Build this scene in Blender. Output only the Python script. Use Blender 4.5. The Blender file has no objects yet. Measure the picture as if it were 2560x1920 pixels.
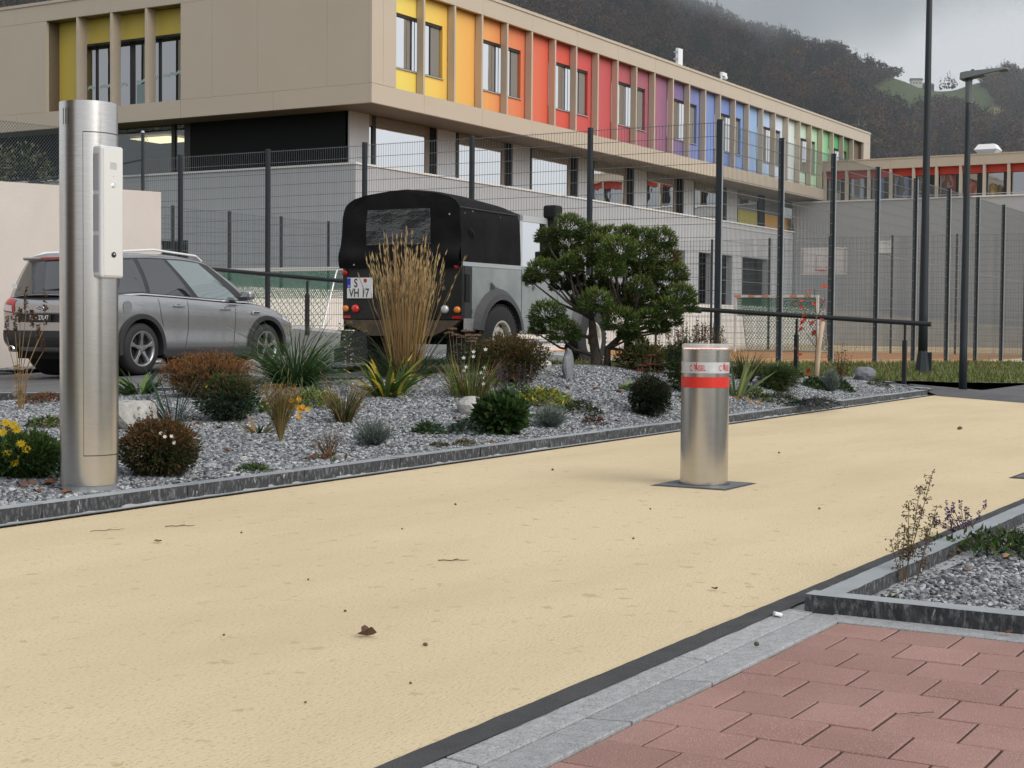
import bpy, bmesh, math, random
import numpy as np
from mathutils import Vector, Matrix, Quaternion, noise as mnoise
from mathutils.bvhtree import BVHTree
random.seed(7); rng = np.random.default_rng(7)
sc = bpy.context.scene
col = sc.collection
PI = math.pi
R = math.radians

# ------------------------------------------------------------------ camera
cam_d = bpy.data.cameras.new('camera'); cam = bpy.data.objects.new('camera', cam_d); col.objects.link(cam)
cam_d.sensor_width = 36.0; cam_d.lens = 53.86; cam_d.clip_start = .05; cam_d.clip_end = 9000
CAMZ = .92
def _n(v): return v / np.linalg.norm(v)
_X = _n(np.array([(3564-1280)/3830, -(829-960)/3830, -1.])); _Y = _n(np.array([(-5145-1280)/3830, -(756-960)/3830, -1.]))
_Y = _n(_Y - _X*np.dot(_X, _Y)); _Z = np.cross(_X, _Y)
_M = Matrix([list(_X), list(_Y), list(_Z)]).to_4x4(); _M.translation = (0, 0, CAMZ)
cam.matrix_world = _M
sc.camera = cam

# ------------------------------------------------------------------ world, sun, exposure
SUN_DIR = Vector((-.16, -.82, .58)).normalized()
w = bpy.data.worlds.new('World'); sc.world = w; w.use_nodes = True
nt = w.node_tree; nt.nodes.clear()
sky = nt.nodes.new('ShaderNodeTexSky'); sky.sky_type = 'NISHITA'; sky.sun_disc = False
sky.sun_elevation = math.asin(SUN_DIR.z); sky.sun_rotation = math.atan2(SUN_DIR.x, SUN_DIR.y)
sky.air_density = 1.0; sky.dust_density = 3.0; sky.ozone_density = 1.0
hs = nt.nodes.new('ShaderNodeHueSaturation'); hs.inputs['Saturation'].default_value = .16
mixw = nt.nodes.new('ShaderNodeMix'); mixw.data_type = 'RGBA'; mixw.inputs['Factor'].default_value = .62
mixw.inputs['B'].default_value = (6.4, 6.65, 7.0, 1)
bg = nt.nodes.new('ShaderNodeBackground'); bg.inputs['Strength'].default_value = .136
wo = nt.nodes.new('ShaderNodeOutputWorld')
nt.links.new(sky.outputs[0], hs.inputs['Color']); nt.links.new(hs.outputs[0], mixw.inputs['A'])
nt.links.new(mixw.outputs['Result'], bg.inputs['Color']); nt.links.new(bg.outputs[0], wo.inputs[0])
sl = bpy.data.lights.new('sun', 'SUN'); sl.energy = 1.9; sl.angle = R(50); sl.color = (1, .955, .89)
so = bpy.data.objects.new('sun', sl); col.objects.link(so)
so.rotation_euler = SUN_DIR.to_track_quat('Z', 'Y').to_euler()
vs = sc.view_settings; vs.view_transform = 'Standard'; vs.look = 'None'; vs.exposure = 0.0; vs.gamma = 1.0
vs.use_curve_mapping = False
sc.cycles.use_denoising = True
sc.cycles.max_bounces = 7; sc.cycles.volume_bounces = 5; sc.cycles.diffuse_bounces = 3; sc.cycles.glossy_bounces = 3; sc.cycles.transmission_bounces = 4; sc.cycles.transparent_max_bounces = 10
sc.cycles.use_adaptive_sampling = True; sc.cycles.adaptive_threshold = .02
sc.cycles.caustics_reflective = False; sc.cycles.caustics_refractive = False

# ------------------------------------------------------------------ helpers: objects
def tag(o, label=None, cat=None, group=None, kind=None):
    if label: o['label'] = label
    if cat: o['category'] = cat
    if group: o['group'] = group
    if kind: o['kind'] = kind
    return o
def empty(name, loc=(0, 0, 0), rz=0., label=None, cat=None, group=None):
    o = bpy.data.objects.new(name, None); col.objects.link(o); o.location = loc; o.rotation_euler = (0, 0, rz)
    o.empty_display_size = .2
    return tag(o, label, cat, group)
def link(o, parent=None):
    col.objects.link(o)
    if parent is not None: o.parent = parent
    return o
def copy_tree(o, parent=None):
    c = o.copy(); col.objects.link(c); c.parent = parent
    for ch in list(o.children): copy_tree(ch, c)
    return c
class MB:
    """collects faces; build() links them as one mesh object"""
    def __init__(s): s.v = []; s.f = []; s.m = []; s.sm = []; s.mi = 0; s.smooth = False
    def add(s, vs, fs):
        b = len(s.v); s.v += [tuple(p) for p in vs]
        for f in fs: s.f.append([b+i for i in f]); s.m.append(s.mi); s.sm.append(s.smooth)
        return s
    def box(s, x0, x1, y0, y1, z0, z1):
        s.add([(x0,y0,z0),(x1,y0,z0),(x1,y1,z0),(x0,y1,z0),(x0,y0,z1),(x1,y0,z1),(x1,y1,z1),(x0,y1,z1)],
              [(0,3,2,1),(4,5,6,7),(0,1,5,4),(1,2,6,5),(2,3,7,6),(3,0,4,7)]); return s
    def quad(s, a, b, c, d): return s.add([a, b, c, d], [(0, 1, 2, 3)])
    def prism(s, poly, h, axis='z', o=0.):
        """polygon extruded by h along axis from offset o; poly 2-D in the other two axes"""
        n = len(poly)
        def P(a, b, c): return (a, b, c) if axis == 'z' else ((a, c, b) if axis == 'y' else (c, a, b))
        vs = [P(p[0], p[1], o) for p in poly] + [P(p[0], p[1], o+h) for p in poly]
        fs = [list(range(n))[::-1], list(range(n, 2*n))] + [(i, (i+1) % n, n+(i+1) % n, n+i) for i in range(n)]
        return s.add(vs, fs)
    def tube(s, pts, r, n=6, cap=True):
        pts = [Vector(p) for p in pts]; rs = r if isinstance(r, (list, tuple)) else [r]*len(pts)
        vs = []; ref = None
        for i, p in enumerate(pts):
            t = (pts[min(i+1, len(pts)-1)] - pts[max(i-1, 0)]).normalized()
            if ref is None: ref = Vector((0, 0, 1)) if abs(t.z) < .9 else Vector((1, 0, 0))
            u = t.cross(ref)
            if u.length < 1e-5: u = t.orthogonal()
            u.normalize(); v = u.cross(t).normalized(); ref = v
            for k in range(n):
                a = 2*PI*k/n; vs.append(p + (u*math.cos(a) + v*math.sin(a))*rs[i])
        fs = [(i*n+k, i*n+(k+1) % n, (i+1)*n+(k+1) % n, (i+1)*n+k) for i in range(len(pts)-1) for k in range(n)]
        if cap: fs += [list(range(n))[::-1], list(range((len(pts)-1)*n, len(pts)*n))]
        return s.add(vs, fs)
    def lathe(s, prof, n=32, c=(0, 0, 0), axis='z', cap=True):
        vs = []
        for r, h in prof:
            for k in range(n):
                a = 2*PI*k/n; x, y = r*math.cos(a), r*math.sin(a)
                p = (x, y, h) if axis == 'z' else ((x, h, y) if axis == 'y' else (h, x, y))
                vs.append((p[0]+c[0], p[1]+c[1], p[2]+c[2]))
        fs = [(i*n+k, i*n+(k+1) % n, (i+1)*n+(k+1) % n, (i+1)*n+k) for i in range(len(prof)-1) for k in range(n)]
        if cap: fs += [list(range(n))[::-1], list(range((len(prof)-1)*n, len(prof)*n))]
        return s.add(vs, fs)
    def grid(s, fn, nu, nv, close_u=False):
        b = [fn(i/nu, j/nv) for i in range(nu+1) for j in range(nv+1)]
        return s.add(b, [(i*(nv+1)+j, (i+1)*(nv+1)+j, (i+1)*(nv+1)+j+1, i*(nv+1)+j+1) for i in range(nu) for j in range(nv)])
    def mesh(s, name, mats, off=None, recalc=True):
        me = bpy.data.meshes.new(name)
        vs = s.v if off is None else [(p[0]-off[0], p[1]-off[1], p[2]-off[2]) for p in s.v]
        me.from_pydata(vs, [], s.f)
        for m in (mats if isinstance(mats, (list, tuple)) else [mats]): me.materials.append(m)
        me.polygons.foreach_set('material_index', s.m); me.polygons.foreach_set('use_smooth', s.sm)
        if recalc:
            bm = bmesh.new(); bm.from_mesh(me); bmesh.ops.recalc_face_normals(bm, faces=bm.faces); bm.to_mesh(me); bm.free()
        me.update(); return me
    def build(s, name, mats, parent=None, world=False, bevel=0., recalc=True, seg=2):
        off = parent.location if (world and parent is not None) else None
        o = bpy.data.objects.new(name, s.mesh(name, mats, off, recalc)); link(o, parent)
        if bevel:
            b = o.modifiers.new('bevel', 'BEVEL'); b.width = bevel; b.segments = seg; b.limit_method = 'ANGLE'; b.angle_limit = R(40)
        return o
def box(name, m, parent, x0, x1, y0, y1, z0, z1, world=True, bevel=0.):
    return MB().box(x0, x1, y0, y1, z0, z1).build(name, m, parent, world, bevel)
def struct(o): o['kind'] = 'structure'; return o

# ------------------------------------------------------------------ helpers: materials
def _nd(nt, t, **kw):
    n = nt.nodes.new(t)
    for k, v in kw.items(): setattr(n, k, v)
    return n
def srgb(r, g, b):
    f = lambda c: (c/255/12.92) if c <= 10.3 else ((c/255+.055)/1.055)**2.4
    return (f(r), f(g), f(b))
def mat(name, c, rough=.6, metal=0., c2=None, scale=5., thr=None, bump=0., bscale=60., spec=.5, speck=None, sscale=200., sthr=.7,
        stretch=(1, 1, 1), coat=0., obj=False, detail=4., speck2=None, s2scale=8., s2thr=.66, emit=None, estr=0., aniso=0., sstretch=(1,1,1), rvar=0., alpha=1.):
    m = bpy.data.materials.new(name); m.use_nodes = True; nt = m.node_tree; b = nt.nodes['Principled BSDF']
    b.inputs['Roughness'].default_value = rough; b.inputs['Metallic'].default_value = metal
    b.inputs['Specular IOR Level'].default_value = spec; b.inputs['Coat Weight'].default_value = coat
    if coat: b.inputs['Coat Roughness'].default_value = .05
    b.inputs['Anisotropic'].default_value = aniso; b.inputs['Alpha'].default_value = alpha
    b.inputs['Base Color'].default_value = (*c, 1)
    L = nt.links.new
    if emit: b.inputs['Emission Color'].default_value = (*emit, 1); b.inputs['Emission Strength'].default_value = estr
    if c2 or bump or speck or speck2 or rvar:
        if obj: src = _nd(nt, 'ShaderNodeTexCoord').outputs['Object']
        else: src = _nd(nt, 'ShaderNodeNewGeometry').outputs['Position']
        def tex(sca, st, det=4., rgh=.6):
            mp = _nd(nt, 'ShaderNodeMapping'); mp.inputs['Scale'].default_value = st; L(src, mp.inputs['Vector'])
            t = _nd(nt, 'ShaderNodeTexNoise'); t.inputs['Scale'].default_value = sca; t.inputs['Detail'].default_value = det
            t.inputs['Roughness'].default_value = rgh; L(mp.outputs[0], t.inputs['Vector']); return t.outputs['Fac']
        cur = None
        def mixc(fac, A, B):
            x = _nd(nt, 'ShaderNodeMix', data_type='RGBA'); L(fac, x.inputs['Factor'])
            if isinstance(A, tuple): x.inputs['A'].default_value = (*A, 1)
            else: L(A, x.inputs['A'])
            x.inputs['B'].default_value = (*B, 1); return x.outputs['Result']
        def ramp(fac, lo, hi):
            r = _nd(nt, 'ShaderNodeMapRange'); r.inputs['From Min'].default_value = lo; r.inputs['From Max'].default_value = hi
            L(fac, r.inputs['Value']); return r.outputs['Result']
        cur = c
        if c2:
            lo, hi = thr or (.35, .65); cur = mixc(ramp(tex(scale, stretch, detail), lo, hi), cur, c2)
        if speck: cur = mixc(ramp(tex(sscale, sstretch, 2.), sthr, sthr+.06), cur, speck)
        if speck2: cur = mixc(ramp(tex(s2scale, (1, 1, 1), 5., .65), s2thr, s2thr+.05), cur, speck2)
        if not isinstance(cur, tuple): L(cur, b.inputs['Base Color'])
        if rvar:
            r = _nd(nt, 'ShaderNodeMapRange'); r.inputs['To Min'].default_value = rough-rvar; r.inputs['To Max'].default_value = rough+rvar
            L(tex(scale*1.7, stretch), r.inputs['Value']); L(r.outputs[0], b.inputs['Roughness'])
        if bump:
            bp = _nd(nt, 'ShaderNodeBump'); bp.inputs['Strength'].default_value = min(1., bump); bp.inputs['Distance'].default_value = .004*max(1, bump)
            L(tex(bscale, stretch, 5.), bp.inputs['Height']); L(bp.outputs[0], b.inputs['Normal'])
    return m
def set_bump_dist(m, d):
    for n in m.node_tree.nodes:
        if n.type == 'BUMP': n.inputs['Distance'].default_value = d
    return m
def foliage_mat(name, rough=.55, trans=.25):
    m = bpy.data.materials.new(name); m.use_nodes = True; nt = m.node_tree; b = nt.nodes['Principled BSDF']
    a = _nd(nt, 'ShaderNodeAttribute', attribute_name='Col'); nt.links.new(a.outputs['Color'], b.inputs['Base Color'])
    b.inputs['Roughness'].default_value = rough; b.inputs['Specular IOR Level'].default_value = .25
    if trans:
        tr = _nd(nt, 'ShaderNodeBsdfTranslucent'); nt.links.new(a.outputs['Color'], tr.inputs['Color'])
        mx = _nd(nt, 'ShaderNodeMixShader'); mx.inputs[0].default_value = trans
        nt.links.new(b.outputs[0], mx.inputs[1]); nt.links.new(tr.outputs[0], mx.inputs[2])
        nt.links.new(mx.outputs[0], nt.nodes['Material Output'].inputs['Surface'])
    return m
def glass_mat(name, tint, refl=.5, rough=.02, see=0.):
    """glazing: mirror-coated share refl over a tinted body; see = share looked through"""
    m = bpy.data.materials.new(name); m.use_nodes = True; nt = m.node_tree; b = nt.nodes['Principled BSDF']
    b.inputs['Base Color'].default_value = (*tint, 1); b.inputs['Roughness'].default_value = rough; b.inputs['Specular IOR Level'].default_value = .8
    L = nt.links.new; out = nt.nodes['Material Output'].inputs['Surface']; cur = b.outputs[0]
    if see:
        tr = _nd(nt, 'ShaderNodeBsdfTransparent'); tr.inputs[0].default_value = (.85, .92, .9, 1)
        x = _nd(nt, 'ShaderNodeMixShader'); x.inputs[0].default_value = see; L(cur, x.inputs[1]); L(tr.outputs[0], x.inputs[2]); cur = x.outputs[0]
    if refl:
        g = _nd(nt, 'ShaderNodeBsdfGlossy'); g.inputs['Roughness'].default_value = rough; g.inputs['Color'].default_value = (.93, .95, .97, 1)
        nz = _nd(nt, 'ShaderNodeTexNoise'); nz.inputs['Scale'].default_value = .8; gp = _nd(nt, 'ShaderNodeNewGeometry'); L(gp.outputs['Position'], nz.inputs['Vector'])
        bp = _nd(nt, 'ShaderNodeBump'); bp.inputs['Strength'].default_value = .35; bp.inputs['Distance'].default_value = .02; L(nz.outputs['Fac'], bp.inputs['Height']); L(bp.outputs[0], g.inputs['Normal'])
        x = _nd(nt, 'ShaderNodeMixShader'); x.inputs[0].default_value = refl; L(cur, x.inputs[1]); L(g.outputs[0], x.inputs[2]); cur = x.outputs[0]
    L(cur, out); return m

M = {}
M['sand'] = mat('sand_resin', (.66, .545, .36), .85, c2=(.575, .465, .295), scale=1.1, thr=(.40, .72), stretch=(.35, 1., 1), bump=.9, bscale=120, speck=(.49, .39, .235), sscale=75, sthr=.585, sstretch=(1, 1.4, 1), speck2=(.50, .395, .225), s2scale=11, s2thr=.61, spec=.2)
M['asphalt'] = mat('asphalt_lot', (.115, .113, .118), .85, c2=(.155, .152, .150), scale=1.2, bump=.9, bscale=160, speck=(.26, .26, .26), sscale=220, sthr=.64, spec=.3)
M['asphalt_dark'] = mat('asphalt_new', (.040, .040, .043), .75, c2=(.06, .06, .062), scale=6, bump=1., bscale=130, speck=(.10, .10, .10), sscale=260, sthr=.62, spec=.4)
M['asphalt_path'] = mat('asphalt_path', (.085, .083, .088), .8, c2=(.11, .108, .112), scale=2, bump=.6, bscale=90)
M['granite'] = mat('granite_flamed', (.29, .295, .30), .8, c2=(.37, .375, .385), scale=26, bump=.4, bscale=220, speck=(.17, .175, .18), sscale=170, sthr=.57, speck2=(.44, .445, .45), s2scale=60, s2thr=.60)
M['kerb_top'] = mat('kerb_sawn', (.27, .295, .315), .6, c2=(.34, .36, .375), scale=6, bump=.2, bscale=200, speck=(.2, .21, .22), sscale=300, sthr=.62)
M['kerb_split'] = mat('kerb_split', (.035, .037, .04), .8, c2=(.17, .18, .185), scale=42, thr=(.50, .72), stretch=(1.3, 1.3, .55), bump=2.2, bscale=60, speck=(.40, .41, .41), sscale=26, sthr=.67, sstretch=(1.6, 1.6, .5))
M['mortar'] = mat('mortar', (.40, .405, .41), .9, c2=(.30, .305, .31), scale=14, bump=1.5, bscale=70)
M['paver'] = mat('red_paver', (.365, .218, .188), .9, c2=(.31, .178, .152), scale=2.2, bump=1., bscale=260, speck=(.58, .41, .36), sscale=330, sthr=.59, speck2=(.20, .10, .08), s2scale=3.0, s2thr=.70, spec=.2)
M['joint'] = mat('paver_joint_sand', (.05, .032, .026), .95)
M['gravel_base'] = mat('gravel_base', (.25, .26, .275), .95, c2=(.16, .165, .175), scale=70, bump=2, bscale=90, speck=(.5, .51, .53), sscale=75, sthr=.58)
M['soil'] = mat('meadow_ground', (.10, .12, .045), .95, c2=(.10, .09, .05), scale=.08)
M['court'] = mat('court_orange', (.48, .23, .075), .85, c2=(.44, .20, .065), scale=.5, bump=.4, bscale=80)
M['court_edge'] = mat('court_light', (.62, .46, .25), .85)
M['court_yellow'] = mat('court_yellow', (.72, .55, .06), .8)
M['concrete'] = mat('concrete', (.44, .44, .435), .85, c2=(.37, .37, .365), scale=1.4, bump=.4, bscale=40)
M['concrete_light'] = mat('concrete_light', (.62, .61, .59), .85, c2=(.56, .55, .53), scale=1.0, bump=.3, bscale=40)
M['render_beige'] = mat('render_beige', (.60, .54, .495), .9, c2=(.55, .495, .45), scale=.9, bump=1.2, bscale=38)
M['white'] = mat('white_paint', (.78, .78, .78), .5)
M['trim_white'] = mat('white_trim', (.70, .70, .695), .45)
M['steel'] = mat('brushed_steel', (.62, .605, .585), .24, 1., c2=(.55, .535, .515), scale=30, stretch=(.3, .3, 14), aniso=.55, rvar=.07)
M['steel_panel'] = mat('brushed_plate', (.86, .84, .80), .42, .85)
M['steel_dark'] = mat('steel_shadow', (.03, .03, .03), .6)
M['clear_plastic'] = mat('clear_housing', (.58, .58, .60), .16, 0., spec=.6, coat=.4)
M['plastic_grey'] = mat('housing_inner', (.36, .36, .39), .35, 0., spec=.6)
M['black_gloss'] = mat('black_gloss', (.012, .012, .013), .1)
M['red_reflex'] = mat('red_reflective', (.60, .022, .012), .35, 0., c2=(.53, .02, .012), scale=40, spec=.6, obj=True)
M['silver_reflex'] = mat('silver_reflective', (.60, .615, .64), .35, .35, c2=(.50, .515, .55), scale=24, stretch=(1, 1, 3), spec=.6, obj=True)
M['logo_red'] = mat('logo_red', (.50, .02, .02), .5)
M['anthracite'] = mat('anthracite_steel', (.022, .028, .033), .5, spec=.35)
M['wire'] = mat('anthracite_wire', (.085, .10, .11), .4, spec=.6)
M['lamp_grey'] = mat('lamp_head_grey', (.14, .155, .16), .45, .2)
M['galv'] = mat('galvanised', (.50, .52, .53), .4, .6)
M['rail_black'] = mat('black_rail', (.014, .014, .016), .4)
M['bronze'] = mat('bronze_cladding', (.50, .43, .345), .5, .15, c2=(.485, .415, .33), scale=.6, spec=.5)
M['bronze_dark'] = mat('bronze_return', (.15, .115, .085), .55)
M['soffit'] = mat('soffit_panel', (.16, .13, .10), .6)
M['dark_panel'] = mat('black_panel', (.007, .008, .009), .6, spec=.15)
M['frame'] = mat('window_frame', (.018, .018, .019), .45)
M['glass'] = glass_mat('facade_glass', (.02, .025, .028), .93)
M['glass_left'] = glass_mat('side_glass', (.03, .04, .045), .30)  # mirrors less, in place of a dark hillside reflected in the end wall
M['glass_see'] = glass_mat('clear_glazing', (.02, .025, .025), .07, see=.85)
M['interior'] = mat('room_brown', (.16, .12, .085), .8)
M['ceiling_lamp'] = mat('ceiling_lamp', (.8, .7, .5), .5, emit=(1., .80, .52), estr=2.2)
M['dark_strip'] = mat('dark_strip', (.20, .19, .175), .7)  # tone of the painted fin reflections; the transoms share it
M['rubber'] = mat('tyre_rubber', (.018, .018, .019), .75, bump=.3, bscale=80, obj=True)
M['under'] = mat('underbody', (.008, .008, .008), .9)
M['carpaint'] = mat('grey_metallic_paint', (.40, .40, .41), .25, .8, coat=1., c2=(.42, .42, .43), scale=3, obj=True)
M['cladding'] = mat('car_cladding', (.028, .028, .030), .55)
M['chrome'] = mat('chrome', (.80, .80, .81), .12, 1.)
M['alloy'] = mat('alloy_wheel', (.42, .42, .43), .3, .9)
M['carglass'] = glass_mat('tinted_glass', (.012, .013, .015), .10)
M['carglass_clear'] = glass_mat('car_door_glass', (.10, .14, .14), .22)
M['lamp_red'] = mat('red_lens', (.42, .012, .010), .15, coat=.6)
M['lamp_red_lit'] = mat('red_lens_bright', (.65, .03, .02), .15, coat=.6)
M['lamp_amber'] = mat('amber_lens', (.70, .20, .02), .15, coat=.6)
M['lamp_clear'] = mat('clear_lens', (.62, .63, .65), .15, .3, coat=.6)
M['plate_white'] = mat('number_plate', (.74, .74, .73), .4)
M['plate_black'] = mat('black_plate', (.012, .012, .013), .4)
M['plate_blue'] = mat('plate_blue', (.01, .04, .42), .4)
M['letter_black'] = mat('letter_black', (.01, .01, .01), .5)
M['letter_white'] = mat('letter_white', (.78, .78, .78), .5)
M['canvas'] = mat('black_canvas', (.007, .007, .008), .85, spec=.15, c2=(.012, .012, .013), scale=3, bump=.6, bscale=5, obj=True)
M['canvas'] = set_bump_dist(M['canvas'], .03)
M['vinyl'] = mat('clear_vinyl', (.02, .021, .023), .06, spec=1., bump=1., bscale=3.2, obj=True, stretch=(1, 1, 2.2)); set_bump_dist(M['vinyl'], .035)
M['rover_paint'] = mat('worn_silver_green_paint', (.30, .325, .32), .33, .25, c2=(.205, .235, .235), scale=1.6, obj=True, coat=.5, speck2=(.025, .03, .028), s2scale=2.3, s2thr=.60, bump=.35, bscale=2.2)
set_bump_dist(M['rover_paint'], .03)
M['rover_black'] = mat('black_green_paint', (.010, .012, .010), .42, spec=.3, c2=(.018, .02, .017), scale=4, obj=True, coat=.2, bump=.3, bscale=4)
M['rust'] = mat('rusty_crossmember', (.05, .038, .028), .8, c2=(.11, .075, .045), scale=9, obj=True)
M['chequer'] = mat('chequer_plate', (.42, .42, .41), .4, .7, c2=(.30, .30, .29), scale=30, obj=True)
M['flap'] = mat('mud_flap', (.026, .027, .030), .75, spec=.3, c2=(.036, .037, .041), scale=6, obj=True)
M['wheel_cream'] = mat('cream_steel_wheel', (.58, .54, .47), .5, c2=(.30, .24, .17), scale=6, thr=(.58, .75), obj=True)
M['arch'] = mat('grey_plastic_arch', (.062, .063, .067), .6)
M['foliage'] = foliage_mat('foliage')
M['needles'] = foliage_mat('needles', .6, .15)
M['forest'] = foliage_mat('forest', .9, 0.)
M['bark'] = mat('pine_bark', (.055, .042, .034), .9, c2=(.095, .075, .06), scale=22, bump=2, bscale=50, obj=True)
M['twig'] = mat('twig', (.12, .085, .055), .9)
M['barktree'] = mat('bare_bark', (.12, .105, .09), .9)
M['wood'] = mat('raw_timber', (.52, .40, .28), .75, c2=(.42, .31, .21), scale=8, stretch=(3, 3, .4), obj=True)
M['rock_light'] = mat('light_limestone', (.47, .46, .445), .9, c2=(.27, .25, .22), scale=7, bump=4, bscale=12, speck=(.13, .12, .11), sscale=16, sthr=.60, obj=True)
M['rock_grey'] = mat('grey_slate_rock', (.13, .14, .155), .85, c2=(.22, .23, .245), scale=5, bump=2, bscale=16, speck=(.60, .61, .62), sscale=6, sthr=.63, obj=True)
M['roof_grey'] = mat('roof_grey', (.20, .20, .21), .8)
# ================================================================== the ground
def yk(x): return 5.37+.0205*(x-4.6) if x < 20.8 else 5.702+(x-20.8)*.85
def yr(x): return float(np.interp(x, [0, 9.9, 12.9, 20, 22.2], [21.6, 12.0, 9.1, 8.0, 6.95]))
def zlot(x, y): return min(.36, max(.02, .195+.0339*x-.0354*y))
def bump_m(x): return float(np.interp(x, [3, 8, 11, 14.5, 16.5, 18.5, 20.9], [.03, .10, .2, .28, .2, .09, .03]))
def hb(x, y):
    a = yk(x)+.19; b = max(a+.05, yr(x)); s = min(1, max(0, (y-a)/(b-a)))
    ze = zlot(x, b) if x < 14 else float(np.interp(x, [14, 17, 22.2], [.33, .27, .17]))
    return .062+(ze-.062)*s+bump_m(x)*math.sin(PI*s)
def zcourt(x): return max(.03, .67-.0155*x)

def sheet(name, m, pts):
    return struct(MB().add(pts, [list(range(len(pts)))]).build(name, m, recalc=False))
def lattice(name, m, fn, nu, nv):
    b = MB(); b.smooth = True; b.grid(fn, nu, nv); return struct(b.build(name, m))
sheet('ground', M['soil'], [(-3000, -3000, -.35), (3000, -3000, -.35), (3000, 3000, -.35), (-3000, 3000, -.35)])
sheet('road', M['sand'], [(-6, 1.79, 0), (17.4, 1.79, 0), (20.95, 5.70, 0), (12, 5.53, 0), (-6, 5.16, 0)])
# dark asphalt joint along the right edge of the road, ragged on the slab side
def ragged(name, m, x0, x1, y0f, y1f, z, amp, step=.03, both=False):
    b = MB(); n = int((x1-x0)/step); p = []
    for i in range(n+1):
        x = x0+(x1-x0)*i/n; r = amp*(mnoise.noise(Vector((x*9, 3.3, z*50)))+.6*mnoise.noise(Vector((x*31, 1.3, 2))))
        r2 = (amp*.6*mnoise.noise(Vector((x*13, 9.3, z*50)))) if both else 0
        p.append(((x, y0f(x)+r, z), (x, y1f(x)+r2, z)))
    for i in range(n): b.add([p[i][0], p[i+1][0], p[i+1][1], p[i][1]], [(0, 1, 2, 3)])
    return struct(b.build(name, m, recalc=False))
ragged('asphalt_joint', M['asphalt_dark'], -3, 15.5, lambda x: 1.752, lambda x: 1.833, .006, .006, both=True)
ragged('mortar_joint', M['mortar'], 1, 20.7, lambda x: yk(x)+.012, lambda x: yk(x)+.12, .005, .004)
ragged('asphalt_seam', M['asphalt_dark'], 1, 20.7, lambda x: yk(x)-.004, lambda x: yk(x)+.020, .009, .005, both=True)
# splashes of mortar climbing the foot of the kerb
b = MB()
for i in range(90):
    x = 3.5+17*random.random(); wd = .03+.09*random.random(); h = .008+.016*random.random()**2
    y = yk(x)+.088
    b.add([(x-wd, y-.02, .004), (x+wd, y-.02, .004), (x+wd*.7, y, h*.7), (x, y-.001, h), (x-wd*.7, y, h*.6)], [(0, 1, 2, 3, 4)])
tag(b.build('mortar_splashes', M['mortar']), 'pale mortar smeared along the foot of the left kerb', 'mortar', kind='stuff')
# path of dark asphalt at the end of the road
sheet('path', M['asphalt_path'], [(20.6, 5.60, .004), (17.0, 1.4, .004), (16, -6, .004), (40, -6, .02), (26.5, 5.2, .05), (24.3, 5.25, .055), (21.75, 5.3, .05), (22.3, 6.5, .09)])
# kerbs: one stone after another
def kerb_stone_mesh(L, w, h, seed):
    b = MB(); r = random.Random(seed); n = int(L/.045)
    # front and back faces rough, top sawn
    def edge(y, z, a): return [(L*i/n, y+r.uniform(-a, a), z) for i in range(n+1)]
    f0 = edge(0, -.12, .004); f1 = edge(0, h*.45, .006); f2 = edge(0, h, .0025); t2 = edge(w, h, .002); k0 = edge(w, -.12, .004)
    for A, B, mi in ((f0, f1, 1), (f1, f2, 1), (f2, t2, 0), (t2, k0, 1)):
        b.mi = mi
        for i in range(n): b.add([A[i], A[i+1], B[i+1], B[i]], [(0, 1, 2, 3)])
    b.mi = 1
    for i in (0, n): b.add([f0[i], f1[i], f2[i], t2[i], k0[i]], [(0, 1, 2, 3, 4)])
    return b.mesh('kerb_stone', [M['kerb_top'], M['kerb_split']])
kmeshes = [kerb_stone_mesh(.992, .105, .072, s) for s in range(4)]
def kerb_run(name, p0, p1, zf, meshes, L=1.0, label=None, start=0.):
    e = struct(empty(name, (p0[0], p0[1], 0)))
    d = Vector((p1[0]-p0[0], p1[1]-p0[1])); n = max(1, int(round(d.length/L))); a = math.atan2(d.y, d.x); sx = d.length/n/L
    for i in range(n):
        o = bpy.data.objects.new('kerb_stone', meshes[(i*7+int(p0[0]*3)) % len(meshes)]); link(o, e)
        x = d.x*i/n; y = d.y*i/n
        o.location = (x, y, zf(p0[0]+x, p0[1]+y)+random.uniform(-.003, .002)); o.rotation_euler = (0, 0, a+random.uniform(-.002, .002)); o.scale = (sx, 1, 1)
    return e
kerb_run('kerb', (1.0, yk(1)+.085), (20.75, yk(20.75)+.085), lambda x, y: 0, kmeshes)
kerb_run('kerb', (20.79, 5.80), (22.1, 6.84), lambda x, y: .02+.05*(x-20.8), kmeshes, .5)
kerb_run('kerb', (22.12, 6.9), (19.9, 8.05), lambda x, y: hb(x, y)-.05, kmeshes)
kerb_run('kerb', (12.85, 9.20), (5.5, 16.3), lambda x, y: zlot(x, y)-.01, kmeshes)
# small planted bed on the right, sawn kerb with broken faces
kr = [kerb_stone_mesh(.998, .088, .052, s+9) for s in range(3)]
kerb_run('kerb', (4.715, -1.5), (4.715, 1.70), lambda x, y: 0, [kerb_stone_mesh(1.0, -.088, .056, 21)], 1.0)
kerb_run('kerb', (4.715+.089, 1.612), (14.7, 1.612), lambda x, y: -.004, kr, 1.0)
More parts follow.
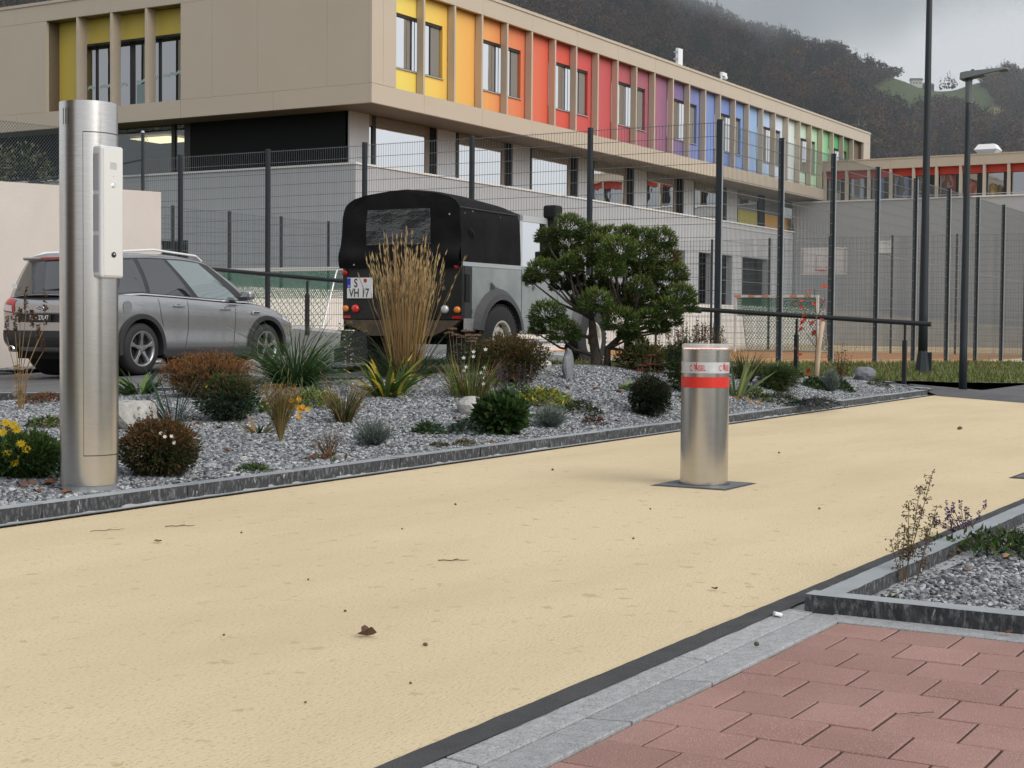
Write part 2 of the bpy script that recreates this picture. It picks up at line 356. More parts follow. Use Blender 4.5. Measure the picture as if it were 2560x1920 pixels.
# granite channel slabs beside the paving: two courses
e = struct(empty('gutter', (0, 1.6, 0)))
def slab(x0, x1, y0, y1, z0, z1):
    """flat granite slab with its top tilted from z0 (at y0) to z1 (at y1)"""
    b = MB(); b.add([(x0, y0, -.1), (x1, y0, -.1), (x1, y1, -.1), (x0, y1, -.1), (x0, y0, z0), (x1, y0, z0), (x1, y1, z1), (x0, y1, z1)],
                    [(0, 3, 2, 1), (4, 5, 6, 7), (0, 1, 5, 4), (1, 2, 6, 5), (2, 3, 7, 6), (3, 0, 4, 7)])
    o = b.build('slab', M['granite'], e, True, bevel=.003); return o
MB().add([(-1.3, 1.53, -.006), (4.72, 1.53, -.006), (4.72, 1.76, -.006), (-1.3, 1.76, -.006)], [(0, 1, 2, 3)]).build('bedding', M['joint'], e, True, recalc=False)
for x0, x1 in ((-1.2, -.2), (-.195, .85), (.855, 1.75), (1.755, 2.68), (2.688, 3.861), (3.869, 4.688)): slab(x0, x1, 1.672, 1.757, .001, .004)
for x0, x1 in ((-1.2, 0), (.005, 1.05), (1.055, 2.1), (2.105, 3.15), (3.158, 3.615), (3.623, 4.588)): slab(x0, x1, 1.548, 1.669, .006, -.003)
slab(4.695, 4.713, 1.672, 1.757, .001, .004)
for y0, y1 in ((-1.4, -.4), (-.395, .62), (.625, 1.60)):
    MB().box(4.595, 4.712, y0, y1, -.1, .002).build('slab', M['granite'], e, True, bevel=.003)
MB().box(4.595, 4.712, 1.605, 1.668, -.1, -.0015).build('slab', M['granite'], e, True, bevel=.003)
# red concrete pavers in running bond
e = struct(empty('paving', (0, 0, 0)))
MB().add([(-.6, -1.6, -.0035), (4.592, -1.6, -.0035), (4.592, 1.546, -.0035), (-.6, 1.546, -.0035)], [(0, 1, 2, 3)]).build('joint_sand', M['joint'], e, True, recalc=False)
def paver_mesh(w, seed):
    r = random.Random(seed); b = MB(); L = .1925; c = .0020
    j = lambda: r.uniform(-.0012, .0012)
    lo = [(0, 0, -.05), (L, 0, -.05), (L, w, -.05), (0, w, -.05)]
    mi_ = [(0, 0, -c), (L, 0, -c), (L, w, -c), (0, w, -c)]
    hi = [(c, c, j()), (L-c, c, j()), (L-c, w-c, j()), (c, w-c, j())]
    b.add(lo+mi_+hi, [(4, 5, 9, 8), (5, 6, 10, 9), (6, 7, 11, 10), (7, 4, 8, 11), (8, 9, 10, 11), (0, 1, 5, 4), (1, 2, 6, 5), (2, 3, 7, 6), (3, 0, 4, 7)])
    return b.mesh('paver', M['paver'])
pm = [paver_mesh(.1865, s) for s in range(5)]; ph = [paver_mesh(.0885, s) for s in range(3)]
for i in range(20):
    x = 4.59-(i+1)*.1985; off = (i % 2)
    y = 1.543
    if off:
        y -= .0895; o = bpy.data.objects.new('paver', ph[i % 3]); link(o, e); o.location = (x, y, 0); y -= .0048
    for k in range(15 if i < 16 else 12):
        y -= .1885; o = bpy.data.objects.new('paver', pm[(i*3+k*2) % 5]); link(o, e); o.location = (x, y, random.uniform(-.0006, .0014)); y -= .0056
def tone_by_piece(m, lo, hi):
    nt = m.node_tree; b_ = nt.nodes['Principled BSDF']; src = b_.inputs['Base Color'].links[0].from_socket; oi = _nd(nt, 'ShaderNodeObjectInfo'); mr = _nd(nt, 'ShaderNodeMapRange'); mr.inputs['To Min'].default_value = lo; mr.inputs['To Max'].default_value = hi; nt.links.new(oi.outputs['Random'], mr.inputs['Value'])
    mx = _nd(nt, 'ShaderNodeMix', data_type='RGBA', blend_type='MULTIPLY'); mx.inputs['Factor'].default_value = 1.; nt.links.new(src, mx.inputs['A']); nt.links.new(mr.outputs[0], mx.inputs['B']); nt.links.new(mx.outputs['Result'], b_.inputs['Base Color'])
tone_by_piece(M['paver'], .90, 1.08); tone_by_piece(M['granite'], .9, 1.1); tone_by_piece(M['kerb_top'], .88, 1.12)
# gravel beds
def hbed(x, y): return hb(x, y)+.012*mnoise.noise(Vector((x*1.3, y*1.3, 0)))
def bedfn(u, v):
    x = 1.2+(22.15-1.2)*u; a = yk(x)+.185; b_ = max(a+.02, yr(x)+.0); y = a+(b_-a)*v
    return (x, y, hbed(x, y))
gb = lattice('gravel_bed', M['gravel_base'], bedfn, 110, 26)
gr = lattice('gravel_bed', M['gravel_base'], lambda u, v: (4.80+9.8*u, -1.5+3.115*v, -.012+.012*mnoise.noise(Vector((u*30, v*9, 0)))), 80, 24)
# the car park, its low islands, the sloping footpath behind it
def lotfn(u, v):
    x = -2+(20.6+2)*u; a = yr(max(0, min(22, x)))+.10; y = a+(32-a)*v
    return (x, y, zlot(x, y)+.004)
lattice('parking_lot', M['asphalt'], lotfn, 40, 24)
def island(x0, x1, y0, y1, n):
    z = lambda x, y: zlot(x, y)+.02
    b = MB(); b.smooth = True; b.grid(lambda u, v: (x0+(x1-x0)*u, y0+(y1-y0)*v, z(x0+(x1-x0)*u, y0+(y1-y0)*v)+.05), 10, 10)
    o = struct(b.build('gravel_bed', M['gravel_base']))
    kerb_run('kerb', (x0-.1, y1), (x0-.1, y0), lambda x, y: z(x, y)-.02, [kerb_stone_mesh(1., .105, .085, n)], 1.)
    return o
isl = [island(15.0, 19.8, 11.35, 13.3, 31), island(16.0, 19.6, 18.3, 20.6, 32)]
def rampz(y): return float(np.interp(y, [5.5, 6.1, 17.9, 24], [.05, .08, .90, 1.2]))
def rampfn(u, v): return (20.55+.85*u, 5.9+16*v, rampz(5.9+16*v))
lattice('ramp', M['concrete'], rampfn, 2, 24)
b = MB(); b.grid(lambda u, v: (20.55, 5.9+16*u, -.1+(rampz(5.9+16*u)+.1)*v), 24, 2); struct(b.build('ramp_side', M['concrete']))
# lawn between the bed, the path and the court
def lawnz(x, y):
    return float(np.interp(y, [4.5, 5.5, 7, 9.0], [.03, .075, .15, zcourt(x)]))+.015*mnoise.noise(Vector((x*.9, y*.9, 4)))
def lawnfn(u, v):
    x0 = 15.5+41*u; f = float(np.interp(x0, [15.5, 20, 22.4, 24.5, 27, 60], [8.8, 8.15, 6.6, 5.35, 5.3, -9])); y = f+(9.02-f)*v
    return (x0, y, lawnz(x0, y))
lawn = lattice('lawn', M['soil'], lawnfn, 80, 14)
# sports court and the pale slab along its fence
lattice('court', M['court'], lambda u, v: (21.45+31*u, 10.4+15.1*v, zcourt(21.45+31*u)+.004), 16, 2)
lattice('court_border', M['court_edge'], lambda u, v: (21.45+40*u, 9.42+1.0*v, zcourt(21.45+40*u)+.003), 16, 2)
lattice('court_border', M['court_edge'], lambda u, v: (52.42+20.9*u, 8.5+17*v, zcourt(52+21*u)+.003), 10, 2)
b = MB()
for i in range(20):
    x = 21.3+2.2*i; b.box(x, x+2.195, 9.03, 9.42, -.2, 0)
    for k in range(1, 9): b.v[-k] = (b.v[-k][0], b.v[-k][1], b.v[-k][2] if b.v[-k][2] < -.1 else zcourt(b.v[-k][0])+.02)
struct(b.build('court_kerb', M['concrete_light']))
for k, (x, w_) in enumerate(((26.5, .35), (29.4, .35), (33.1, .35))):
    sheet('court_marking', M['court_yellow'], [(x, 10.6, zcourt(x)+.009), (x+w_, 10.6, zcourt(x+w_)+.009), (x+w_, 25, zcourt(x+w_)+.009), (x, 25, zcourt(x)+.009)])

sheet('kerb_haunch', M['mortar'], [(4.7, 1.55, -.004), (15, 1.55, -.004), (15, 1.80, -.004), (4.7, 1.80, -.004)])
# ================================================================== the school
def corr_mat(name, c, period, axis):
    m = mat(name, c, .55, .2); nt = m.node_tree; b = nt.nodes['Principled BSDF']; L = nt.links.new
    g = _nd(nt, 'ShaderNodeNewGeometry'); w_ = _nd(nt, 'ShaderNodeTexWave', wave_type='BANDS', bands_direction=axis); w_.inputs['Scale'].default_value = 2*PI/(20*period)
    L(g.outputs['Position'], w_.inputs['Vector']); bp = _nd(nt, 'ShaderNodeBump'); bp.inputs['Distance'].default_value = .012; bp.inputs['Strength'].default_value = .7
    L(w_.outputs['Fac'], bp.inputs['Height']); L(bp.outputs[0], b.inputs['Normal']); return m
M['corr_y'] = corr_mat('grey_corrugated_front', (.415, .425, .445), .075, 'X')
M['corr_x'] = corr_mat('grey_corrugated_end', (.42, .435, .455), .075, 'Y')
XU, YU = 35.7, 26.0            # outer corner of the upper storey
Z0, Z1, Z2, Z3 = 7.21, 7.76, 10.73, 11.37
XE, YE = 81.2, 52.0
XB, YB = 36.7, 27.3            # corner of the base
sch = empty('school_building', (XB, YB, .3), label='long school building, bronze upper storey with rainbow window bays on grey base', cat='building')
cx_ = [36.9, 38.37, 40.07, 41.66, 43.22, 44.82, 46.42, 47.95, 49.6, 51.17, 52.75, 54.35, 56.05, 57.63, 59.25, 60.81, 62.44, 64.0, 65.67, 67.21, 68.86, 70.47, 72.03, 73.65, 75.27, 76.82, 78.43, 80.08]
BAYC = [(236, 214, 66), (240, 205, 60), (238, 184, 52), (238, 166, 66), (232, 132, 66), (226, 108, 66), (224, 82, 52), (212, 72, 58), (205, 78, 78),
        (192, 78, 84), (170, 86, 98), (166, 98, 118), (140, 96, 138), (118, 116, 170), (122, 146, 206), (116, 142, 206), (112, 138, 204), (132, 170, 222),
        (150, 184, 226), (186, 208, 236), (214, 224, 234), (196, 216, 206), (182, 214, 186), (160, 208, 162), (104, 184, 122), (72, 168, 104), (96, 80, 60)]
paint = []
for i, c in enumerate(BAYC):
    nx = BAYC[min(i+1, 26)]
    m = bpy.data.materials.new('bay_paint'); m.use_nodes = True; nt = m.node_tree; b_ = nt.nodes['Principled BSDF']; b_.inputs['Roughness'].default_value = .5
    g = _nd(nt, 'ShaderNodeNewGeometry'); sx = _nd(nt, 'ShaderNodeSeparateXYZ'); nt.links.new(g.outputs['Position'], sx.inputs[0])
    # vertical stripes of neighbouring hues, as printed on the boards
    nz = _nd(nt, 'ShaderNodeTexNoise', noise_dimensions='1D'); nz.inputs['Scale'].default_value = 2.6; nt.links.new(sx.outputs['X'], nz.inputs['W'])
    mr = _nd(nt, 'ShaderNodeMapRange'); mr.inputs['From Min'].default_value = cx_[i]; mr.inputs['From Max'].default_value = cx_[i+1]; nt.links.new(sx.outputs['X'], mr.inputs['Value'])
    ad = _nd(nt, 'ShaderNodeMath', operation='MULTIPLY_ADD'); nt.links.new(nz.outputs['Fac'], ad.inputs[0]); ad.inputs[1].default_value = .9
    sb = _nd(nt, 'ShaderNodeMath', operation='SUBTRACT'); nt.links.new(mr.outputs[0], sb.inputs[0]); sb.inputs[1].default_value = .62; nt.links.new(sb.outputs[0], ad.inputs[2])
    mx = _nd(nt, 'ShaderNodeMix', data_type='RGBA'); mx.clamp_factor = True; nt.links.new(ad.outputs[0], mx.inputs['Factor'])
    q = lambda t: (lambda l: (*[(.86*v+.14*(.3*l[0]+.59*l[1]+.11*l[2]))*.95 for v in l], 1))(srgb(*t))
    mx.inputs['A'].default_value = q(c); mx.inputs['B'].default_value = q(nx); nt.links.new(mx.outputs['Result'], b_.inputs['Base Color']); paint.append(m)
# ---- upper storey, long side (faces -y)
def part(name, m, x0, x1, y0, y1, z0, z1, parent=sch, bevel=0.):
    """box part of the school in world coordinates"""
    if parent is not sch:      # sub-part: parent has zero offset below the thing
        o = MB().box(x0-XB, x1-XB, y0-YB, y1-YB, z0-.3, z1-.3).build(name, m, parent)
    else: o = MB().box(x0, x1, y0, y1, z0, z1).build(name, m, parent, True, bevel)
    return o
# fascia boards above and below the openings, each its own panel
fx = [XU]+[cx_[i] for i in range(1, 28, 2)]+[XE]
for i in range(len(fx)-1):
    part('fascia_panel', M['bronze'], fx[i]+(0 if i == 0 else .008), fx[i+1], YU, YU+.12, Z2, Z3-.10)
    part('fascia_panel', M['bronze'], fx[i]+(0 if i == 0 else .008), fx[i+1], YU, YU+.12, Z0, Z1)
part('coping', M['bronze'], XU-.03, XE+.03, YU-.035, YU+.5, Z3-.096, Z3)
part('coping', M['bronze'], XU-.03, XU+.5, YU+.5, YE, Z3-.096, Z3)
part('corner_panel', M['bronze'], XU, XU+.55, YU, YU+.12, Z1+.008, Z2-.008)
part('corner_panel', M['bronze'], XU+.558, cx_[0], YU, YU+.12, Z1+.008, Z2-.008)
part('corner_panel', M['bronze'], cx_[27], XE, YU, YU+.12, Z1+.008, Z2-.008)
for i in range(1, 27):
    part('fin', M['bronze'], cx_[i]-.045, cx_[i]+.045, YU+.01, YU+.25, Z1+.003, Z2-.003)
for x in (cx_[0]-.002, cx_[27]+.0):
    part('reveal', M['bronze_dark'], x-.02, x+.02, YU+.125, YU+.9, Z1, Z2)
part('bay_floor', M['bronze_dark'], cx_[0], cx_[27], YU+.125, YU+.95, Z1-.06, Z1-.004)
part('bay_ceiling', M['bronze_dark'], cx_[0], cx_[27], YU+.125, YU+.95, Z2+.004, Z2+.06)
part('soffit', M['soffit'], XU+.02, XE-.02, YU+.125, YB+.3, Z0+.004, Z0+.05)
part('soffit', M['soffit'], XU+.125, XB+.4, YB+.31, YE-.02, Z0+.004, Z0+.05)
part('roof', M['roof_grey'], XU+.51, XE, YU+.51, YE, Z3-.3, Z3-.2)
YW = YU+.28
for i in range(27):
    a, c = cx_[i]+.0, cx_[i+1]; p = paint[i]
    solid = (i % 3 == 2) or i == 26
    if solid:
        part('wall_panel', p if i < 26 else M['bronze_dark'], a+.002, c-.002, YW, YW+.1, Z1, Z2); continue
    part('wall_panel', p, a+.002, c-.002, YW, YW+.1, 10.06, Z2)
    part('wall_panel', p, a+.002, c-.002, YW, YW+.1, Z1, 8.45)
    # a window runs over two bays; built per bay, the second with a narrow tilting sash
    first = (i % 3 == 0)
    l, r = a+(.02 if first else .0), c-(.0 if first else .30)
    if not first: part('wall_panel', p, r, c-.002, YW+.002, YW+.14, 8.45, 10.06)
    wf = part('window', M['frame'], l, r, YW+.12, YW+.16, 8.45, 10.06)
    part('window_head', M['frame'], l, r, YW+.03, YW+.115, 9.98, 10.055)
    part('window_sill', M['galv'], l-.03, r+.03, YW-.05, YW+.115, 8.42, 8.45)
    if first:
        part('pane', M['glass'], l+.06, r-.42, YW+.09, YW+.118, 8.50, 9.98, wf); part('pane', M['glass'], r-.22, r-.02, YW+.09, YW+.118, 8.50, 9.98, wf)
        part('dark_strip', M['dark_strip'], r-.40, r-.24, YW+.09, YW+.117, 8.50, 9.98, wf)  # dark strip painted where the fin mirrors in the pane
    else:
        part('pane', M['glass'], l+.02, l+.55*(r-l), YW+.09, YW+.118, 8.50, 9.98, wf); part('dark_strip', M['dark_strip'], l+.62*(r-l), r-.06, YW+.09, YW+.117, 8.50, 9.98, wf)  # right part again painted as the fin's reflection
# ---- upper storey, end wall (faces -x): boards around one recessed window band
yo0, yo1 = 33.28, 39.18
for (a, c) in ((YU+.125, 29.6), (29.608, yo0), (yo0+.008, 36.25), (36.258, 40.6), (40.608, 46), (46.008, YE)):
    part('fascia_panel', M['bronze'], XU, XU+.12, a, c, Z2, Z3-.10)
    part('fascia_panel', M['bronze'], XU, XU+.12, a, c, Z0, Z1)
for (a, c) in ((YU+.125, 27.6), (27.606, 30.2), (30.206, 32.0), (32.006, yo0), (yo1, 42.2), (42.206, 46), (46.006, YE)):
    part('wall_board', M['bronze'], XU+.003, XU+.12, a, c, Z1+.006, Z2-.006)
for y in (34.74, 36.25, 37.76):
    part('fin', M['bronze'], XU+.01, XU+.38, y-.05, y+.05, Z1+.003, Z2-.003)
part('reveal', M['bronze_dark'], XU+.125, XU+.9, yo1-.02, yo1+.02, Z1, Z2); part('reveal', M['bronze_dark'], XU+.125, XU+.9, yo0-.02, yo0+.02, Z1, Z2)
part('bay_ceiling', M['bronze_dark'], XU+.125, XU+.95, yo0, yo1, Z2+.004, Z2+.06)
yel = mat('yellow_board', tuple(v*.9 for v in srgb(226, 202, 96)), .5); M['yellow'] = yel
xw = XU+.55
part('wall_panel', yel, xw, xw+.1, yo0, yo1, 9.95, Z2); part('wall_panel', yel, xw, xw+.1, 38.35, yo1, Z1, 9.95)
part('wall_panel', yel, xw+.102, xw+.35, 38.32, 38.348, Z1, 9.95)
wf = part('window', M['frame'], xw+.36, xw+.42, yo0, 38.32, Z1+.02, 9.95)
part('window_head', M['frame'], xw+.02, xw+.355, yo0, 38.32, 9.89, 9.948)
for a, c in ((yo0+.05, 34.9), (35.05, 36.05), (36.30, 37.7), (37.85, 38.25)):
    part('pane', M['glass_left'], xw+.34, xw+.358, a, c, Z1+.03, 9.88, wf)
# a wavy pale garland pasted across the panes
pm_ = mat('paper_mint', (.50, .62, .60), .8)
for ya, yb_ in ((38.2, 37.9), (37.65, 36.4), (36.0, 35.1), (34.85, 33.4)):
    b = MB(); n = max(2, int((ya-yb_)/.08)); Zg = lambda y: 8.55+.30*max(0, (36.2-y)/3)+.03*math.sin(y*21)
    top = [(xw+.335, ya+(yb_-ya)*k/n, Zg(ya+(yb_-ya)*k/n)+.09) for k in range(n+1)]; bot = [(p[0], p[1], p[2]-.09) for p in top]
    b.add(top+bot, [(k, k+1, n+2+k, n+1+k) for k in range(n)]); b.build('paper_garland', pm_, sch, True)
part('poster', mat('mint_poster', (.30, .42, .41), .7), xw+.334, xw+.338, 35.3, 36.0, Z1+.05, 8.55)
# ---- base: corrugated walls, white cap, ribbon windows, doors
part('base_wall', M['corr_y'], XB, 74.0, YB, YB+.3, 4.12, 5.60)
part('base_wall', M['corr_x'], XB, XB+.3, YB+.302, 33.9, .2, 5.60); part('base_wall', M['corr_x'], XB, XB+.3, 33.9, 35.1, .2, 2.7); part('base_wall', M['corr_x'], XB, XB+.3, 33.9, 35.1, 3.5, 5.60); part('base_wall', M['corr_x'], XB, XB+.3, 35.1, YE, .2, 5.60)
part('vent_opening', M['dark_panel'], XB+.1, XB+.2, 33.9, 35.1, 2.7, 3.5)
part('wall_cap', M['trim_white'], XB-.05, 74.0, YB-.05, YB+.32, 5.602, 5.66); part('wall_cap', M['trim_white'], XB-.05, XB+.32, YB+.325, YE, 5.602, 5.66)
rb = [(36.8, 37.78, 'w'), (37.78, 38.03, 'g'), (38.03, 38.2, 'm'), (38.2, 40.9, 'g'), (40.9, 41.16, 'b'), (41.16, 41.51, 'd')]
xs = [(41.51, 42.58, 42.87, 45.62, 46.27), (46.27, 47.47, 47.70, 50.39, 51.09), (51.09, 52.2, 52.48, 55.1, 55.86), (55.86, 57.0, 57.2, 59.8, 60.68), (60.68, 61.7, 61.95, 64.5, 65.44)]
for a, b1, c1, d1, e1 in xs: rb += [(a, b1, 'w'), (b1, b1+.14, 'g'), (b1+.14, c1, 'm'), (c1, d1, 'g'), (d1, d1+.22, 'b'), (d1+.22, e1, 'd')]
yg = mat('olive_screen', (.33, .30, .07), .7); og = mat('ochre_screen', (.42, .24, .05), .7)
rb += [(65.44, 66.6, 'w'), (66.6, 66.8, 'm'), (66.8, 69.4, 'y'), (69.4, 70.2, 'd'), (70.2, 74.0, 'o')]
YR = YB+.35
for a, c, k in rb:
    if k == 'w': part('pier', M['corr_y'], a, c, YR-.05, YR+.1, 5.66, Z0)
    elif k == 'm': part('mullion', M['frame'], a, c, YR, YR+.1, 5.66, Z0)
    elif k == 'd': part('dark_panel', M['dark_panel'], a, c, YR, YR+.1, 5.66, Z0)
    elif k == 'b': part('blind_rail', M['bronze_dark'], a, c, YR+.02, YR+.1, 5.66, Z0)
    else:
        wf = part('window', M['frame'], a, c, YR+.06, YR+.1, 5.66, Z0); part('pane', M['glass'] if k == 'g' else M['glass_left'], a+.02, c-.02, YR+.04, YR+.058, 5.70, 6.90, wf)
        part('transom', M['dark_strip'], a, c, YR+.02, YR+.055, 6.905, Z0, wf)
        if k in 'yo': part('screen', yg if k == 'y' else og, a+.1, c-.1, YR+.02, YR+.038, 5.72, 6.35, wf)
# end wall of the ribbon storey: black boards, then a glazed room with a lit ceiling
part('dark_panel', M['dark_panel'], XB+.1, XB+.2, YB+.36, 33.9, 5.66, Z0)
part('mullion', M['frame'], XB+.1, XB+.22, 33.9, 34.15, 5.66, Z0); part('mullion', M['frame'], XB+.1, XB+.22, 34.55, 34.7, 5.66, Z0); part('mullion', M['frame'], XB+.1, XB+.22, 38.0, 38.2, 5.66, Z0)
part('pane', M['glass_see'], XB+.14, XB+.16, 34.15, 34.55, 5.66, Z0); part('pane', M['glass_see'], XB+.14, XB+.16, 34.7, 38.0, 5.66, Z0)
part('dark_panel', M['dark_panel'], XB+.1, XB+.2, 38.2, YE, 5.66, Z0)
part('room_back', M['interior'], XB+4.5, XB+4.6, 33.9, 40, 5.4, Z0); part('room_floor', M['interior'], XB+.35, XB+4.5, 33.9, 40, 5.30, 5.4); part('room_side', M['interior'], XB+.35, XB+4.5, 33.85, 33.9, 5.4, Z0); part('room_side', M['interior'], XB+.35, XB+4.5, 40, 40.05, 5.4, Z0)
part('room_ceiling', M['interior'], XB+.35, XB+4.5, 33.9, 40, Z0-.15, Z0-.1)
part('ceiling_lamp', M['ceiling_lamp'], XB+.9, XB+2.3, 35.6, 37.3, Z0-.24, Z0-.22)
# ground floor doors along the terrace
for a, c in ((36.95, 43.5), (43.5, 50.2), (50.2, 56.6), (56.6, 59.12), (60.22, 61.65), (65.41, 66.61), (69.87, 74.0)):
    part('base_wall', M['corr_y'], a, c, YB+.004, YB+.3, .2, 4.118)
part('base_wall', M['corr_y'], 63.13, 63.89, YB+.004, YB+.3, .2, 4.118)
for a, c in ((59.12, 60.22), (61.65, 63.13), (63.89, 65.41), (66.61, 69.87)):
    part('recess', M['dark_panel'], a, c, YB+.55, YB+.6, 1.85, 4.12); part('reveal', M['concrete'], a, a+.4, YB+.31, YB+.548, 1.85, 4.11); part('threshold', M['concrete'], a, c, YB, YB+.6, .2, 1.849)
    part('door', M['frame'], a+.5, a+.95, YB+.46, YB+.52, 1.86, 4.05)
part('room_core', M['dark_panel'], XB+4.7, 73.0, YB+1.2, YE-.1, .2, Z0-.05)
# terrace wall in front of the school, with a ramp going down
ter = empty('terrace_wall', (26, 25.5, .1), label='pale concrete retaining wall in front of the school, behind the court', cat='wall')
for x0, x1 in ((22, 28.995), (29, 35.995), (36, 42.995), (43, 49.995), (50, 56.995), (57, 64.995), (65, 73.1)):
    MB().box(x0, x1, 25.5, 25.75, -.2, 1.80).build('wall_section', M['concrete_light'], ter, True)
MB().box(22, 73.1, 25.752, 27.28, 1.2, 1.82).build('terrace_slab', M['concrete'], ter, True)
# ---- wing across the end of the court
WX = 73.2
wing = empty('school_wing', (WX, 20, .2), label='low grey school wing with red band under its flat roof, right background', cat='building')
def wpart(name, m, x0, x1, y0, y1, z0, z1, parent=wing):
    if parent is not wing: return MB().box(x0-WX, x1-WX, y0-20, y1-20, z0-.2, z1-.2).build(name, m, parent)
    return MB().box(x0, x1, y0, y1, z0, z1).build(name, m, wing, True)
wpart('wall', M['corr_x'], WX, WX+.3, 15.4, 27.25, -.3, 7.05); wpart('wall_cap', M['trim_white'], WX-.06, WX+.9, 15.4, 27.25, 7.052, 7.12)
wpart('handrail', M['galv'], WX-.02, WX+.02, 15.4, 22, 7.20, 7.23)
RX = WX+1.0
red = mat('red_board', tuple(v*.9 for v in srgb(206, 70, 52)), .5)
cols_w = [27.0, 25.96, 24.84, 23.72, 22.62, 21.5, 20.39, 19.24, 18.13, 17.0, 15.88]
for i in range(0, len(cols_w)-2, 2): wpart('fascia_panel', M['bronze'], RX-.35, RX-.2, cols_w[i+2]+.006, cols_w[i], 8.64, 9.10)
wpart('coping', M['bronze'], RX-.38, RX+.3, 15.4, 27.2, 9.102, 9.16); wpart('roof', M['roof_grey'], RX+.3, RX+12, 15.4, 27.2, 8.9, 9.0)
wpart('fascia_soffit', M['soffit'], RX-.2, RX+.1, 15.4, 27.2, 8.66, 8.70)
for i, y in enumerate(cols_w): wpart('fin', M['bronze'], RX-.34, RX-.1, y-.06, y+.06, 7.12, 8.638)
for i in range(len(cols_w)-1):
    a, c = cols_w[i+1], cols_w[i]
    wpart('wall_panel', red, RX, RX+.1, a, c-.004, 8.28, 8.66)
    wf = wpart('window', M['frame'], RX+.05, RX+.1, a, c-.004, 7.12, 8.279); wpart('pane', M['glass_left'], RX+.03, RX+.048, a+.30+.1*(i % 2), c-.08, 7.16, 8.25, wf)
vy, vx = 18.75, RX+2.9
wpart('roof_vent', M['white'], vx-.36, vx+.36, vy-.36, vy+.36, 9.0, 9.52)
b = MB(); b.add([(vx+sx_*w1, vy+sy_*w1, z1) for w1, z1 in ((.42, 9.50), (.56, 9.66), (.38, 9.93)) for sx_, sy_ in ((-1, -1), (1, -1), (1, 1), (-1, 1))], [(0, 3, 2, 1), (0, 1, 5, 4), (1, 2, 6, 5), (2, 3, 7, 6), (3, 0, 4, 7), (4, 5, 9, 8), (5, 6, 10, 9), (6, 7, 11, 10), (7, 4, 8, 11), (8, 9, 10, 11)])
b.build('vent_hood', M['white'], wing, True)
wpart('clock', M['white'], WX-.06, WX-.01, 22.3, 22.9, 4.5, 5.1)
# ramp along the wing
b = MB(); b.add([(71.5, 24.5, .05), (71.5, 9, .05), (71.5, 9, .35), (71.5, 24.5, 1.75), (71.7, 24.5, .05), (71.7, 9, .05), (71.7, 9, .35), (71.7, 24.5, 1.75)], [(0, 1, 2, 3), (4, 7, 6, 5), (3, 2, 6, 7), (0, 3, 7, 4), (1, 5, 6, 2), (0, 4, 5, 1)])
tag(b.build('ramp_wall', M['concrete']), 'sloping concrete ramp wall at foot of the grey wing', 'wall')
# ---- things on the roof
a = empty('panel_antenna', (60.9, 28, 11.2), label='white panel antenna on the school roof edge', cat='antenna')
MB().box(-.22, .22, -.06, .06, .45, 1.65).build('panel', M['white'], a); MB().tube([(0, .15, 0), (0, .15, 1.7)], .035).build('mast', M['galv'], a)
for k in range(4): MB().box(-.26, -.22, -.05, .15, .55+k*.3, .62+k*.3).build('bracket', M['galv'], a)
a = empty('roof_camera', (65.5, 28, 11.2), label='small white camera on a pole with green cable, school roof', cat='camera')
MB().tube([(0, 0, 0), (0, 0, 1.3)], .045).build('pole', M['white'], a); MB().box(-.02, .5, -.07, .07, 1.16, 1.32).build('arm', M['white'], a); MB().lathe([(.02, 1.0), (.12, 1.06), (.13, 1.16), (.05, 1.2)], 12, (.42, 0, 0)).build('dome', M['white'], a)
MB().tube([(.4, .02, 1.1), (.48, .02, .75), (.35, .02, .3), (.05, .02, .1)], .03).build('cable', mat('green_cable', (.12, .35, .16), .6), a)
# ---- beige garden wall on the left with chain-link fence, hedge
wl = empty('garden_wall', (20.1, 19.2, .1), label='beige rendered retaining wall on the left behind the grey car', cat='wall')
def wtop(x): return 3.19-.0 if x > 20 else 3.04+(x-15.2)*.0306
b = MB(); xs_ = [3, 9, 15.2, 20.1]
b.add([(x, 19.2, -.2) for x in xs_]+[(x, 19.2, wtop(x)) for x in xs_]+[(x, 19.55, -.2) for x in xs_]+[(x, 19.55, wtop(x)) for x in xs_],
  [(i, i+1, 5+i, 4+i) for i in range(3)]+[(8+i, 12+i, 13+i, 9+i) for i in range(3)]+[(4+i, 5+i, 13+i, 12+i) for i in range(3)]+[(3, 11, 15, 7), (0, 4, 12, 8)])
b.build('wall', M['render_beige'], wl, True)
sheet('garden', M['soil'], [(2, 19.56, 2.75), (20.0, 19.56, 2.95), (20.0, 34, 3.2), (2, 34, 3.2)])
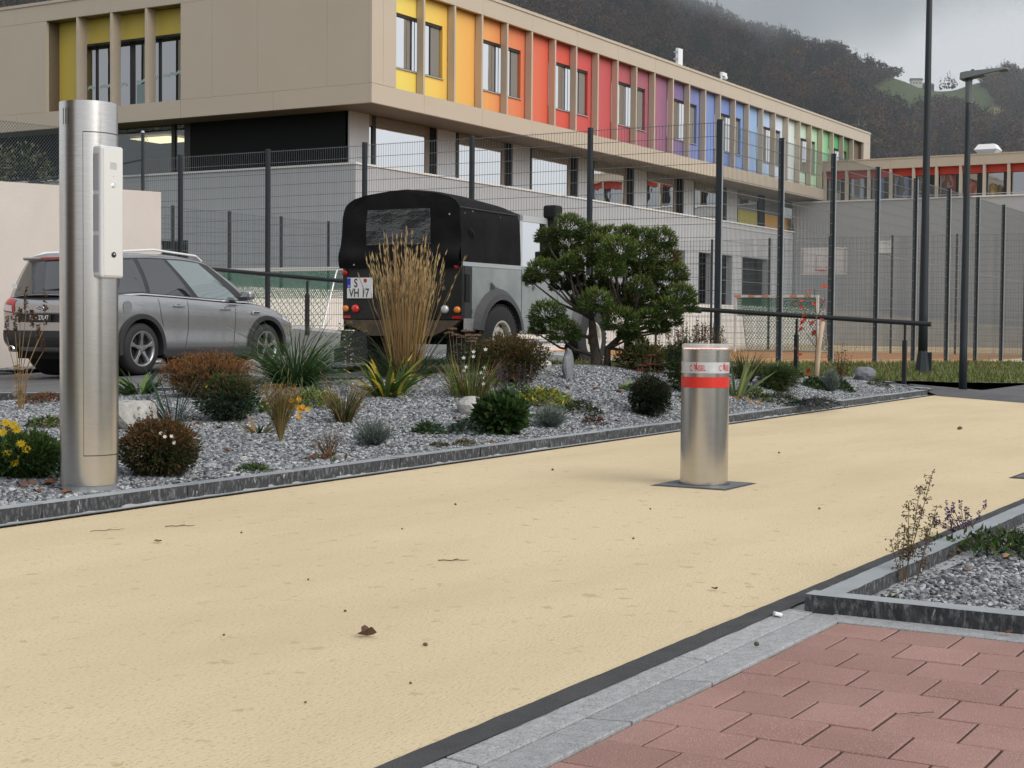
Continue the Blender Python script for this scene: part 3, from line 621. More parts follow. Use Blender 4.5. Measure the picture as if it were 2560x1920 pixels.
def chain_link(name, p0, p1, z0f, h, posts, label):
    e = empty(name, (p0[0], p0[1], z0f(0)), label=label, cat='fence'); d = Vector((p1[0]-p0[0], p1[1]-p0[1], 0)); Ln = d.length; d.normalize(); off = Vector(e.location)
    P = lambda s, z: Vector((p0[0], p0[1], 0))+d*s+Vector((0, 0, z0f(s)+z))
    b = MB(); n = int(Ln/.06); q = .0022
    nrm = Vector((-d.y, d.x, 0))
    for i in range(-int(h/.06), n):
        for sg in (1, -1):
            s0 = i*.06 if sg > 0 else i*.06+h; a0, a1 = s0, s0+sg*h
            t0, t1 = 0., 1.
            lo, hi = min(a0, a1), max(a0, a1)
            if hi <= 0 or lo >= Ln: continue
            f = lambda s: (s-a0)/(a1-a0)
            ts = sorted((f(max(lo, 0)), f(min(hi, Ln)))); t0, t1 = ts
            A = P(a0+(a1-a0)*t0, h*t0); B = P(a0+(a1-a0)*t1, h*t1); w_ = Vector((0, 0, q*2))
            b.add([A-w_, B-w_, B+w_, A+w_], [(0, 1, 2, 3)]); b.add([A-nrm*q, B-nrm*q, B+nrm*q, A+nrm*q], [(0, 1, 2, 3)])
    for z in (.02, h-.02): b.tube([P(0, z), P(Ln, z)], .0025, 3)
    b.build('mesh_net', M['wire'], e, True, recalc=False)
    for s in posts:
        pp = MB(); pp.tube([P(s, -.02), P(s, h+.06)], .03, 10); pp.build('post', M['anthracite'], e, True); MB().lathe([(.033, 0), (.033, .02), (.02, .035)], 10, P(s, h+.05)).build('post_cap', M['galv'], e, True)
    return e
cl = chain_link('chain_link_fence', (11.2, 19.4), (20.0, 19.4), lambda s: wtop(11.2+s)+0., .98, [.1, 2.6, 4.9, 8.66], 'green chain-link fence on top of the beige garden wall')
MB().tube([(19.8, 19.4, wtop(20)+.55), (17.3, 19.4, wtop(17.4)+.02)], .02, 6).build('brace', M['anthracite'], cl, True)
tag(MB().box(19.05, 19.28, 19.33, 19.345, 3.53, 3.70).build('small_sign', M['white']), 'small white sign hung on the chain-link fence brace', 'sign')

# ---- two unseen houses added outside the view, to give the steel dark reflections
def reflection_house(x0, x1, y0, y1, h, m, label):
    e = empty('house', (x0, y0, 0), label=label, cat='house'); MB().box(x0, x1, y0, y1, -.3, h).build('wall', m, e, True)
    xm = (x0+x1)/2; MB().prism([(x0-.5, h-.1), (xm, h+1.6), (x1+.5, h-.1)], y1-y0+.6, 'y', y0-.3).build('roof', M['roof_grey'], e, True)
reflection_house(-15, -8, 9, 24, 6.0, mat('brown_timber', (.13, .075, .045), .8), 'brown house added out of view on the left, for dark reflections in the steel column')
reflection_house(1.5, 9, -31, -24, 5.5, mat('dark_render', (.10, .10, .105), .8), 'dark house added out of view behind the viewer, for a dark band in the bollard')
# ================================================================== fences, lamps, rail, court equipment
def wire_panel_mesh(w_, h, dz=.2, dx=.05, r=.0025, ztop=None, doubles=True):
    b = MB(); n = int(round(w_/dx))
    for i in range(n+1):
        x = w_*i/n; b.add([(x-r, -r, 0), (x+r, -r, 0), (x, r, 0), (x-r, -r, h), (x+r, -r, h), (x, r, h)], [(0, 1, 4, 3), (1, 2, 5, 4), (2, 0, 3, 5)])
    k = int(h/dz)
    for j in range(k+1):
        z = h-.02-j*dz
        for y in ((-.008, .008) if doubles else (0,)):
            b.add([(0, y-r, z-r*1.3), (0, y+r, z-r*1.3), (0, y, z+r*1.3), (w_, y-r, z-r*1.3), (w_, y+r, z-r*1.3), (w_, y, z+r*1.3)], [(0, 1, 4, 3), (1, 2, 5, 4), (2, 0, 3, 5)])
    return b.mesh('mesh_panel', M['wire'])
def post_mesh(h, wx=.06, wy=.08):
    b = MB(); b.box(-wx/2, wx/2, -wy/2, wy/2, 0, h); return b.mesh('post', M['anthracite'])
def clip_mesh(h, side):
    """the galvanised cover strip with its row of bolts"""
    b = MB(); b.box(-.012, .012, side*.047-.006, side*.047+.006, .1, h-.02); return b.mesh('cover_strip', M['galv'])
def mesh_fence(name, pts, zbase, ztop, label, dz=.2, dx=.05, pw=(.06, .08), strip=0, split=2.03, r=.0025):
    e = empty(name, (pts[0][0], pts[0][1], zbase(*pts[0])), label=label, cat='fence'); off = e.location
    cache = {}
    for i, p in enumerate(pts):
        z0 = zbase(*p); h = round(ztop-z0+.03, 2)
        a = math.atan2(pts[min(i+1, len(pts)-1)][1]-pts[max(0, i-1)][1], pts[min(i+1, len(pts)-1)][0]-pts[max(0, i-1)][0])
        k = ('p', h)
        if k not in cache: cache[k] = post_mesh(h+.15, *pw)
        o = bpy.data.objects.new('post', cache[k]); link(o, e); o.location = Vector((p[0], p[1], z0-.15))-off; o.rotation_euler = (0, 0, a if 0 < i < len(pts)-1 else a)
        if strip:
            if ('s', h) not in cache: cache[('s', h)] = clip_mesh(h+.15, strip)
            q = bpy.data.objects.new('cover_strip', cache[('s', h)]); link(q, o)
        b = MB()
        for j in range(int(h/.2)): b.lathe([(.009, 0), (.009, .012), (.004, .016)], 6, (0, -pw[1]/2-.014, .25+j*.2), axis='y')
        if i < len(pts)-1:
            q = pts[i+1]; d = Vector((q[0]-p[0], q[1]-p[1])); L_ = round(d.length, 2); zb = max(zbase(*p), zbase(*q))+.04; H = round(ztop-zb, 2)
            for (s0, hh, dzz) in ((0, min(split, H), dz), (split+.012, H-split-.012, dz)):
                if hh < .3: continue
                k = ('m', L_, round(hh, 2))
                if k not in cache: cache[k] = wire_panel_mesh(L_, hh, dzz, dx, r)
                o = bpy.data.objects.new('mesh_panel', cache[k]); link(o, e); o.location = Vector((p[0], p[1], zb+s0))-off; o.rotation_euler = (0, 0, math.atan2(d.y, d.x))
    return e
FX, FY = 21.42, 9.17
left_posts = [(FX, y) for y in (22.14, 19.97, 17.88, 15.74, 13.56, 11.36)]
mesh_fence('mesh_fence', left_posts+[(FX, FY)], lambda x, y: max(zcourt(x), rampz(y)*.9), 3.98, 'tall dark steel mesh fence behind the parked cars', strip=1)
mesh_fence('mesh_fence', [(FX+.01+2.57*i, FY) for i in range(0, 17)], lambda x, y: zcourt(x)+.02, 3.98, 'tall dark steel mesh fence running along the lawn to the right', strip=-1)
mesh_fence('mesh_fence', [(51.3, y) for y in (24.4, 22.2, 20.0, 17.8, 15.6, 13.42, 11.2, 9.6)], lambda x, y: zcourt(x), 4.0, 'mesh fence at the far end of the sports court', pw=(.06, .06), r=.003)
mesh_fence('mesh_fence', [(23.2+2*i, 25.6) for i in range(0, 15)], lambda x, y: 1.8, 3.63, 'mesh fence standing on the pale retaining wall', pw=(.06, .06), split=9, r=.003)
mesh_fence('mesh_fence', [(51.4+2.5*i, 11.0) for i in range(0, 8)], lambda x, y: zcourt(x), 3.4, 'lower mesh fence beyond the far end of the court', pw=(.06, .06), split=9, r=.003)
# black handrail following the ramp
A, B = Vector((20.2, 17.9, 1.81)), Vector((21.62, 6.0, .965))
rl = empty('handrail', tuple(B-Vector((0, 0, .89))), label='black tubular handrail sloping past the cars and the pine to the lamp', cat='railing')
MB().tube([A+(A-B)*.25, A, A+(B-A)*.3-Vector((0, 0, .045)), A+(B-A)*.7-Vector((0, 0, .045)), B], .036, 10).build('rail', M['rail_black'], rl, True)
for t in (.03, .16, .38, .62, .855, 1.15):
    p = B+(A-B)*t-Vector((0, 0, .04 if .1 < t < .9 else 0))
    MB().box(p.x-.028, p.x+.028, p.y-.028, p.y+.028, p.z-.95, p.z-.26).build('post', M['rail_black'], rl, True); MB().box(p.x-.015, p.x+.015, p.y-.015, p.y+.015, p.z-.26, p.z-.03).build('stem', M['rail_black'], rl, True)
p = Vector((18.4, 9.4, 0)); MB().tube([(20.95, 10.4, 1.22), (21.0, 9.25, 1.13)], .03, 8).build('lower_rail', M['rail_black'], rl, True)
# lamp posts
lp = empty('lamp_post', (25.3, 7.15, .17), label='tall dark lamp post with flared foot behind the handrail end', cat='lamp post')
b = MB(); b.smooth = True; b.lathe([(.078, .34), (.072, 1.0), (.058, 3.5), (.044, 7.0), (.04, 9.0)], 20).build('pole', M['anthracite'], lp)
b = MB(); b.lathe([(.135, -.1), (.135, .0), (.082, .36), (.074, .38)], 8).build('foot', M['anthracite'], lp)
MB().box(-.012, .012, -.15, -.08, 0, .34).build('gusset', M['anthracite'], lp)
MB().box(-.5, .3, -.12, .12, 8.95, 9.05).build('head', M['anthracite'], lp)
lp = empty('lamp_post', (21.35, 5.47, .07), label='slim grey lamp post with flat head at the edge of the lawn', cat='lamp post')
b = MB(); b.smooth = True; b.lathe([(.056, -.1), (.053, .6), (.046, 2.2), (.038, 3.8), (.036, 4.05)], 20).build('pole', M['anthracite'], lp)
b = MB(); b.smooth = True; b.lathe([(.040, 3.92), (.046, 3.94), (.046, 4.20), (.052, 4.25)], 16).build('collar', M['lamp_grey'], lp)
# flat luminaire reaching towards -y, slightly raised
hd = MB(); hd.smooth = False
def hsec(t):
    y = .10-.62*t; wd = .12-.02*t; z = 4.24+.10*t; return y, wd, z
prev = None; vs = []
for t in (0, .12, .4, .8, 1.): 
    y, wd, z = hsec(t); th = .10 if t < .2 else (.095-.065*(t-.2)/.8)
    vs += [(-wd, y, z), (wd, y, z), (wd*.8, y, z+th), (-wd*.8, y, z+th)]
hd.add(vs, [(i*4+k, i*4+(k+1) % 4, (i+1)*4+(k+1) % 4, (i+1)*4+k) for i in range(4) for k in range(4)]+[(0, 3, 2, 1), (16, 17, 18, 19)])
ho = hd.build('luminaire', M['lamp_grey'], lp, bevel=.008)
for k in range(4): MB().box(-.07, .07, -.26-k*.06, -.25-k*.06, 4.355+k*.003, 4.395-k*.002).build('cooling_fin', M['galv'], ho)
MB().lathe([(.03, 4.32), (.03, 4.37), (.015, 4.385)], 12, (0, -.05, 0)).build('sensor', M['anthracite'], ho)
o = MB().box(-.07, .07, -.42, -.22, 0, .008); o.v = [(p[0], p[1], p[2]+4.24+.10*((.10-p[1])/.62)-.010) for p in o.v]; o.build('lens', M['lamp_clear'], ho)
# goals on the court
def goal(name, x, y0, y1, depth, h, label, stripes):
    z = zcourt(x); e = empty(name, (x, (y0+y1)/2, z), label=label, cat='goal'); yy0, yy1 = y0-(y0+y1)/2, y1-(y0+y1)/2
    pw = mat('goal_white', (.72, .72, .72), .4); ps = mat('goal_orange', (.62, .28, .10), .4)
    for y in (yy0, yy1): MB().box(-.04, .04, y-.04, y+.04, 0, h-.08).build('upright', pw, e)
    n = 12
    for k in range(n): 
        a, c = yy0-.04+(yy1-yy0+.08)*k/n, yy0-.04+(yy1-yy0+.08)*(k+1)/n; MB().box(-.041, .041, a, c, h-.08, h).build('crossbar_stripe', ps if (stripes and k % 2) else pw, e)
    for y in (yy0, yy1):
        MB().tube([(0, y, h-.04), (depth*.45, y, h-.1), (depth, y, .05)], .02, 6).build('net_stay', M['galv'], e); MB().tube([(0, y, .03), (depth, y, .03)], .025, 6).build('ground_bar', M['galv'], e)
    MB().tube([(depth, yy0, .04), (depth, yy1, .04)], .03, 6).build('ground_bar', M['galv'], e)
    b = MB(); r = .010
    def P(u, v): # v along stay, u across
        s = abs(depth); xx = depth*(.45*min(1, v*2) if v < .5 else .45+.55*(v-.5)*2); zz = (h-.05)+(-.05)*min(1, v*2) if v < .5 else (h-.1)+(.05-h+.1)*(v-.5)*2
        return Vector((xx, yy0+(yy1-yy0)*u, zz-.06*math.sin(PI*u)*(1-v)))
    nu, nv = 26, 24
    for i in range(nu+1):
        for j in range(nv):
            for du in (1, -1):
                u0, u1 = i/nu, (i+du)/nu
                if not 0 <= u1 <= 1: continue
                a, c = P(u0, j/nv), P(u1, (j+1)/nv); b.add([a-Vector((0, r, 0)), a+Vector((0, r, 0)), c+Vector((0, r, 0)), c-Vector((0, r, 0))], [(0, 1, 2, 3)])
    b.build('net', mat('green_net', (.03, .20, .11), .8), e, recalc=False)
    sk = MB()      # doubled-up net hanging from the bar
    for i in range(70):
        for du in (1, -1):
            for j in range(14):
                u0 = (i+(j % 2)*.5)/70; y_a = yy0+(yy1-yy0)*u0; y_b = y_a+du*.03; z_a = h-.09-j*.045; q = depth*.06
                sk.add([(q, y_a-.008, z_a), (q, y_a+.008, z_a), (q, y_b+.008, z_a-.045), (q, y_b-.008, z_a-.045)], [(0, 1, 2, 3)])
    sk.build('net_skirt', bpy.data.materials['green_net'], e, recalc=False)
    return e
goal('handball_goal', 49.5, 17.56, 20.52, 1.1, 1.95, 'white goal with green net at the far end of the court', True)
goal('handball_goal', 28.0, 20.9, 25.0, -1.3, 1.95, 'low white goal with green net behind the grey car', False)
bk = empty('basketball_hoop', (53.0, 18.6, zcourt(53)), label='white basketball backboard above the far goal', cat='basketball hoop')
MB().box(-.02, .02, -.85, .85, 2.75, 3.72).build('backboard', M['white'], bk)
for (a, c, d, e_) in ((-.82, -.76, 2.8, 3.68), (.76, .82, 2.8, 3.68), (-.3, -.26, 2.95, 3.4), (.26, .3, 2.95, 3.4)): MB().box(-.026, -.021, a, c, d, e_).build('board_line', M['galv'], bk)
MB().tube([(.1, 0, 3.2), (.9, 0, 2.9), (.9, 0, 0)], .06, 8).build('mast', M['galv'], bk)
rg = MB(); rg.tube([(-.25+.22*math.cos(t*PI/8), .22*math.sin(t*PI/8), 2.9) for t in range(17)], .012, 5); rg.build('rim', M['logo_red'], bk)

# ================================================================== text helper
def text_mesh(s, size, depth=.0):
    c = bpy.data.curves.new('txt', 'FONT'); c.body = s; c.size = size; c.align_x = 'CENTER'; c.align_y = 'CENTER'; c.resolution_u = 4; c.offset = size*.015
    o = bpy.data.objects.new('txt', c); col.objects.link(o)
    bpy.context.view_layer.update()
    me = bpy.data.meshes.new_from_object(o.evaluated_get(bpy.context.evaluated_depsgraph_get())); bpy.data.objects.remove(o); bpy.data.curves.remove(c); return me
def text_part(name, s, size, m, parent, loc, rot, sx=1.):
    me = text_mesh(s, size); me.materials.clear(); me.materials.append(m); o = bpy.data.objects.new(name, me); link(o, parent); o.location = loc; o.rotation_euler = rot; o.scale = (sx, 1, 1); return o
def wrap_text(name, s, size, m, parent, r, a0, z, sx=1.):
    """flat lettering wrapped on a vertical cylinder of radius r, centred at azimuth a0"""
    me = text_mesh(s, size); bm = bmesh.new(); bm.from_mesh(me); bmesh.ops.triangulate(bm, faces=bm.faces)
    for v in bm.verts:
        a = a0+v.co.x*sx/r; v.co = Vector((r*math.cos(a), r*math.sin(a), z+v.co.y))
    bm.to_mesh(me); bm.free(); me.materials.clear(); me.materials.append(m); o = bpy.data.objects.new(name, me); link(o, parent); return o

# ================================================================== rising bollard
bo = empty('bollard', (8.165, 3.565, 0), label='brushed steel rising bollard with red band standing on the sand-coloured road', cat='bollard')
RB = .1375
VA = math.atan2(-3.565, -8.165)     # azimuth from the bollard towards the viewer's side of the road
def ring(name, m, prof, parent, n=72, bevel=0):
    b = MB(); b.smooth = True; b.lathe(prof, n); o = b.build(name, m, parent); sm = o.modifiers.new('edge', 'EDGE_SPLIT'); sm.split_angle = R(35); return o
ring('shaft', M['steel'], [(RB, .0), (RB, .565)], bo)
ring('shaft_upper', M['steel'], [(RB-.0005, .627), (RB-.0005, .648)], bo)
ring('red_band', M['red_reflex'], [(RB+.0006, .566), (RB+.0006, .6265)], bo)
lb = ring('label_band', M['silver_reflex'], [(RB+.0006, .6485), (RB+.0006, .711)], bo)
ring('head', M['steel'], [(RB-.0005, .7112), (RB-.0005, .782), (RB-.006, .786), (.02, .786)], bo)
cl_ = mat('clear_ring', (.72, .72, .74), .08, alpha=.42, spec=.6)
ring('light_ring', cl_, [(RB-.004, .7865), (RB-.002, .79), (RB-.002, .812), (RB-.008, .816), (.0, .816)], bo)
led = mat('led_red', (.6, .06, .06), .4, emit=(1., .16, .14), estr=2.6); led2 = mat('led_core', (.9, .5, .45), .4, emit=(1., .62, .50), estr=4.0)
for k in range(56):
    a = 2*PI*k/56; b = MB(); b.lathe([(.0035, 0), (.003, .003)], 6, ((RB-.016)*math.cos(a), (RB-.016)*math.sin(a), .7862)); b.build('led', led2 if k % 2 else led, bo)
for k in range(-2, 3):
    wrap_text('lettering', 'C  NSEL', .046, M['logo_red'], lb, RB+.0012, VA-.34+k*1.28, .676, .62)
    wrap_text('emblem', 'N', .05, M['logo_red'], lb, RB+.0013, VA-.34+k*1.28-.075, .684, .55); wrap_text('emblem', '/', .062, M['logo_red'], lb, RB+.0014, VA-.34+k*1.28-.045, .690, .5)
gp = MB(); gp.box(-.215, .215, -.215, .215, -.01, .006)
po = gp.build('ground_plate', mat('steel_ground_plate', (.13, .135, .14), .55, .4), bo, bevel=.002)
for k in range(27): MB().box(-.205, .205, -.205+k*.0153, -.1975+k*.0153, .006, .0078).build('groove_bar', mat('plate_rib', (.22, .225, .235), .5, .5) if k == 0 else bpy.data.materials['plate_rib'], po)
ring('gap_ring', M['steel_dark'], [(RB+.012, .0079), (RB+.012, .0084), (RB+.0005, .0084)], bo)
MB().prism([(-.232, -.232), (.232, -.232), (.232, .232), (-.232, .232)], .006, 'z', -.004).build('plate_edge', M['asphalt_dark'], bo)
gd = empty('floor_drain', (9.9, 1.95, 0), label='dark slotted steel grate set into the road at the right edge', cat='grate')
MB().box(-.29, .31, -.12, .22, -.01, .004).build('frame', M['asphalt_dark'], gd)
for k in range(9): MB().box(-.24+k*.06, -.205+k*.06, -.09, .19, .0041, .0075).build('bar', bpy.data.materials['plate_rib'], gd)

# ================================================================== intercom column
RC = .142
ic = empty('intercom_column', (5.525, 5.765, .07), label='tall brushed steel intercom column standing in the gravel at the kerb', cat='intercom column')
CA = math.atan2(-5.79, -5.51)       # towards the camera side
top = 1.93
b = MB(); b.smooth = True; b.lathe([(RC, .03), (RC, top-.0), (RC-.004, top), (RC-.004, top-.05), (0, top-.05)], 96)
body = b.build('body', M['steel'], ic); body.modifiers.new('edge', 'EDGE_SPLIT').split_angle = R(35)
b = MB(); b.lathe([(RC-.03, -.0), (RC-.012, .0), (RC-.006, .028), (RC-.002, .03)], 64).build('base_ring', M['galv'], ic)
MB().box(-.09, .09, -.12, -.06, -.06, .0).build('foot', M['galv'], ic); MB().box(-.14, -.06, -.09, .09, -.06, .0).build('foot', M['galv'], ic)
def cyl_patch(a0, a1, z0, z1, r, n=16):
    b = MB(); b.smooth = True; b.grid(lambda u, v: (r*math.cos(a0+(a1-a0)*u), r*math.sin(a0+(a1-a0)*u), z0+(z1-z0)*v), n, 1); return b
d0 = CA-.19; d1 = CA+1.75          # door spans from left of centre round the right side
cyl_patch(d0, d1, .185, top-.157, RC+.0012, 24).build('door', M['steel'], ic)
for a in (d0,): cyl_patch(a-.012, a+.004, .18, top-.152, RC+.0018, 2).build('door_gap', M['steel_dark'], ic)
for z in (.18, top-.154): cyl_patch(d0-.01, d1, z-.0022, z+.0022, RC+.0018, 24).build('door_gap', M['steel_dark'], ic)
for k in range(3): cyl_patch(CA-1.02+k*.135, CA-.993+k*.135, top-.115, top-.035, RC+.001, 2).build('vent_slot', M['steel_dark'], ic)
# intercom box facing right of the camera
ia = CA+.66
ie = Matrix.Rotation(ia, 4, 'Z')
def ibox(name, m, x0, x1, y0, y1, z0, z1, parent, bevel=0.):
    b = MB().box(x0, x1, y0, y1, z0, z1); b.v = [tuple(ie @ Vector(p)) for p in b.v]; return b.build(name, m, parent, bevel=bevel, seg=3)
hz0, hz1 = 1.06, 1.71
hs_ = ibox('intercom_housing', M['clear_plastic'], .085, .185, -.070, .070, hz0, hz1, ic, .014)
for k in range(3): ibox('side_pocket', M['plastic_grey'], .122, .168, -.0715, -.0695, hz0+.03+k*.2, hz0+.21+k*.2, hs_)
fp = ibox('face_plate', M['steel_panel'], .1852, .1875, -.054, .058, hz0+.012, hz1-.012, ic, .001)
b = MB()
for i in range(9):
    for j in range(7): b.box(.1877, .1881, -.018+i*.0045+(.0022 if j % 2 else 0), -.0158+i*.0045+(.0022 if j % 2 else 0), hz1-.085-j*.005, hz1-.0828-j*.005)
b.v = [tuple(ie @ Vector(p)) for p in b.v]; o = b.build('speaker_grille', M['steel_dark'], fp); o['kind'] = 'stuff'
def idisc(name, m, y, z, r, h, parent, x=.1876):
    b = MB(); b.smooth = False; b.lathe([(r, 0), (r, h*.6), (r*.75, h)], 20, (0, 0, 0), 'x'); b.v = [tuple(ie @ Vector((p[0]+x, p[1]+y, p[2]+z))) for p in b.v]; return b.build(name, m, parent)
bt = idisc('call_button', M['chrome'], .004, hz1-.195, .012, .004, fp); idisc('button_cap', M['lamp_clear'], .004, hz1-.195, .008, .006, bt)
ln = idisc('camera_lens', M['black_gloss'], .004, hz0+.115, .0145, .003, fp); idisc('lens_glass', M['chrome'], .006, hz0+.118, .005, .0045, ln)
idisc('microphone', M['steel_dark'], .004, hz1-.15, .0018, .001, fp)
# ================================================================== vehicles
def bvh_of(o):
    dg = bpy.context.evaluated_depsgraph_get(); return BVHTree.FromObject(o, dg)
def bake(o):
    """replace an object's mesh by its evaluated one (modifiers applied)"""
    dg = bpy.context.evaluated_depsgraph_get(); me = bpy.data.meshes.new_from_object(o.evaluated_get(dg)); old = o.data; o.modifiers.clear(); o.data = me; bpy.data.meshes.remove(old)
def shoot(bv, p, d, off):
    h = bv.ray_cast(Vector(p), Vector(d))
    return (h[0]-Vector(d).normalized()*off) if h[0] is not None else None
def ribbon(bv, pts, wd, d, off=.003):
    """thin strip laid on a surface along a polyline given in the plane across d"""
    b = MB(); d = Vector(d); dense = []
    for a, c in zip(pts[:-1], pts[1:]):
        a, c = Vector(a), Vector(c); n = max(1, int((c-a).length/.04)); dense += [a+(c-a)*k/n for k in range(n)]
    dense.append(Vector(pts[-1])); vs = []
    for i, p in enumerate(dense):
        t = (dense[min(i+1, len(dense)-1)]-dense[max(0, i-1)]).normalized(); s = t.cross(d).normalized()*wd/2
        q0, q1 = shoot(bv, p-s, d, off), shoot(bv, p+s, d, off)
        if q0 is None or q1 is None: vs.append(None); continue
        vs.append((q0, q1))
    for a, c in zip(vs[:-1], vs[1:]):
        if a and c: b.add([a[0], a[1], c[1], c[0]], [(0, 1, 2, 3)])
    return b
def patch(bv, quad, d, off=.004, nu=8, nv=6):
    """curved patch: a flat quad projected along d on a surface"""
    a, b_, c, e = [Vector(q) for q in quad]; b = MB(); b.smooth = True; g = {}
    for i in range(nu+1):
        for j in range(nv+1):
            u, v = i/nu, j/nv; p = (a*(1-u)+b_*u)*(1-v)+(e*(1-u)+c*u)*v; q = shoot(bv, p, d, off); g[i, j] = q
    for i in range(nu):
        for j in range(nv):
            qs = [g[i, j], g[i+1, j], g[i+1, j+1], g[i, j+1]]
            if all(q is not None for q in qs): b.add(qs, [(0, 1, 2, 3)])
    return b
def loft(sections, closed_ends=True):
    """sections: list of half outlines (y>=0) bottom centre -> top centre; mirrored to a closed body"""
    b = MB(); b.smooth = True; n = len(sections[0][1]); ring_n = 2*n-2
    for x, pts in sections:
        xs_ = x if isinstance(x, (list, tuple)) else [x]*n
        L_ = [(xs_[i], p[0], p[1]) for i, p in enumerate(pts)]; R_ = [(xs_[i], -pts[i][0], pts[i][1]) for i in range(n-2, 0, -1)]
        b.v += L_+R_
    m = len(sections)
    for i in range(m-1):
        for k in range(ring_n):
            b.f.append([i*ring_n+k, i*ring_n+(k+1) % ring_n, (i+1)*ring_n+(k+1) % ring_n, (i+1)*ring_n+k]); b.m.append(0); b.sm.append(True)
    if closed_ends:
        for i in (0, m-1):
            for k in range(n-2):
                b.f.append([i*ring_n+k, i*ring_n+k+1, i*ring_n+(ring_n-k-1) % ring_n, i*ring_n+(ring_n-k) % ring_n] if k > 0 else [i*ring_n, i*ring_n+1, i*ring_n+ring_n-1]); b.m.append(0); b.sm.append(True)
            k = n-2; b.f.append([i*ring_n+k, i*ring_n+k+1, i*ring_n+k+2]); b.m.append(0); b.sm.append(True)
    return b
def wheel(parent, loc, side, r, wd, rim_m, spokes, rim_r, steel=False):
    """side -1: faces -y"""
    e = None
    b = MB(); b.smooth = True
    b.lathe([(rim_r, -wd/2), (r-.05, -wd/2), (r-.015, -wd*.42), (r, -wd*.3), (r, wd*.3), (r-.015, wd*.42), (r-.05, wd/2), (rim_r, wd/2)], 40, (0, 0, 0), 'y', cap=False)
    w_ = b.build('wheel', M['rubber'], parent); w_.location = loc; w_.modifiers.new('edge', 'EDGE_SPLIT').split_angle = R(50)
    if steel:   # tread blocks
        t = MB()
        for k in range(46):
            a = 2*PI*k/46
            for sy in (-1, 1):
                q = MB().box(r-.006, r+.010, sy*.022 if sy > 0 else -wd*.42, wd*.42 if sy > 0 else -.022, -.016, .016); mm = Matrix.Rotation(a+(.03*sy), 3, 'Y'); t.add([mm @ Vector(p) for p in q.v], q.f)
        o = t.build('tread', M['rubber'], w_); o['kind'] = 'stuff'
    y0 = side*wd/2
    b = MB(); b.smooth = True; b.lathe([(rim_r+.004, y0*1.0), (rim_r-.01, y0*1.02), (rim_r-.025, y0*.9), (rim_r-.03, y0*.3)], 40, (0, 0, 0), 'y', cap=False); b.build('rim', rim_m, w_)
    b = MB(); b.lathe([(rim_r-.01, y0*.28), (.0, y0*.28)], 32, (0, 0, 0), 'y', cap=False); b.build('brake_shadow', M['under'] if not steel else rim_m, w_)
    if steel:
        b = MB(); b.smooth = True; b.lathe([(rim_r-.03, y0*.36), (.16, y0*.46), (.135, y0*.62), (.10, y0*.62), (.085, y0*.5), (.0, y0*.5)], 32, (0, 0, 0), 'y', cap=False); b.build('wheel_disc', rim_m, w_)
        MB().lathe([(.055, y0*.5), (.055, y0*.95), (.03, y0*1.0)], 16, (0, 0, 0), 'y').build('hub_cap', M['rover_black'], w_)
        for k in range(5):
            a = 2*PI*k/5; MB().lathe([(.013, y0*.6), (.013, y0*.72)], 8, (.083*math.cos(a), 0, .083*math.sin(a)), 'y').build('wheel_nut', M['rust'], w_)
        for k in range(8):
            a = 2*PI*(k+.5)/8; MB().lathe([(.016, y0*.50), (.016, y0*.56)], 10, (.165*math.cos(a), 0, .165*math.sin(a)), 'y').build('vent_hole', M['under'], w_)
    else:
        for k in range(spokes):
            a = PI/2+2*PI*k/spokes; ca, sa = math.cos(a), math.sin(a)
            def P(rr, t, y): return (rr*ca-t*sa, y, rr*sa+t*ca)
            q = MB(); yo, yi = y0*.88, y0*.55
            q.add([P(.035, -.030, yo), P(.035, .030, yo), P(.13, .016, y0*.93), P(.13, -.016, y0*.93), P(rim_r-.012, -.036, y0*.98), P(rim_r-.012, .036, y0*.98), P(.035, -.036, yi), P(.035, .036, yi), P(.13, .022, yi), P(.13, -.022, yi), P(rim_r-.02, -.042, yi), P(rim_r-.02, .042, yi)],
                  [(0, 1, 2, 3), (3, 2, 5, 4), (0, 3, 9, 6), (3, 4, 10, 9), (1, 7, 8, 2), (2, 8, 11, 5), (4, 5, 11, 10)]); q.build('spoke', rim_m, w_, bevel=.004)
        MB().lathe([(.06, y0*.55), (.06, y0*.84), (.045, y0*.88), (.028, y0*.90)], 20, (0, 0, 0), 'y').build('hub', rim_m, w_)
        for k in range(5):
            a = 2*PI*(k+.5)/5; MB().lathe([(.009, y0*.88), (.009, y0*.905)], 8, (.044*math.cos(a), 0, .044*math.sin(a)), 'y').build('wheel_nut', M['under'], w_)
    return w_

# ------------------------------------------------------------------ grey compact off-road car (rear and right side seen)
car = empty('parked_car', (16.42, 15.72, zlot(16.4, 15.7)+.005), R(2.2), label='grey metallic compact SUV parked behind the intercom column, tail towards the road', cat='car')
S = [(-2.265, .62, .50, .80, .90, .58, .93), (-2.22, .78, .36, .82, .96, .70, 1.00), (-2.12, .855, .29, .82, 1.03, .77, 1.06), (-1.9, .895, .25, .82, 1.07, .82, 1.10), (-1.35, .915, .23, .80, 1.075, .85, 1.115), (-.6, .918, .22, .78, 1.045, .86, 1.085),
     (.2, .918, .22, .76, 1.01, .86, 1.05), (.9, .918, .22, .74, .985, .855, 1.04), (1.2, .916, .22, .73, .975, .84, 1.065), (1.6, .91, .23, .70, .925, .80, 1.01), (1.9, .885, .25, .66, .86, .735, .945), (2.1, .83, .27, .60, .78, .65, .86), (2.21, .74, .31, .55, .69, .54, .76), (2.265, .60, .40, .50, .60, .42, .63)]
secs = []
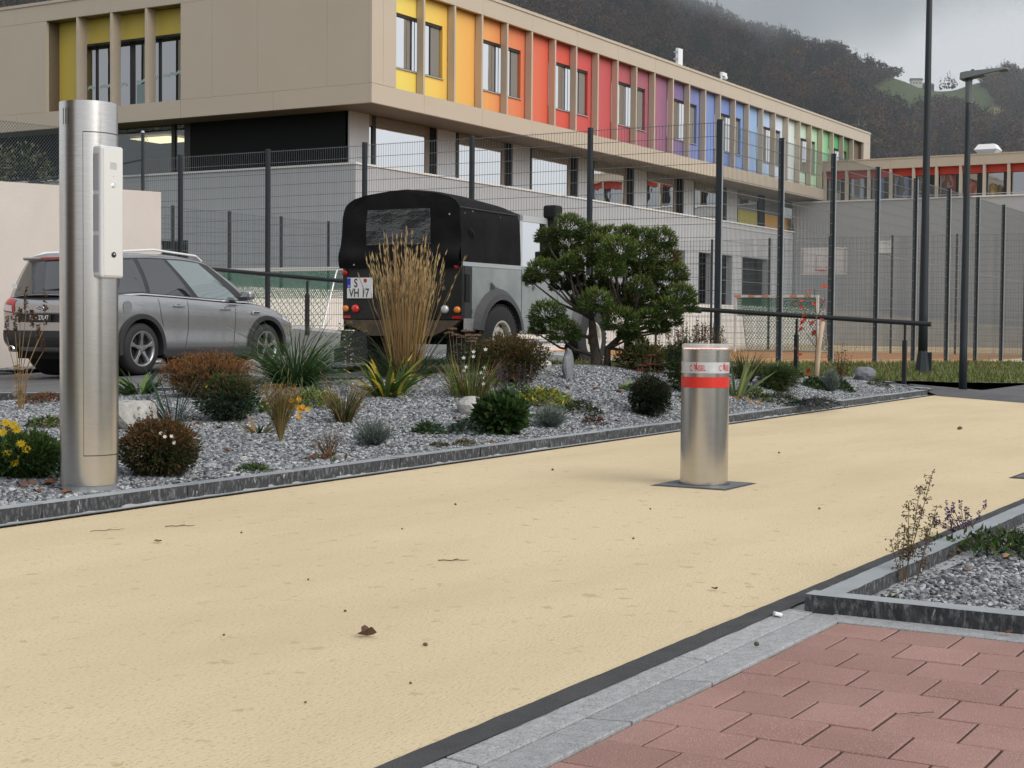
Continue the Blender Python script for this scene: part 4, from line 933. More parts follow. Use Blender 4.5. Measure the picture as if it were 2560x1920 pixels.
for x, wm, zb, zc, zs, ws, zt in S:
    secs.append((x, [(0, zb), (wm*.80, zb), (wm*.955, zb+.05), (wm, zb+.17), (wm*.972, zb+.62*(zc-zb)), (wm*.992, zc+.035), (wm*.978, zs-.075), (ws+.006, zs-.012), (ws-.02, zs+.004), (ws*.55, zt-.012), (0, zt)]))
cb = loft(secs).build('body', M['carpaint'], car)
cb.modifiers.new('s', 'SUBSURF').levels = 2; cb.modifiers['s'].render_levels = 2; bake(cb)
WR = .345; AX = (-1.355, 1.335)
for ax in AX:       # wheel openings cut through the body sides
    cu = MB(); cu.lathe([(.405, -1.2), (.405, 1.2)], 40, (ax, 0, WR+.01), 'y'); co = cu.build('cut', M['under'], car)
    m = cb.modifiers.new('b', 'BOOLEAN'); m.object = co; m.operation = 'DIFFERENCE'; m.solver = 'EXACT'; bpy.context.view_layer.update(); bake(cb); bpy.data.objects.remove(co)
for p in cb.data.polygons: p.use_smooth = True
cb.modifiers.new('edge', 'EDGE_SPLIT').split_angle = R(50)
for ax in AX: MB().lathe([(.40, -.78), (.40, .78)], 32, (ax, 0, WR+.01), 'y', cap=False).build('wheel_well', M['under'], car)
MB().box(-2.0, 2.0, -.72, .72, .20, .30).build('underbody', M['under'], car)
bv = bvh_of(cb)
# greenhouse: ruled between belt and roof rail
def bp(s): x = 1.16-3.26*s; return Vector((x, float(np.interp(s, [0, .2, .75, 1], [.80, .853, .845, .755])), float(np.interp(x, [-2.1, -1.35, -.6, .2, .9, 1.2], [1.02, 1.075, 1.05, 1.015, .995, 1.015]))))
def tp(s): x = .36-2.30*s; return Vector((x, float(np.interp(s, [0, .15, .8, 1], [.60, .625, .605, .565])), float(np.interp(x, [-1.94, -1.5, -.9, -.3, .1, .36], [1.545, 1.585, 1.615, 1.615, 1.585, 1.53]))))
def sidept(s, t, off=0.):
    a, c = bp(s), tp(s); p = a+(c-a)*t; p.y += .028*math.sin(PI*t)+off; return p
gh = MB(); gh.smooth = True; NS = 28
gh.grid(lambda u, v: sidept(u, v), NS, 8); gh.grid(lambda u, v: (lambda p: (p.x, -p.y, p.z))(sidept(u, v)), NS, 8)
def roofp(u, v):
    p = tp(u); y = p.y*(1-2*v); return (p.x, y, p.z+.062*(1-(y/p.y)**2)**.8)
gh.grid(roofp, NS, 12)
def endp(s, sgn):
    def f(u, v):
        p = sidept(s, v); y = p.y*(1-2*u); bul = .13*sgn*(1-(y/p.y)**2); top_ = .062*(1-(y/p.y)**2)**.8*v
        return (p.x+bul*(1-.45*v), y, p.z+top_+(.03*(1-v)*(1-(y/p.y)**2)))
    return f
gh.grid(endp(0, 1), 12, 8); gh.grid(endp(1, -1), 12, 8)
go = gh.build('cabin', M['carpaint'], car); go.modifiers.new('w', 'WELD').merge_threshold = .004
def win(s0, s1, m, name, side, t0=.045, t1=.93, cut=0., rake0=0., rake1=0., off=.006):
    b = MB(); b.smooth = True
    def f(u, v):
        t = t0+(t1-t0)*v; s = (s0+rake0*v)*(1-u)+(s1+rake1*v)*u; tt = t
        p = sidept(s, tt, off); return (p.x, p.y*side, p.z)
    b.grid(f, 14, 6); return b.build(name, m, car)
for sd in (-1, 1):
    win(.035, .955, M['cladding'], 'pillar_trim', sd, .015, .955, off=.003)
    win(.105, .395, M['carglass_clear'], 'front_window', sd, .05, .92, rake0=.045, rake1=.03)
    win(.435, .70, M['carglass'], 'rear_window', sd, .05, .92, rake0=.02, rake1=-.03)
    win(.725, .88, M['carglass'], 'quarter_window', sd, .06, .90, rake0=-.02, rake1=-.06)
    win(.05, .95, M['chrome'], 'chrome_strip', sd, .0, .03, off=.009)
    MB().tube([(lambda p: (p.x, (p.y-.02)*sd, p.z+z))(tp(s), ) for s, z in ((.06, .02), (.12, .065), (.5, .085), (.88, .06), (.97, .01))], .016, 8).build('roof_rail', M['trim_white'], car)
def endwin(s, sgn, m, name, u0, u1, t0, t1, off):
    b = MB(); b.smooth = True; f = endp(s, sgn); nn = Vector((sgn*1., 0, .55)).normalized()*off
    b.grid(lambda u, v: Vector(f(u0+(u1-u0)*u, t0+(t1-t0)*v))+nn, 12, 6); return b.build(name, m, car)
endwin(0, 1, M['carglass_clear'], 'windscreen', .06, .94, .05, .95, .006)
rw = endwin(1, -1, M['carglass'], 'rear_screen', .07, .93, .02, .88, .008)
MB().prism([(-1.90, 1.56), (-2.08, 1.555), (-2.07, 1.52), (-1.95, 1.50)], 1.10, 'y', -.55).build('spoiler', M['carpaint'], car, bevel=.015)
MB().box(-2.088, -2.07, -.20, .20, 1.525, 1.552).build('brake_light', M['lamp_red'], car)
MB().tube([(-2.20, .05, 1.10), (-2.21, -.15, 1.12), (-2.20, -.42, 1.14)], .012, 5).build('wiper', M['cladding'], car)
# door gaps, handles, sills, arches
sd = -1; D = (0, 1, 0); Yq = -2.
for pts in ([(-.42, 1.05), (-.42, .60), (-.50, .30)], [(.62, 1.0), (.60, .62), (.55, .28)], [(-1.02, 1.06), (-.98, .80), (-.93, .66)], [(-.93, .30), (.55, .27)]):
    ribbon(bv, [(p[0], Yq, p[1]) for p in pts], .008, D, .002).build('door_gap', M['under'], car)
ribbon(bv, [(-1.75, Yq, .945), (-.5, Yq, .905), (.6, Yq, .865), (1.3, Yq, .80)], .012, D, .004).build('body_crease', M['carpaint'], car)
for x in (-.62, .38):
    z = .925-(.03 if x > 0 else 0); b = MB(); b.lathe([(.045, 0), (.04, .004)], 16, (0, 0, 0), 'y'); p = shoot(bv, (x, -2, z), D, .0); b.v = [(v[0]+p.x, p.y-v[1]*.5, v[2]*.6+p.z) for v in b.v]; b.build('handle_recess', M['cladding'], car)
    MB().box(p.x-.10, p.x+.10, p.y-.035, p.y-.018, p.z-.012, p.z+.014).build('door_handle', M['carpaint'], car, bevel=.008)
for s in (-1, 1):
    MB().box(-.93, .92, s*.86 if s > 0 else -.935, .935 if s > 0 else -.86, .215, .36).build('sill_cladding', M['cladding'], car, bevel=.03)
    for ax in AX:
        b = MB(); n = 26
        vs = []
        for k in range(n+1):
            a = R(-12)+R(204)*k/n
            for rr, yy in ((.395, .80), (.395, .932), (.455, .932), (.462, .90)): vs.append((ax+rr*math.cos(a), s*yy, WR+.01+rr*math.sin(a)))
        b.add(vs, [(i*4+k, i*4+k+1, (i+1)*4+k+1, (i+1)*4+k) for i in range(n) for k in range(3)]); b.build('arch_cladding', M['cladding'], car)
        wheel(car, (ax, s*.80, WR), s, WR, .225, M['alloy'], 5, .235)
mr = MB().box(.70, .86, -1.085, -.90, 1.04, 1.17); mo = mr.build('door_mirror', M['carpaint'], car, bevel=.04); MB().box(.66, .74, -1.07, -.91, 1.035, 1.08).build('mirror_foot', M['cladding'], mo, bevel=.01)
fv = MB().box(.98, 1.14, -.935, -.915, .83, .875); fo = fv.build('fender_vent', M['chrome'], car, bevel=.006); MB().box(1.0, 1.12, -.939, -.934, .842, .862).build('vent_mesh', M['under'], fo)
b = MB(); b.lathe([(.085, 0), (.085, .004)], 24, (0, 0, 0), 'y'); p = shoot(bv, (-1.62, -2, .90), D, .001); b.v = [(v[0]+p.x, p.y-v[1], v[2]+p.z) for v in b.v]; b.build('fuel_cap', M['carpaint'], car)
# tail
E_ = (1, 0, 0); Xq = -4
patch(bv, [(Xq, .50, .80), (Xq, .80, .84), (Xq, .74, 1.02), (Xq, .52, .99)], E_, .008).build('tail_light', M['lamp_red'], car)
patch(bv, [(Xq, -.80, .84), (Xq, -.50, .80), (Xq, -.52, .99), (Xq, -.74, 1.02)], E_, .008).build('tail_light', M['lamp_red'], car)
patch(bv, [(Xq, .55, .83), (Xq, .76, .85), (Xq, .74, .93), (Xq, .56, .91)], E_, .013).build('reversing_light', M['lamp_clear'], car); patch(bv, [(Xq, -.76, .85), (Xq, -.55, .83), (Xq, -.56, .91), (Xq, -.74, .93)], E_, .013).build('reversing_light', M['lamp_clear'], car)
patch(bv, [(-1.95, -3, .86), (-2.14, -3, .84), (-2.16, -3, 1.0), (-2.02, -3, 1.02)], (0, 1, 0), .008).build('tail_light_side', M['lamp_red'], car)
patch(bv, [(Xq, -.80, .36), (Xq, .80, .36), (Xq, .76, .58), (Xq, -.76, .58)], E_, .010, 14, 5).build('bumper_cladding', M['cladding'], car)
patch(bv, [(Xq, -.40, .69), (Xq, .40, .69), (Xq, .46, .80), (Xq, -.46, .80)], E_, .006, 12, 4).build('plate_recess', M['cladding'], car)
MB().box(-2.31, -2.27, -.46, .46, .805, .835).build('tailgate_handle', M['carpaint'], car, bevel=.012)
pl = MB().box(-2.315, -2.30, -.20, .20, .70, .795); po = pl.build('number_plate', M['plate_black'], car, bevel=.004)
rx = (R(90), 0, R(-90))
text_part('plate_lettering', 'FL', .085, M['letter_white'], po, (-2.3165, .135, .748), rx, .85); text_part('plate_lettering', '27047', .085, M['letter_white'], po, (-2.3165, -.075, .748), rx, .85)
MB().lathe([(.012, 0), (.012, .002)], 12, (-2.318, .055, .748), 'x').build('plate_crest', M['lamp_amber'], po)
b = MB(); b.lathe([(.075, 0), (.07, .008)], 24, (0, 0, 0), 'x'); b.v = [(-2.30-v[0], v[1], .875+v[2]*.45) for v in b.v]; eo = b.build('badge', M['chrome'], car)
b = MB(); b.lathe([(.062, .0085), (.0, .0085)], 24, (0, 0, 0), 'x', cap=False); b.v = [(-2.30-v[0], v[1], .875+v[2]*.40) for v in b.v]; b.build('badge_field', mat('badge_blue', (.012, .03, .12), .3), eo)
text_part('badge_script', 'Ford', .042, M['chrome'], eo, (-2.3092, 0, .875), rx)
for y in (.55, -.55):
    b = MB(); b.smooth = True; b.lathe([(.035, 0), (.043, 0), (.045, .12), (.035, .12)], 20, (-2.29, y, .335), 'x', cap=False); b.build('exhaust_tip', M['chrome'], car); MB().lathe([(.034, .05), (.0, .05)], 16, (-2.29, y, .335), 'x', cap=False).build('exhaust_hole', M['under'], car)
for y, w_ in ((.62, .05), (-.36, .04)): MB().box(-2.288, -2.284, y-w_/2, y+w_/2, .72, .78).build('sticker', mat('beige_sticker', (.45, .40, .28), .6) if y > 0 else bpy.data.materials['beige_sticker'], car)
MB().box(-2.15, -2.146, .58, .66, 1.14, 1.20).build('window_sticker', M['white'], car)
patch(bv, [(4, -.82, .68), (4, -.55, .64), (4, -.52, .74), (4, -.78, .82)], (-1, 0, 0), .006).build('headlight', M['lamp_clear'], car)
patch(bv, [(1.75, -3, .76), (2.12, -3, .68), (2.10, -3, .76), (1.78, -3, .86)], (0, 1, 0), .006).build('headlight_side', M['lamp_clear'], car)

# ------------------------------------------------------------------ soft-top off-roader
DF = empty('off_road_vehicle', (14.12, 9.86, .335), R(1.5), label='boxy black and silver off-roader with black canvas hood behind the reed grass', cat='off-roader')
# local: x from the tail (0) forward, y left
HW = .80
def dbox(name, m, *a, parent=None, bevel=.012): return MB().box(*a).build(name, m, parent or DF, bevel=bevel)
# rear tub: tail in black, sides silver
tail = dbox('tail_panel', M['rover_black'], -.01, .03, -HW, HW, .62, 1.26)
dbox('rear_corner', M['rover_black'], .031, .20, -HW, -HW+.02, .62, 1.26); dbox('rear_corner', M['rover_black'], .031, .20, HW-.02, HW, .62, 1.26)
for s in (-1, 1):
    y0, y1 = (-HW, -HW+.02) if s < 0 else (HW-.02, HW)
    # side with wheel opening: polygon in x,z
    ax = .78; poly = [(.201, .62), (.34, .62)]+[(ax+.46*math.cos(a), .46+.44*math.sin(a)) for a in [R(160-k*14) for k in range(11)]]+[(1.24, .55), (1.32, .50), (1.32, 1.215), (.201, 1.215)]
    MB().prism(poly, .02, 'y', y0).build('tub_side', M['rover_paint'], DF)
    MB().prism([(-.012, 1.262), (1.32, 1.262), (1.32, 1.217), (.0, 1.217)], .03, 'y', y0-.006 if s < 0 else y0-.004).build('side_capping', M['galv'], DF)
    # arch flare
    b = MB(); vs = []; n = 16
    for k in range(n+1):
        a = R(172)-R(164)*k/n
        for rr, yy in ((.43, HW-.005), (.43, HW+.075), (.50, HW+.065), (.565, HW+.002)): vs.append((ax+rr*math.cos(a)*1.02, s*yy, .45+rr*math.sin(a)*(.95)))
    b.add(vs, [(i*4+k, i*4+k+1, (i+1)*4+k+1, (i+1)*4+k) for i in range(n) for k in range(3)]); b.build('wheel_arch', M['arch'], DF)
    wheel(DF, (ax, s*.74, .40), s, .40, .235, M['wheel_cream'], 0, .218, True); wheel(DF, (ax+2.36, s*.74, .40), s, .40, .235, M['wheel_cream'], 0, .218, True)
    # door: lower skin, upper frame with window
    dr = MB().prism([(1.335, .50), (2.10, .50), (2.22, .75), (2.22, 1.26), (1.335, 1.26)], .03, 'y', y0-.004).build('door', M['rover_paint'], DF, bevel=.006)
    uf = MB()
    for a in ([(1.335, 1.262), (1.40, 1.262), (1.40, 1.86), (1.335, 1.86)], [(1.335, 1.79), (2.06, 1.79), (2.04, 1.86), (1.335, 1.86)], [(2.16, 1.262), (2.22, 1.262), (2.05, 1.80), (1.99, 1.80)]): uf.prism(a, .03, 'y', (y0+.03) if s < 0 else y0-.03)
    uo = uf.build('door_frame', mat('door_frame_paint', (.50, .515, .52), .4, .3) if s < 0 else bpy.data.materials['door_frame_paint'], DF); 
    MB().quad((1.40, s*(HW-.04), 1.262), (2.17, s*(HW-.04), 1.262), (2.01, s*(HW-.045), 1.80), (1.40, s*(HW-.045), 1.80)).build('door_window', M['glass'], DF)
    MB().lathe([(.03, 0), (.03, .03)], 14, (1.47, s*(HW+.004) if s > 0 else -HW-.034, 1.06), 'y').build('door_lock', M['chrome'], DF); MB().box(1.40, 1.55, s*(HW+.02)-.015, s*(HW+.02)+.015, 1.045, 1.07).build('door_handle', M['cladding'], DF)
    # front wing
    MB().prism([(2.235, .55), (2.62, .55)]+[(3.14+.44*math.cos(a), .46+.42*math.sin(a)) for a in [R(168-k*16) for k in range(11)]]+[(3.62, .60), (3.62, 1.10), (2.235, 1.20)], .02, 'y', y0).build('front_wing', M['rover_paint'], DF)
    b = MB(); vs = []
    for k in range(n+1):
        a = R(172)-R(164)*k/n
        for rr, yy in ((.43, HW-.005), (.43, HW+.075), (.50, HW+.065), (.56, HW+.002)): vs.append((3.14+rr*math.cos(a)*1.02, s*yy, .45+rr*math.sin(a)*.95))
    b.add(vs, [(i*4+k, i*4+k+1, (i+1)*4+k+1, (i+1)*4+k) for i in range(n) for k in range(3)]); b.build('wheel_arch', M['arch'], DF)
    dbox('sill', M['chequer'], 1.30, 2.60, s*.70 if s > 0 else -.80, .80 if s > 0 else -.70, .47, .515)
    dbox('chequer_plate', M['chequer'], .02, .28, s*(HW+.001) if s > 0 else -HW-.005, HW+.005 if s > 0 else -HW-.001, .50, .64, bevel=.002)
    MB().tube([(1.38, s*.80, .38), (2.5, s*.80, .38)], .028, 8).build('side_step', M['galv'], DF)
dbox('bonnet', M['rover_paint'], 2.24, 3.66, -.62, .62, 1.12, 1.22, bevel=.03); dbox('wing_top', M['rover_paint'], 2.24, 3.62, -.80, -.62, 1.10, 1.15); dbox('wing_top', M['rover_paint'], 2.24, 3.62, .62, .80, 1.10, 1.15)
dbox('grille', M['rover_black'], 3.58, 3.64, -.78, .78, .55, 1.10); dbox('floor', M['under'], .05, 3.5, -.68, .68, .48, .62); dbox('bulkhead', M['rover_black'], 2.2, 2.24, -.78, .78, .6, 1.22)
MB().quad((2.20, -.72, 1.24), (2.20, .72, 1.24), (2.04, .70, 1.78), (2.04, -.70, 1.78)).build('windscreen', M['carglass_clear'], DF)
dbox('screen_frame', M['rover_paint'], 2.0, 2.06, -.76, .76, 1.78, 1.85)
dbox('seat_back', M['under'], 1.55, 1.70, -.6, .6, .7, 1.5)
# canvas hood: cross-sections of a domed tilt with wrinkles
def hood_sec(x):
    top_ = float(np.interp(x, [-.03, .1, .7, 1.3, 1.9, 2.10], [2.06, 2.09, 2.075, 2.02, 1.92, 1.86])); wt = float(np.interp(x, [-.03, .2, 1.3, 2.1], [.735, .74, .72, .67])); ze = float(np.interp(x, [-.03, .1, 1.3, 2.1], [1.80, 1.84, 1.84, 1.80]))
    return [(HW-.005, 1.235), (HW-.01, 1.45), (wt+.05, ze-.12), (wt+.03, ze-.03), (wt-.03, ze+.04), (wt*.72, ze+.72*(top_-ze)), (wt*.4, ze+.94*(top_-ze)), (0, top_)]
def hv(x, k, s):
    p = hood_sec(x)[k]; wr = .014*mnoise.noise(Vector((x*4, p[1]*3, s*3)))+.006*mnoise.noise(Vector((x*14, p[1]*11, s)))
    return (x, s*(p[0]+(wr if 0 < k < 5 else 0)), p[1]+(wr*.6 if k >= 5 else 0))
b = MB(); b.smooth = True
for s in (-1, 1):
    for X_, ks in (([-.03, 0, .06, .2, .35, .5, .7, .9, 1.1, 1.25, 1.33], range(0, 7)), ([1.33, 1.5, 1.7, 1.9, 2.06, 2.10], range(3, 7))):
        for i in range(len(X_)-1):
            for k in ks: b.add([hv(X_[i], k, s), hv(X_[i+1], k, s), hv(X_[i+1], k+1, s), hv(X_[i], k+1, s)], [(0, 1, 2, 3)])
hood = b.build('canvas_hood', M['canvas'], DF, recalc=False); hood.modifiers.new('w', 'WELD').merge_threshold = .003; sbd = hood.modifiers.new('s', 'SUBSURF'); sbd.levels = 1; sbd.render_levels = 2
# rear curtain: baggy sheet with clear window
def curt(u, v):
    z = 1.20+.86*v; half = float(np.interp(z, [1.2, 1.45, 1.74, 1.86, 1.93, 1.98, 2.03, 2.06], [HW+.01, HW+.0, .785, .768, .735, .64, .42, .14])); y = half*(1-2*u)
    bag = .055*math.exp(-((z-1.32)/.10)**2)*(.5+.5*abs(2*u-1)**1.5)+.020*mnoise.noise(Vector((y*3.5, z*5, 2)))+.03*math.sin(PI*u)*.3+.018*mnoise.noise(Vector((y*9, z*8, 5)))*(abs(2*u-1) > .62)
    return (-.035-bag, y, z)
b = MB(); b.smooth = True; b.grid(curt, 30, 22); cu_ = b.build('rear_curtain', M['canvas'], DF)
b = MB(); b.smooth = True; b.grid(lambda u, v: (lambda p: (p[0]-.006, p[1], p[2]))(curt(.22+.54*u, .30+.46*v)), 20, 12); b.build('curtain_window', M['vinyl'], DF)
for z in (1.86,): MB().tube([(.0, -.755, 1.86), (.5, -.745, 1.855), (1.3, -.735, 1.85)], .008, 5).build('hood_seam', M['cladding'], DF)
MB().tube([(.12, -.815, 1.62), (.16, -.83, 1.58), (.2, -.82, 1.53)], .014, 5).build('strap', M['under'], DF)
for (x, y, z) in ((-.06, -.66, 1.78), (.1, -.76, 1.80), (.28, -.755, 1.83), (.9, -.75, 1.80), (-.075, -.78, 1.33), (-.07, .6, 1.24), (-.07, -.3, 1.25)): MB().lathe([(.011, 0), (.008, .008)], 8, (x, y, z), 'x').build('eyelet', M['galv'], DF)
# snorkel
MB().box(2.02, 2.12, -.86, -.76, 1.1, 1.86).build('snorkel_pipe', M['under'], DF, bevel=.02); MB().box(1.98, 2.18, -.90, -.72, 1.86, 2.02).build('snorkel_head', M['under'], DF, bevel=.03)
dm = MB().box(2.20, 2.24, -1.02, -.86, 1.30, 1.48).build('door_mirror', M['under'], DF, bevel=.015); MB().tube([(2.22, -.88, 1.32), (2.21, -.80, 1.26)], .012, 6).build('mirror_arm', M['under'], dm)
# tail details
def lens(name, m, y, z, r, h=.035):
    b = MB(); b.smooth = True; b.lathe([(r, 0), (r, .012), (r*.9, h*.8), (r*.5, h), (0, h)], 18, (0, 0, 0), 'x', cap=False); b.v = [(-.012-v[0], v[1]+y, v[2]+z) for v in b.v]; o = b.build(name, m, DF); return o
lens('marker_light', M['lamp_red'], .755, 1.155, .035); lens('marker_light', M['lamp_red'], -.74, 1.215, .035)
lens('indicator', M['lamp_amber'], .745, .745, .038); lens('brake_light', M['lamp_red_lit'], .61, .745, .047); lens('indicator', M['lamp_amber'], -.745, .735, .038); lens('reversing_light', M['lamp_clear'], -.585, .74, .046)
dbox('reflector', M['lamp_red'], -.018, -.011, .68, .79, .635, .665, bevel=.002); dbox('reflector', M['lamp_red'], -.018, -.011, -.79, -.68, .635, .665, bevel=.002)
pl = MB().box(-.03, -.014, .375, .725, .86, 1.095); po = pl.build('number_plate', M['plate_white'], DF, bevel=.006)
MB().box(-.0312, -.0302, .672, .722, .98, 1.09).build('plate_band', M['plate_blue'], po)
text_part('plate_lettering', 'S', .135, M['letter_black'], po, (-.0315, .60, 1.03), rx, .85); text_part('plate_lettering', 'VH 17', .135, M['letter_black'], po, (-.0315, .555, .918), rx, .78)
text_part('plate_lettering', 'D', .03, M['letter_white'], po, (-.0318, .697, 1.0), rx)
for z, m in ((1.062, M['lamp_red']), (1.0, M['chrome'])): MB().lathe([(.024, 0), (.024, .002)], 14, (-.0325, .47, z), 'x').build('plate_seal', m, po)
dbox('tailgate_frame', M['under'], -.016, -.011, -.45, .33, .63, .645, bevel=0); dbox('tailgate_hinge', M['cladding'], -.03, -.011, -.42, -.38, .66, .70, bevel=.004); dbox('tailgate_edge', M['under'], -.014, -.011, -.47, -.46, .63, 1.24, bevel=0); dbox('tailgate_edge', M['under'], -.014, -.011, .335, .345, .63, 1.24, bevel=0)
text_part('badge', '90', .05, mat('dull_badge', (.22, .20, .08), .6), DF, (-.013, -.56, .97), rx)
MB().prism([(-.78, .618), (.78, .618), (.70, .56), (.42, .44), (-.42, .44), (-.70, .56)], .06, 'x', -.02).build('crossmember', M['rust'], DF)
dbox('tow_bracket', M['under'], -.08, 0, -.1, .1, .38, .50); dbox('axle', M['under'], .72, .84, -.7, .7, .34, .46); dbox('fuel_tank', M['under'], .1, .6, -.6, .6, .42, .6)
MB().prism([(.46, .48), (.80, .50), (.82, .30), (.90, .28), (.90, .13), (.44, .13)], .012, 'x', -.03).build('mud_flap', M['flap'], DF); MB().prism([(-.80, .50), (-.46, .48), (-.44, .16), (-.80, .16)], .012, 'x', .24).build('mud_flap', M['flap'], DF)
MB().tube([(.0, .42, .46), (.02, .75, .58)], .012, 5).build('flap_brace', M['under'], DF); MB().tube([(.0, -.42, .46), (.02, -.75, .58)], .012, 5).build('flap_brace', M['under'], DF)
dbox('side_vent', M['under'], .05, .14, -HW-.012, -HW-.001, .82, 1.13)
# ================================================================== plants
class Fol:
    """faces with a colour each (leaf albedo); one mesh when built"""
    def __init__(s): s.v = []; s.f = []; s.c = []
    def poly(s, pts, c):
        b = len(s.v); s.v += [tuple(p) for p in pts]; s.f.append(list(range(b, b+len(pts)))); s.c.append((c, len(pts)))
    def leaf(s, p, d, L, w_, c, up=None):
        p, d = Vector(p), Vector(d).normalized(); u = up or Vector((random.gauss(0, 1), random.gauss(0, 1), random.gauss(0, 1))); t = d.cross(u)
        if t.length < 1e-4: t = d.orthogonal()
        t.normalize(); s.poly([p, p+d*L*.45+t*w_*.5, p+d*L, p+d*L*.45-t*w_*.5], c)
    def blade(s, p, az, lean, L, w_, bend, c, n=4, ctip=None, tw=None):
        """ribbon: starts leaning by `lean` from vertical towards az and droops by bend"""
        p = Vector(p); a = lean; q = p.copy(); dx, dy = math.cos(az), math.sin(az); sa = az+PI/2 if tw is None else tw; t = Vector((math.cos(sa), math.sin(sa), 0)); prev = (q-t*w_*.4, q+t*w_*.4)
        for i in range(n):
            a += bend/n; q = q+Vector((dx*math.sin(a), dy*math.sin(a), math.cos(a)))*L/n; k = (1-((i+1)/n)**2.2); ww = w_*(.5 if i < n-1 else .06)*max(.15, k+.25)
            cur = (q-t*ww, q+t*ww); cc = c if (ctip is None or i < n-1) else ctip; s.poly([prev[0], prev[1], cur[1], cur[0]], cc); prev = cur
        return q
    def stem(s, p, q, r, c):
        p, q = Vector(p), Vector(q); d = (q-p).normalized(); u = d.orthogonal().normalized(); v = d.cross(u)
        k = [u, -u*.5+v*.87, -u*.5-v*.87]
        for i in range(3): s.poly([p+k[i]*r, p+k[(i+1) % 3]*r, q+k[(i+1) % 3]*r*.6, q+k[i]*r*.6], c)
    def build(s, name, parent=None, loc=None, m=None):
        me = bpy.data.meshes.new(name); me.from_pydata(s.v, [], s.f); me.materials.append(m or M['foliage'])
        at = me.color_attributes.new('Col', 'FLOAT_COLOR', 'POINT'); arr = np.ones((len(s.v), 4), np.float32); i = 0
        for c, n in s.c: arr[i:i+n, :3] = c; i += n
        at.data.foreach_set('color', arr.ravel()); me.update()
        o = bpy.data.objects.new(name, me); link(o, parent)
        if loc is not None: o.location = loc
        return o
def jit(c, a=.25):
    k = 1+random.uniform(-a, a); return tuple(max(.003, v*k*(1+random.uniform(-.12, .12))) for v in c)
def mixc(cs): return jit(random.choice(cs))
def hbp(x, y): return (x, y, hbed(x, y)-.01 if 5.5 < y < 13 else 0.)
# small generators -----------------------------------------------------------------------------
def ball(f, c, rx, ry, rz, n, ls, lw, cols, cols_top=None, shell=.55, low=-.75, flat=0.):
    """leafy dome: leaves through the outer part of an ellipsoid pointing outwards"""
    for _ in range(n):
        while True:
            d = Vector((random.gauss(0, 1), random.gauss(0, 1), random.gauss(0, 1))).normalized()
            if d.z > low: break
        k = shell+(1-shell)*random.random()**.6; lump = 1+.26*mnoise.noise(Vector((d.x*1.9+c[0]*7+rx*31, d.y*1.9+rz*17, d.z*1.9)))+.12*mnoise.noise(d*5)
        p = Vector((c[0]+d.x*rx*k*lump, c[1]+d.y*ry*k*lump, c[2]+d.z*rz*k*lump)); cs = cols_top if (cols_top and d.z*k > .25+random.uniform(-.3, .3)) else cols
        f.leaf(p, d+Vector((random.uniform(-.6, .6), random.uniform(-.6, .6), random.uniform(-.2, .7))), ls*random.uniform(.7, 1.3), lw*random.uniform(.7, 1.2), mixc(cs))
def core(f, c, rx, ry, rz, cols, n=160):
    for _ in range(n):
        d = Vector((random.gauss(0, 1), random.gauss(0, 1), random.gauss(0, 1))).normalized(); k = .62*random.random()**.5
        f.leaf((c[0]+d.x*rx*k, c[1]+d.y*ry*k, c[2]+d.z*rz*k), (random.gauss(0, 1), random.gauss(0, 1), random.gauss(0, 1)), rx*.42, rx*.30, mixc(cols))
def twigs(f, c, rx, rz, n, col_, r=.003, base=.02):
    for _ in range(n):
        a = random.uniform(0, 2*PI); k = random.uniform(.2, .95); p = Vector((base*math.cos(a), base*math.sin(a), 0)); q = Vector((rx*k*math.cos(a), rx*k*math.sin(a), c+rz*random.uniform(-.2, .9))); f.stem(p, q, r, jit(col_))
def plant(name, x, y, label, cat='plant', group=None, z=None):
    p = hbp(x, y); return empty(name, (p[0], p[1], p[2] if z is None else z), label=label, cat=cat, group=group)
def shrub(name, x, y, w_, h, cols, label, n=900, ls=.03, lw=.012, top_=None, tw=(.06, .045, .03), cat='shrub', shell=.5, low=-.7, fl=None, nfl=0, fls=.018, z=None):
    e = plant(name, x, y, label, cat, z=z); f = Fol(); ball(f, (0, 0, h*.52), w_/2, w_/2, h*.50, int(n*2.0), ls*1.05, lw*1.25, cols, top_, shell, min(low, -.93)); core(f, (0, 0, h*.46), w_/2, w_/2, h*.48, cols); f.build('foliage', e)
    t = Fol(); twigs(t, h*.3, w_*.36, h*.5, 18, tw, .003)
    for _ in range(int(18+n*.02)):      # loose shoots breaking the outline
        a = random.uniform(0, 2*PI); el_ = random.uniform(.1, 1.45); d = Vector((math.cos(a)*math.cos(el_), math.sin(a)*math.cos(el_), math.sin(el_))); c0 = Vector((d.x*w_*.40, d.y*w_*.40, h*.5+d.z*h*.40)); L_ = random.uniform(.12, .34)*h; q = c0+(d+Vector((random.gauss(0, .3), random.gauss(0, .3), .25))).normalized()*L_
        t.stem(c0, q, .0016, jit(tw))
        for j in range(7): t.leaf(c0+(q-c0)*random.uniform(.15, 1.05), d+Vector((random.gauss(0, .8), random.gauss(0, .8), random.gauss(.3, .5))), ls*random.uniform(.6, 1.1), lw, mixc(top_ or cols))
    t.build('stems', e)
    if fl:
        for k in range(nfl):
            a = random.uniform(0, 2*PI); d = Vector((math.cos(a), math.sin(a), random.uniform(.1, 1.))).normalized(); p = Vector((d.x*w_*.5, d.y*w_*.5, h*.55+d.z*h*.48)); g = Fol(); flower(g, p, d, fls, fl); g.build('flower', e)
    return e
